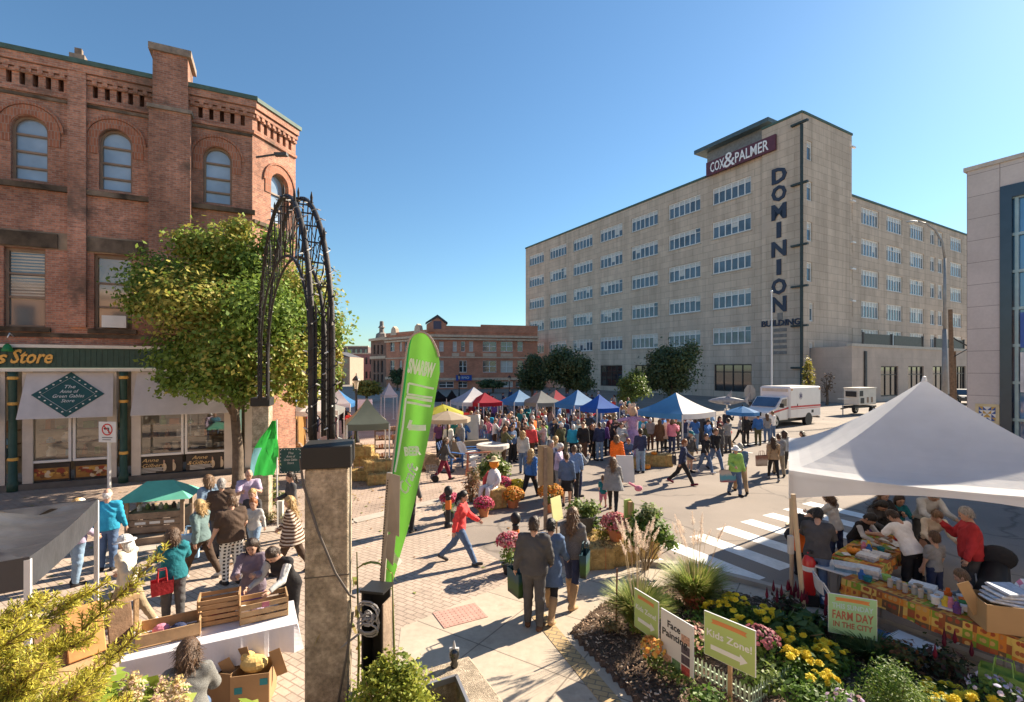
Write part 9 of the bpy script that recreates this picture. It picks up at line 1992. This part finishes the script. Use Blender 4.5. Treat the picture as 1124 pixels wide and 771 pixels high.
# beyond the iron arch
for px,py,hh_,tp,bt,ha,fa,ps,lb in ((318,484,1.72,('jacket', 'charcoal'),('trousers', 'black'),('short', 'dark brown'),5, 'walk', 'man in dark clothes with a shoulder bag walking away beyond the arch'),(310,478,1.66,('jacket', 'blue'),('trousers', 'navy'),('bob', 'brown'),20, 'stand', 'person in a bright blue jacket at the store corner awning'),(347,474,1.64,('tshirt', 'white'),('trousers', 'navy'),('bob', 'ginger'),150, 'stand', 'person in a white top at the stall seen through the arch'),(340,477,1.70,('shirt', 'light blue'),('trousers', 'denim'),('short', 'grey'),100, 'relaxed', 'man in a light blue shirt at the stall seen through the arch'),
  (384,482,1.68,('tshirt', 'coral'),('trousers', 'denim'),('short', 'black'),200, 'hold', 'person in a salmon top beside the banner on the lamp post'),(378,476,1.72,('jacket', 'black'),('trousers', 'black'),('bob', 'black'),170, 'stand', 'person in black between the arch leg and the banner'),(366,479,1.66,('shirt', 'burgundy'),('trousers', 'charcoal'),('long', 'brown'),140, 'stand', 'woman in burgundy seen between the two arch legs'),
  (437,506,1.66,('shirt', 'grey'),('trousers', 'denim'),('short', 'grey'),150, 'stand', 'person in grey under the dull green canopy'),(482,500,1.66,('tshirt', 'purple'),('trousers', 'black'),('bob', 'brown'),190, 'stand', 'stallholder in purple under the yellow umbrella'),(500,498,1.7,('shirt', 'teal'),('trousers', 'black'),('short', 'black'),170, 'hold', 'stallholder in teal under the beige umbrella'),(492,503,1.62,('shirt', 'white'),('trousers', 'grey'),('short', 'grey'),160, 'stand', 'person in white behind the covered table under the umbrellas')):
 person(G(px,py),fa,hh_,tp,bt,ha,ps, 'w' if 'woman' in lb else 'm',label=lb)
# under the white marquee
person(GD(897,8.75),35,1.72,('jacket', 'charcoal'),('trousers', 'denim'),('short', 'black'), 'reach',fat=1.1,label='dark haired man in a charcoal jacket standing at the small bare table under the marquee', **PN)
person(GD(938,10.05),160,1.45,('vest', 'black'),('trousers', 'navy'),('short', 'black'), 'lean',child=True,label='boy in a black vest working at the back marquee table',skin=1, **PN)
person(GD(953,10.5),170,1.60,('shirt', 'charcoal'),('trousers', 'black'),('long', 'black'), 'lean', 'w',label='woman with long black hair bending beside the boy in the vest',skin=1, **PN)
person(GD(918,10.4),-30,1.60,('shirt', 'light grey'),('leggings', 'navy'),('bob', 'brown'), 'reach', 'w',label='woman in a light grey sweater at the back of the marquee', **PN)
person(GD(968,10.8),175,1.56,('jacket', 'black'),('trousers', 'black'),('long', 'light brown'), 'hold', 'w',label='woman in a black jacket and pale scarf behind the back marquee table', **PN)
person(GD(986,11.0),190,1.40,('shirt', 'teal'),('trousers', 'denim'),('long', 'dark brown'), 'hold', 'w',child=True,label='girl in a teal top behind the back marquee table',skin=1, **PN)
person(GD(1001,8.95),-15,1.66,('tshirt', 'white'),('trousers', 'black'),('short', 'dark brown'), 'lean', 'w',1.15,label='helper in a white T-shirt with her back to us at the marquee tables',skin=1, **PN)
person(GD(1026,8.7),-10,1.32,('tshirt', 'grey'),('trousers', 'navy'),('short', 'brown'), 'stand',child=True,label='small boy in a grey T-shirt next to the helper in white', **PN)
person(GD(1020,9.7),200,1.62,('shirt', 'cream'),('skirt', 'charcoal'),('tail', 'light brown'), 'lean', 'w',label='fair woman in a cream top leaning over the small boy', **PN)
person(GD(1012,10.9),185,1.72,('jacket', 'light grey'),('trousers', 'charcoal'),('short', 'grey'), 'lean',label='man in a light grey jacket at the back right of the marquee', **PN)
person(GD(1066,8.7),-60,1.76,('jacket', 'red'),('trousers', 'charcoal'),('short', 'grey'), 'phone',fat=1.25,label='person in a bright red jacket holding a phone under the marquee', **PN)
person(V(XAT(1068,7.55),7.55,.40),-50,1.3,('shirt', 'grey'),('trousers', 'denim'),('short', 'light brown'), 'sit',child=True,label='seated fair haired child in grey behind the big cardboard box', **PN)
chair((XAT(1068,7.55),7.5,-.02),rad(50 + 180), 'grey folding chair under the seated fair haired child')
person(V(XAT(871,9.9),9.9,0),80,1.6,('jacket', 'black'),('trousers', 'black'),('short', 'black'), 'stoop',label='person in black bending down behind the marquee corner pole', **PN)
# things they carry
def bag_at(p,z,rz,w,h,lab,c,pat=None,d=.1): q = V(p.x,p.y,z); tote(q,rz,w,h,lab,c,pat,d=d)
def print_mat(n,a,b,c):
 m = mat('bag_' + n,a,.6,0); N,L = m.node_tree.nodes,m.node_tree.links; ob = N.new('ShaderNodeTexCoord').outputs['Object']; s = N.new('ShaderNodeSeparateXYZ'); L.new(ob,s.inputs[0]); mr = N.new('ShaderNodeMapRange'); mr.inputs[1].default_value = 0; mr.inputs[2].default_value = .4; nz = noise(N,L,ob,9,4); mm = N.new('ShaderNodeMath'); mm.operation = 'MULTIPLY_ADD'; mm.inputs[1].default_value = .16; L.new(nz,mm.inputs[0]); L.new(s.outputs[2],mm.inputs[2]); L.new(mm.outputs[0],mr.inputs[0]); L.new(ramp(N,L,mr.outputs[0],[(.2,a),(.45,b),(.7,b),(.95,c)]),N['Principled BSDF'].inputs['Base Color']); return m
BG = print_mat('green_print',(.015,.02,.015),(.03,.08,.02),(.015,.06,.085))
bag_at(XY := V(XAT(566,8.25),8.25,0),.42,rad(-60),.36,.42, 'dark green and blue printed shopping bag held by the tall man in the softshell jacket',BG); bag_at(V(XAT(642,8.55),8.55,0),.62,rad(70),.34,.4, 'narrow blue green printed shopping bag held by the long haired woman in grey',BG)
bag_at(V(XAT(799,16.3),16.3,0),.45,rad(5),.5,.4, 'large red, white and blue printed bag carried by the person in lime green',print_mat('bright_print',(.42,.06,.05),(.10,.30,.38),(.5,.42,.36))); bag_at(V(XAT(836,18.5),18.5,0),.55,rad(10),.42,.4, 'brown and white patterned bag carried by the woman in beige',print_mat('brown_print',(.2,.13,.09),(.45,.36,.28),(.25,.12,.08)))
bag_at(V(XAT(208,10.2),10.2,0),.28,rad(15),.34,.5, 'pale blue carrier bag held by the walking blond woman', 'light blue'); bag_at(V(XAT(178,7.75),7.75,0),.66,rad(40),.28,.22, 'red shoulder bag on the teal jacketed woman', 'red',d=.14)
bag_at(V(XAT(740,18.6),18.6,0),.6,rad(80),.36,.3, 'dark shoulder bag of the striding ginger man', 'charcoal'); bag_at(V(XAT(314,29.5),29.5,0),.75,rad(20),.4,.3, 'dark bag on the shoulder of the man beyond the arch', 'black')
b = MB(); b.box((0,0,0),(.3,.16,.42)); o = b.build('backpack',cloth('orange')); bv(o,.05); o.location = V(XAT(881,9.3),9.3,.95); tag(o, 'orange backpack hanging at the back of the man in charcoal under the marquee', 'backpack')
def shopping_cart():
 root = empty('shopping_cart',G(474,529),rad(20), 'two wheeled wire shopping cart pulled by the woman in the dark jacket', 'cart'); b = MB(); W_,D_,H_ = .36,.3,.55
 for k in range(5):
  z = .15 + k*.11; b.tube([(-W_/2,-D_/2,z),(W_/2,-D_/2,z),(W_/2,D_/2,z),(-W_/2,D_/2,z),(-W_/2,-D_/2,z)],.007,4)
 for x in (-.5,-.17,.17,.5):
  for y in (-.5,.5): b.tube([(x*W_,y*D_,.15),(x*W_,y*D_,.6)],.007,4)
 b.build('basket',METAL_G,root); b = MB(); b.tube([(.15,0,.1),(.3,0,.6),(.62,0,.98)],.012,5); b.build('handle',METAL_G,root)
 for s in (-1,1): b = MB(); b.tube([(.1,s*.18 - .015,.13),(.1,s*.18 + .015,.13)],.13,14); b.build('wheel',mat('tyre',(.016,.015,.015)),root)
shopping_cart()
b = MB(); b.tube([(0,0,0),(.22,-.05,-.12)],.035,8); b.ell((.28,-.05,-.16),(.12,.08,.09)); o = b.build('pink_bundle',cloth('pink')); o.location = (XAT(690,14.6),14.6,.82); tag(o, 'bright pink bundle swinging from the hand of the woman in the grey poncho', 'bundle')
# ------------------------------------------------------------------ the packed market crowd
cr = random.Random(2024); spots = []; TOPS = ['black', 'navy', 'charcoal', 'grey', 'blue', 'burgundy', 'denim', 'white', 'red', 'purple', 'teal', 'light grey', 'cream', 'green', 'coral', 'brown', 'light blue', 'pink', 'lime', 'tan', 'olive', 'turquoise', 'orange']; TW = [16,14,12,10,6,5,7,7,3,3,4,6,4,3,3,5,4,2,1.5,3,3,3,1.5]
HW = [('dark brown',9),('brown',10),('light brown',7),('blond',6),('grey',6),('white',5),('black',6),('ginger',2)]
FIXED = [(o.location.x,o.location.y) for o in SC.objects if o.name.split('.')[0] == 'person']
zones = [((503,690),(22.0,27),46),((505,690),(27,34),56),((512,690),(34,44),50),((520,680),(44,58),14),((694,800),(23.5,33),24),((320,345),(30,46),8)]
def crowd_label(t,kind,hc,sex,pose,bt,d,px):
 n = {'m': 'man', 'w': 'woman'}[sex]; g_ = {'jacket': 'jacket', 'coat': 'long coat', 'shirt': 'shirt', 'tshirt': 'T-shirt', 'vest': 'vest', 'puffer': 'padded jacket'}[kind]; dp = 'near edge of crowd' if d < 27 else 'middle of crowd' if d < 34 else 'deep in crowd' if d < 44 else 'far end of crowd'
 if px > 694: dp = 'by blue and white tent'
 if px < 400: dp = 'stalls beyond the arch'
 return f'{hc} haired {n}, {t} {g_}, {bt[1]} {bt[0]}, {dp}'
for (x0,x1),(d0,d1),num in zones:
 k = tries = 0
 while k < num and tries < 4000:
  tries += 1; d = cr.uniform(d0,d1); px = cr.uniform(x0,x1); x = XAT(px,d)
  if any((x - a) ** 2 + (d - b) ** 2 < .55 ** 2 for a,b in spots + FIXED): continue
  if x0 < 600 and d < 24.5 and px < 560 + (d - 22)*-4 and px > 515: continue
  spots.append((x,d)); k += 1; sex = cr.choice('mw'); hc = cr.choices([h for h,_ in HW],[w for _,w in HW])[0]; hs = cr.choice(('short', 'short', 'bald', 'short') if sex == 'm' else ('bob', 'long', 'tail', 'short', 'bun'))
  kind = cr.choice(('jacket', 'jacket', 'tshirt', 'shirt', 'coat' if sex == 'w' else 'jacket', 'puffer')); t = cr.choices(TOPS,TW)[0]; bt = ('trousers',cr.choice(('denim', 'black', 'navy', 'charcoal', 'khaki', 'pale denim', 'brown'))); pose = cr.choice(('stand', 'relaxed', 'folded', 'phone', 'hold', 'walk', 'hips', 'carry')); hat = ('cap',cr.choice(('navy', 'red', 'white', 'black'))) if cr.random() < .10 else None
  pat = cr.choice(('striped', 'plaid')) if cr.random() < .14 and kind in ('shirt', 'tshirt') else None; lab = crowd_label(f'{pat} {t}' if pat else t,kind,hc,sex,pose,bt,d,px); person((x,d,0),cr.uniform(0,360),cr.uniform(1.56,1.84),(kind,t,pat),bt,(hs,hc),pose,sex,cr.choice((1.0,1.0,1.12)),label=lab,hat=hat,skin=cr.choice((0,0,0,1,2,2,3)),group='people packed between the market stalls')
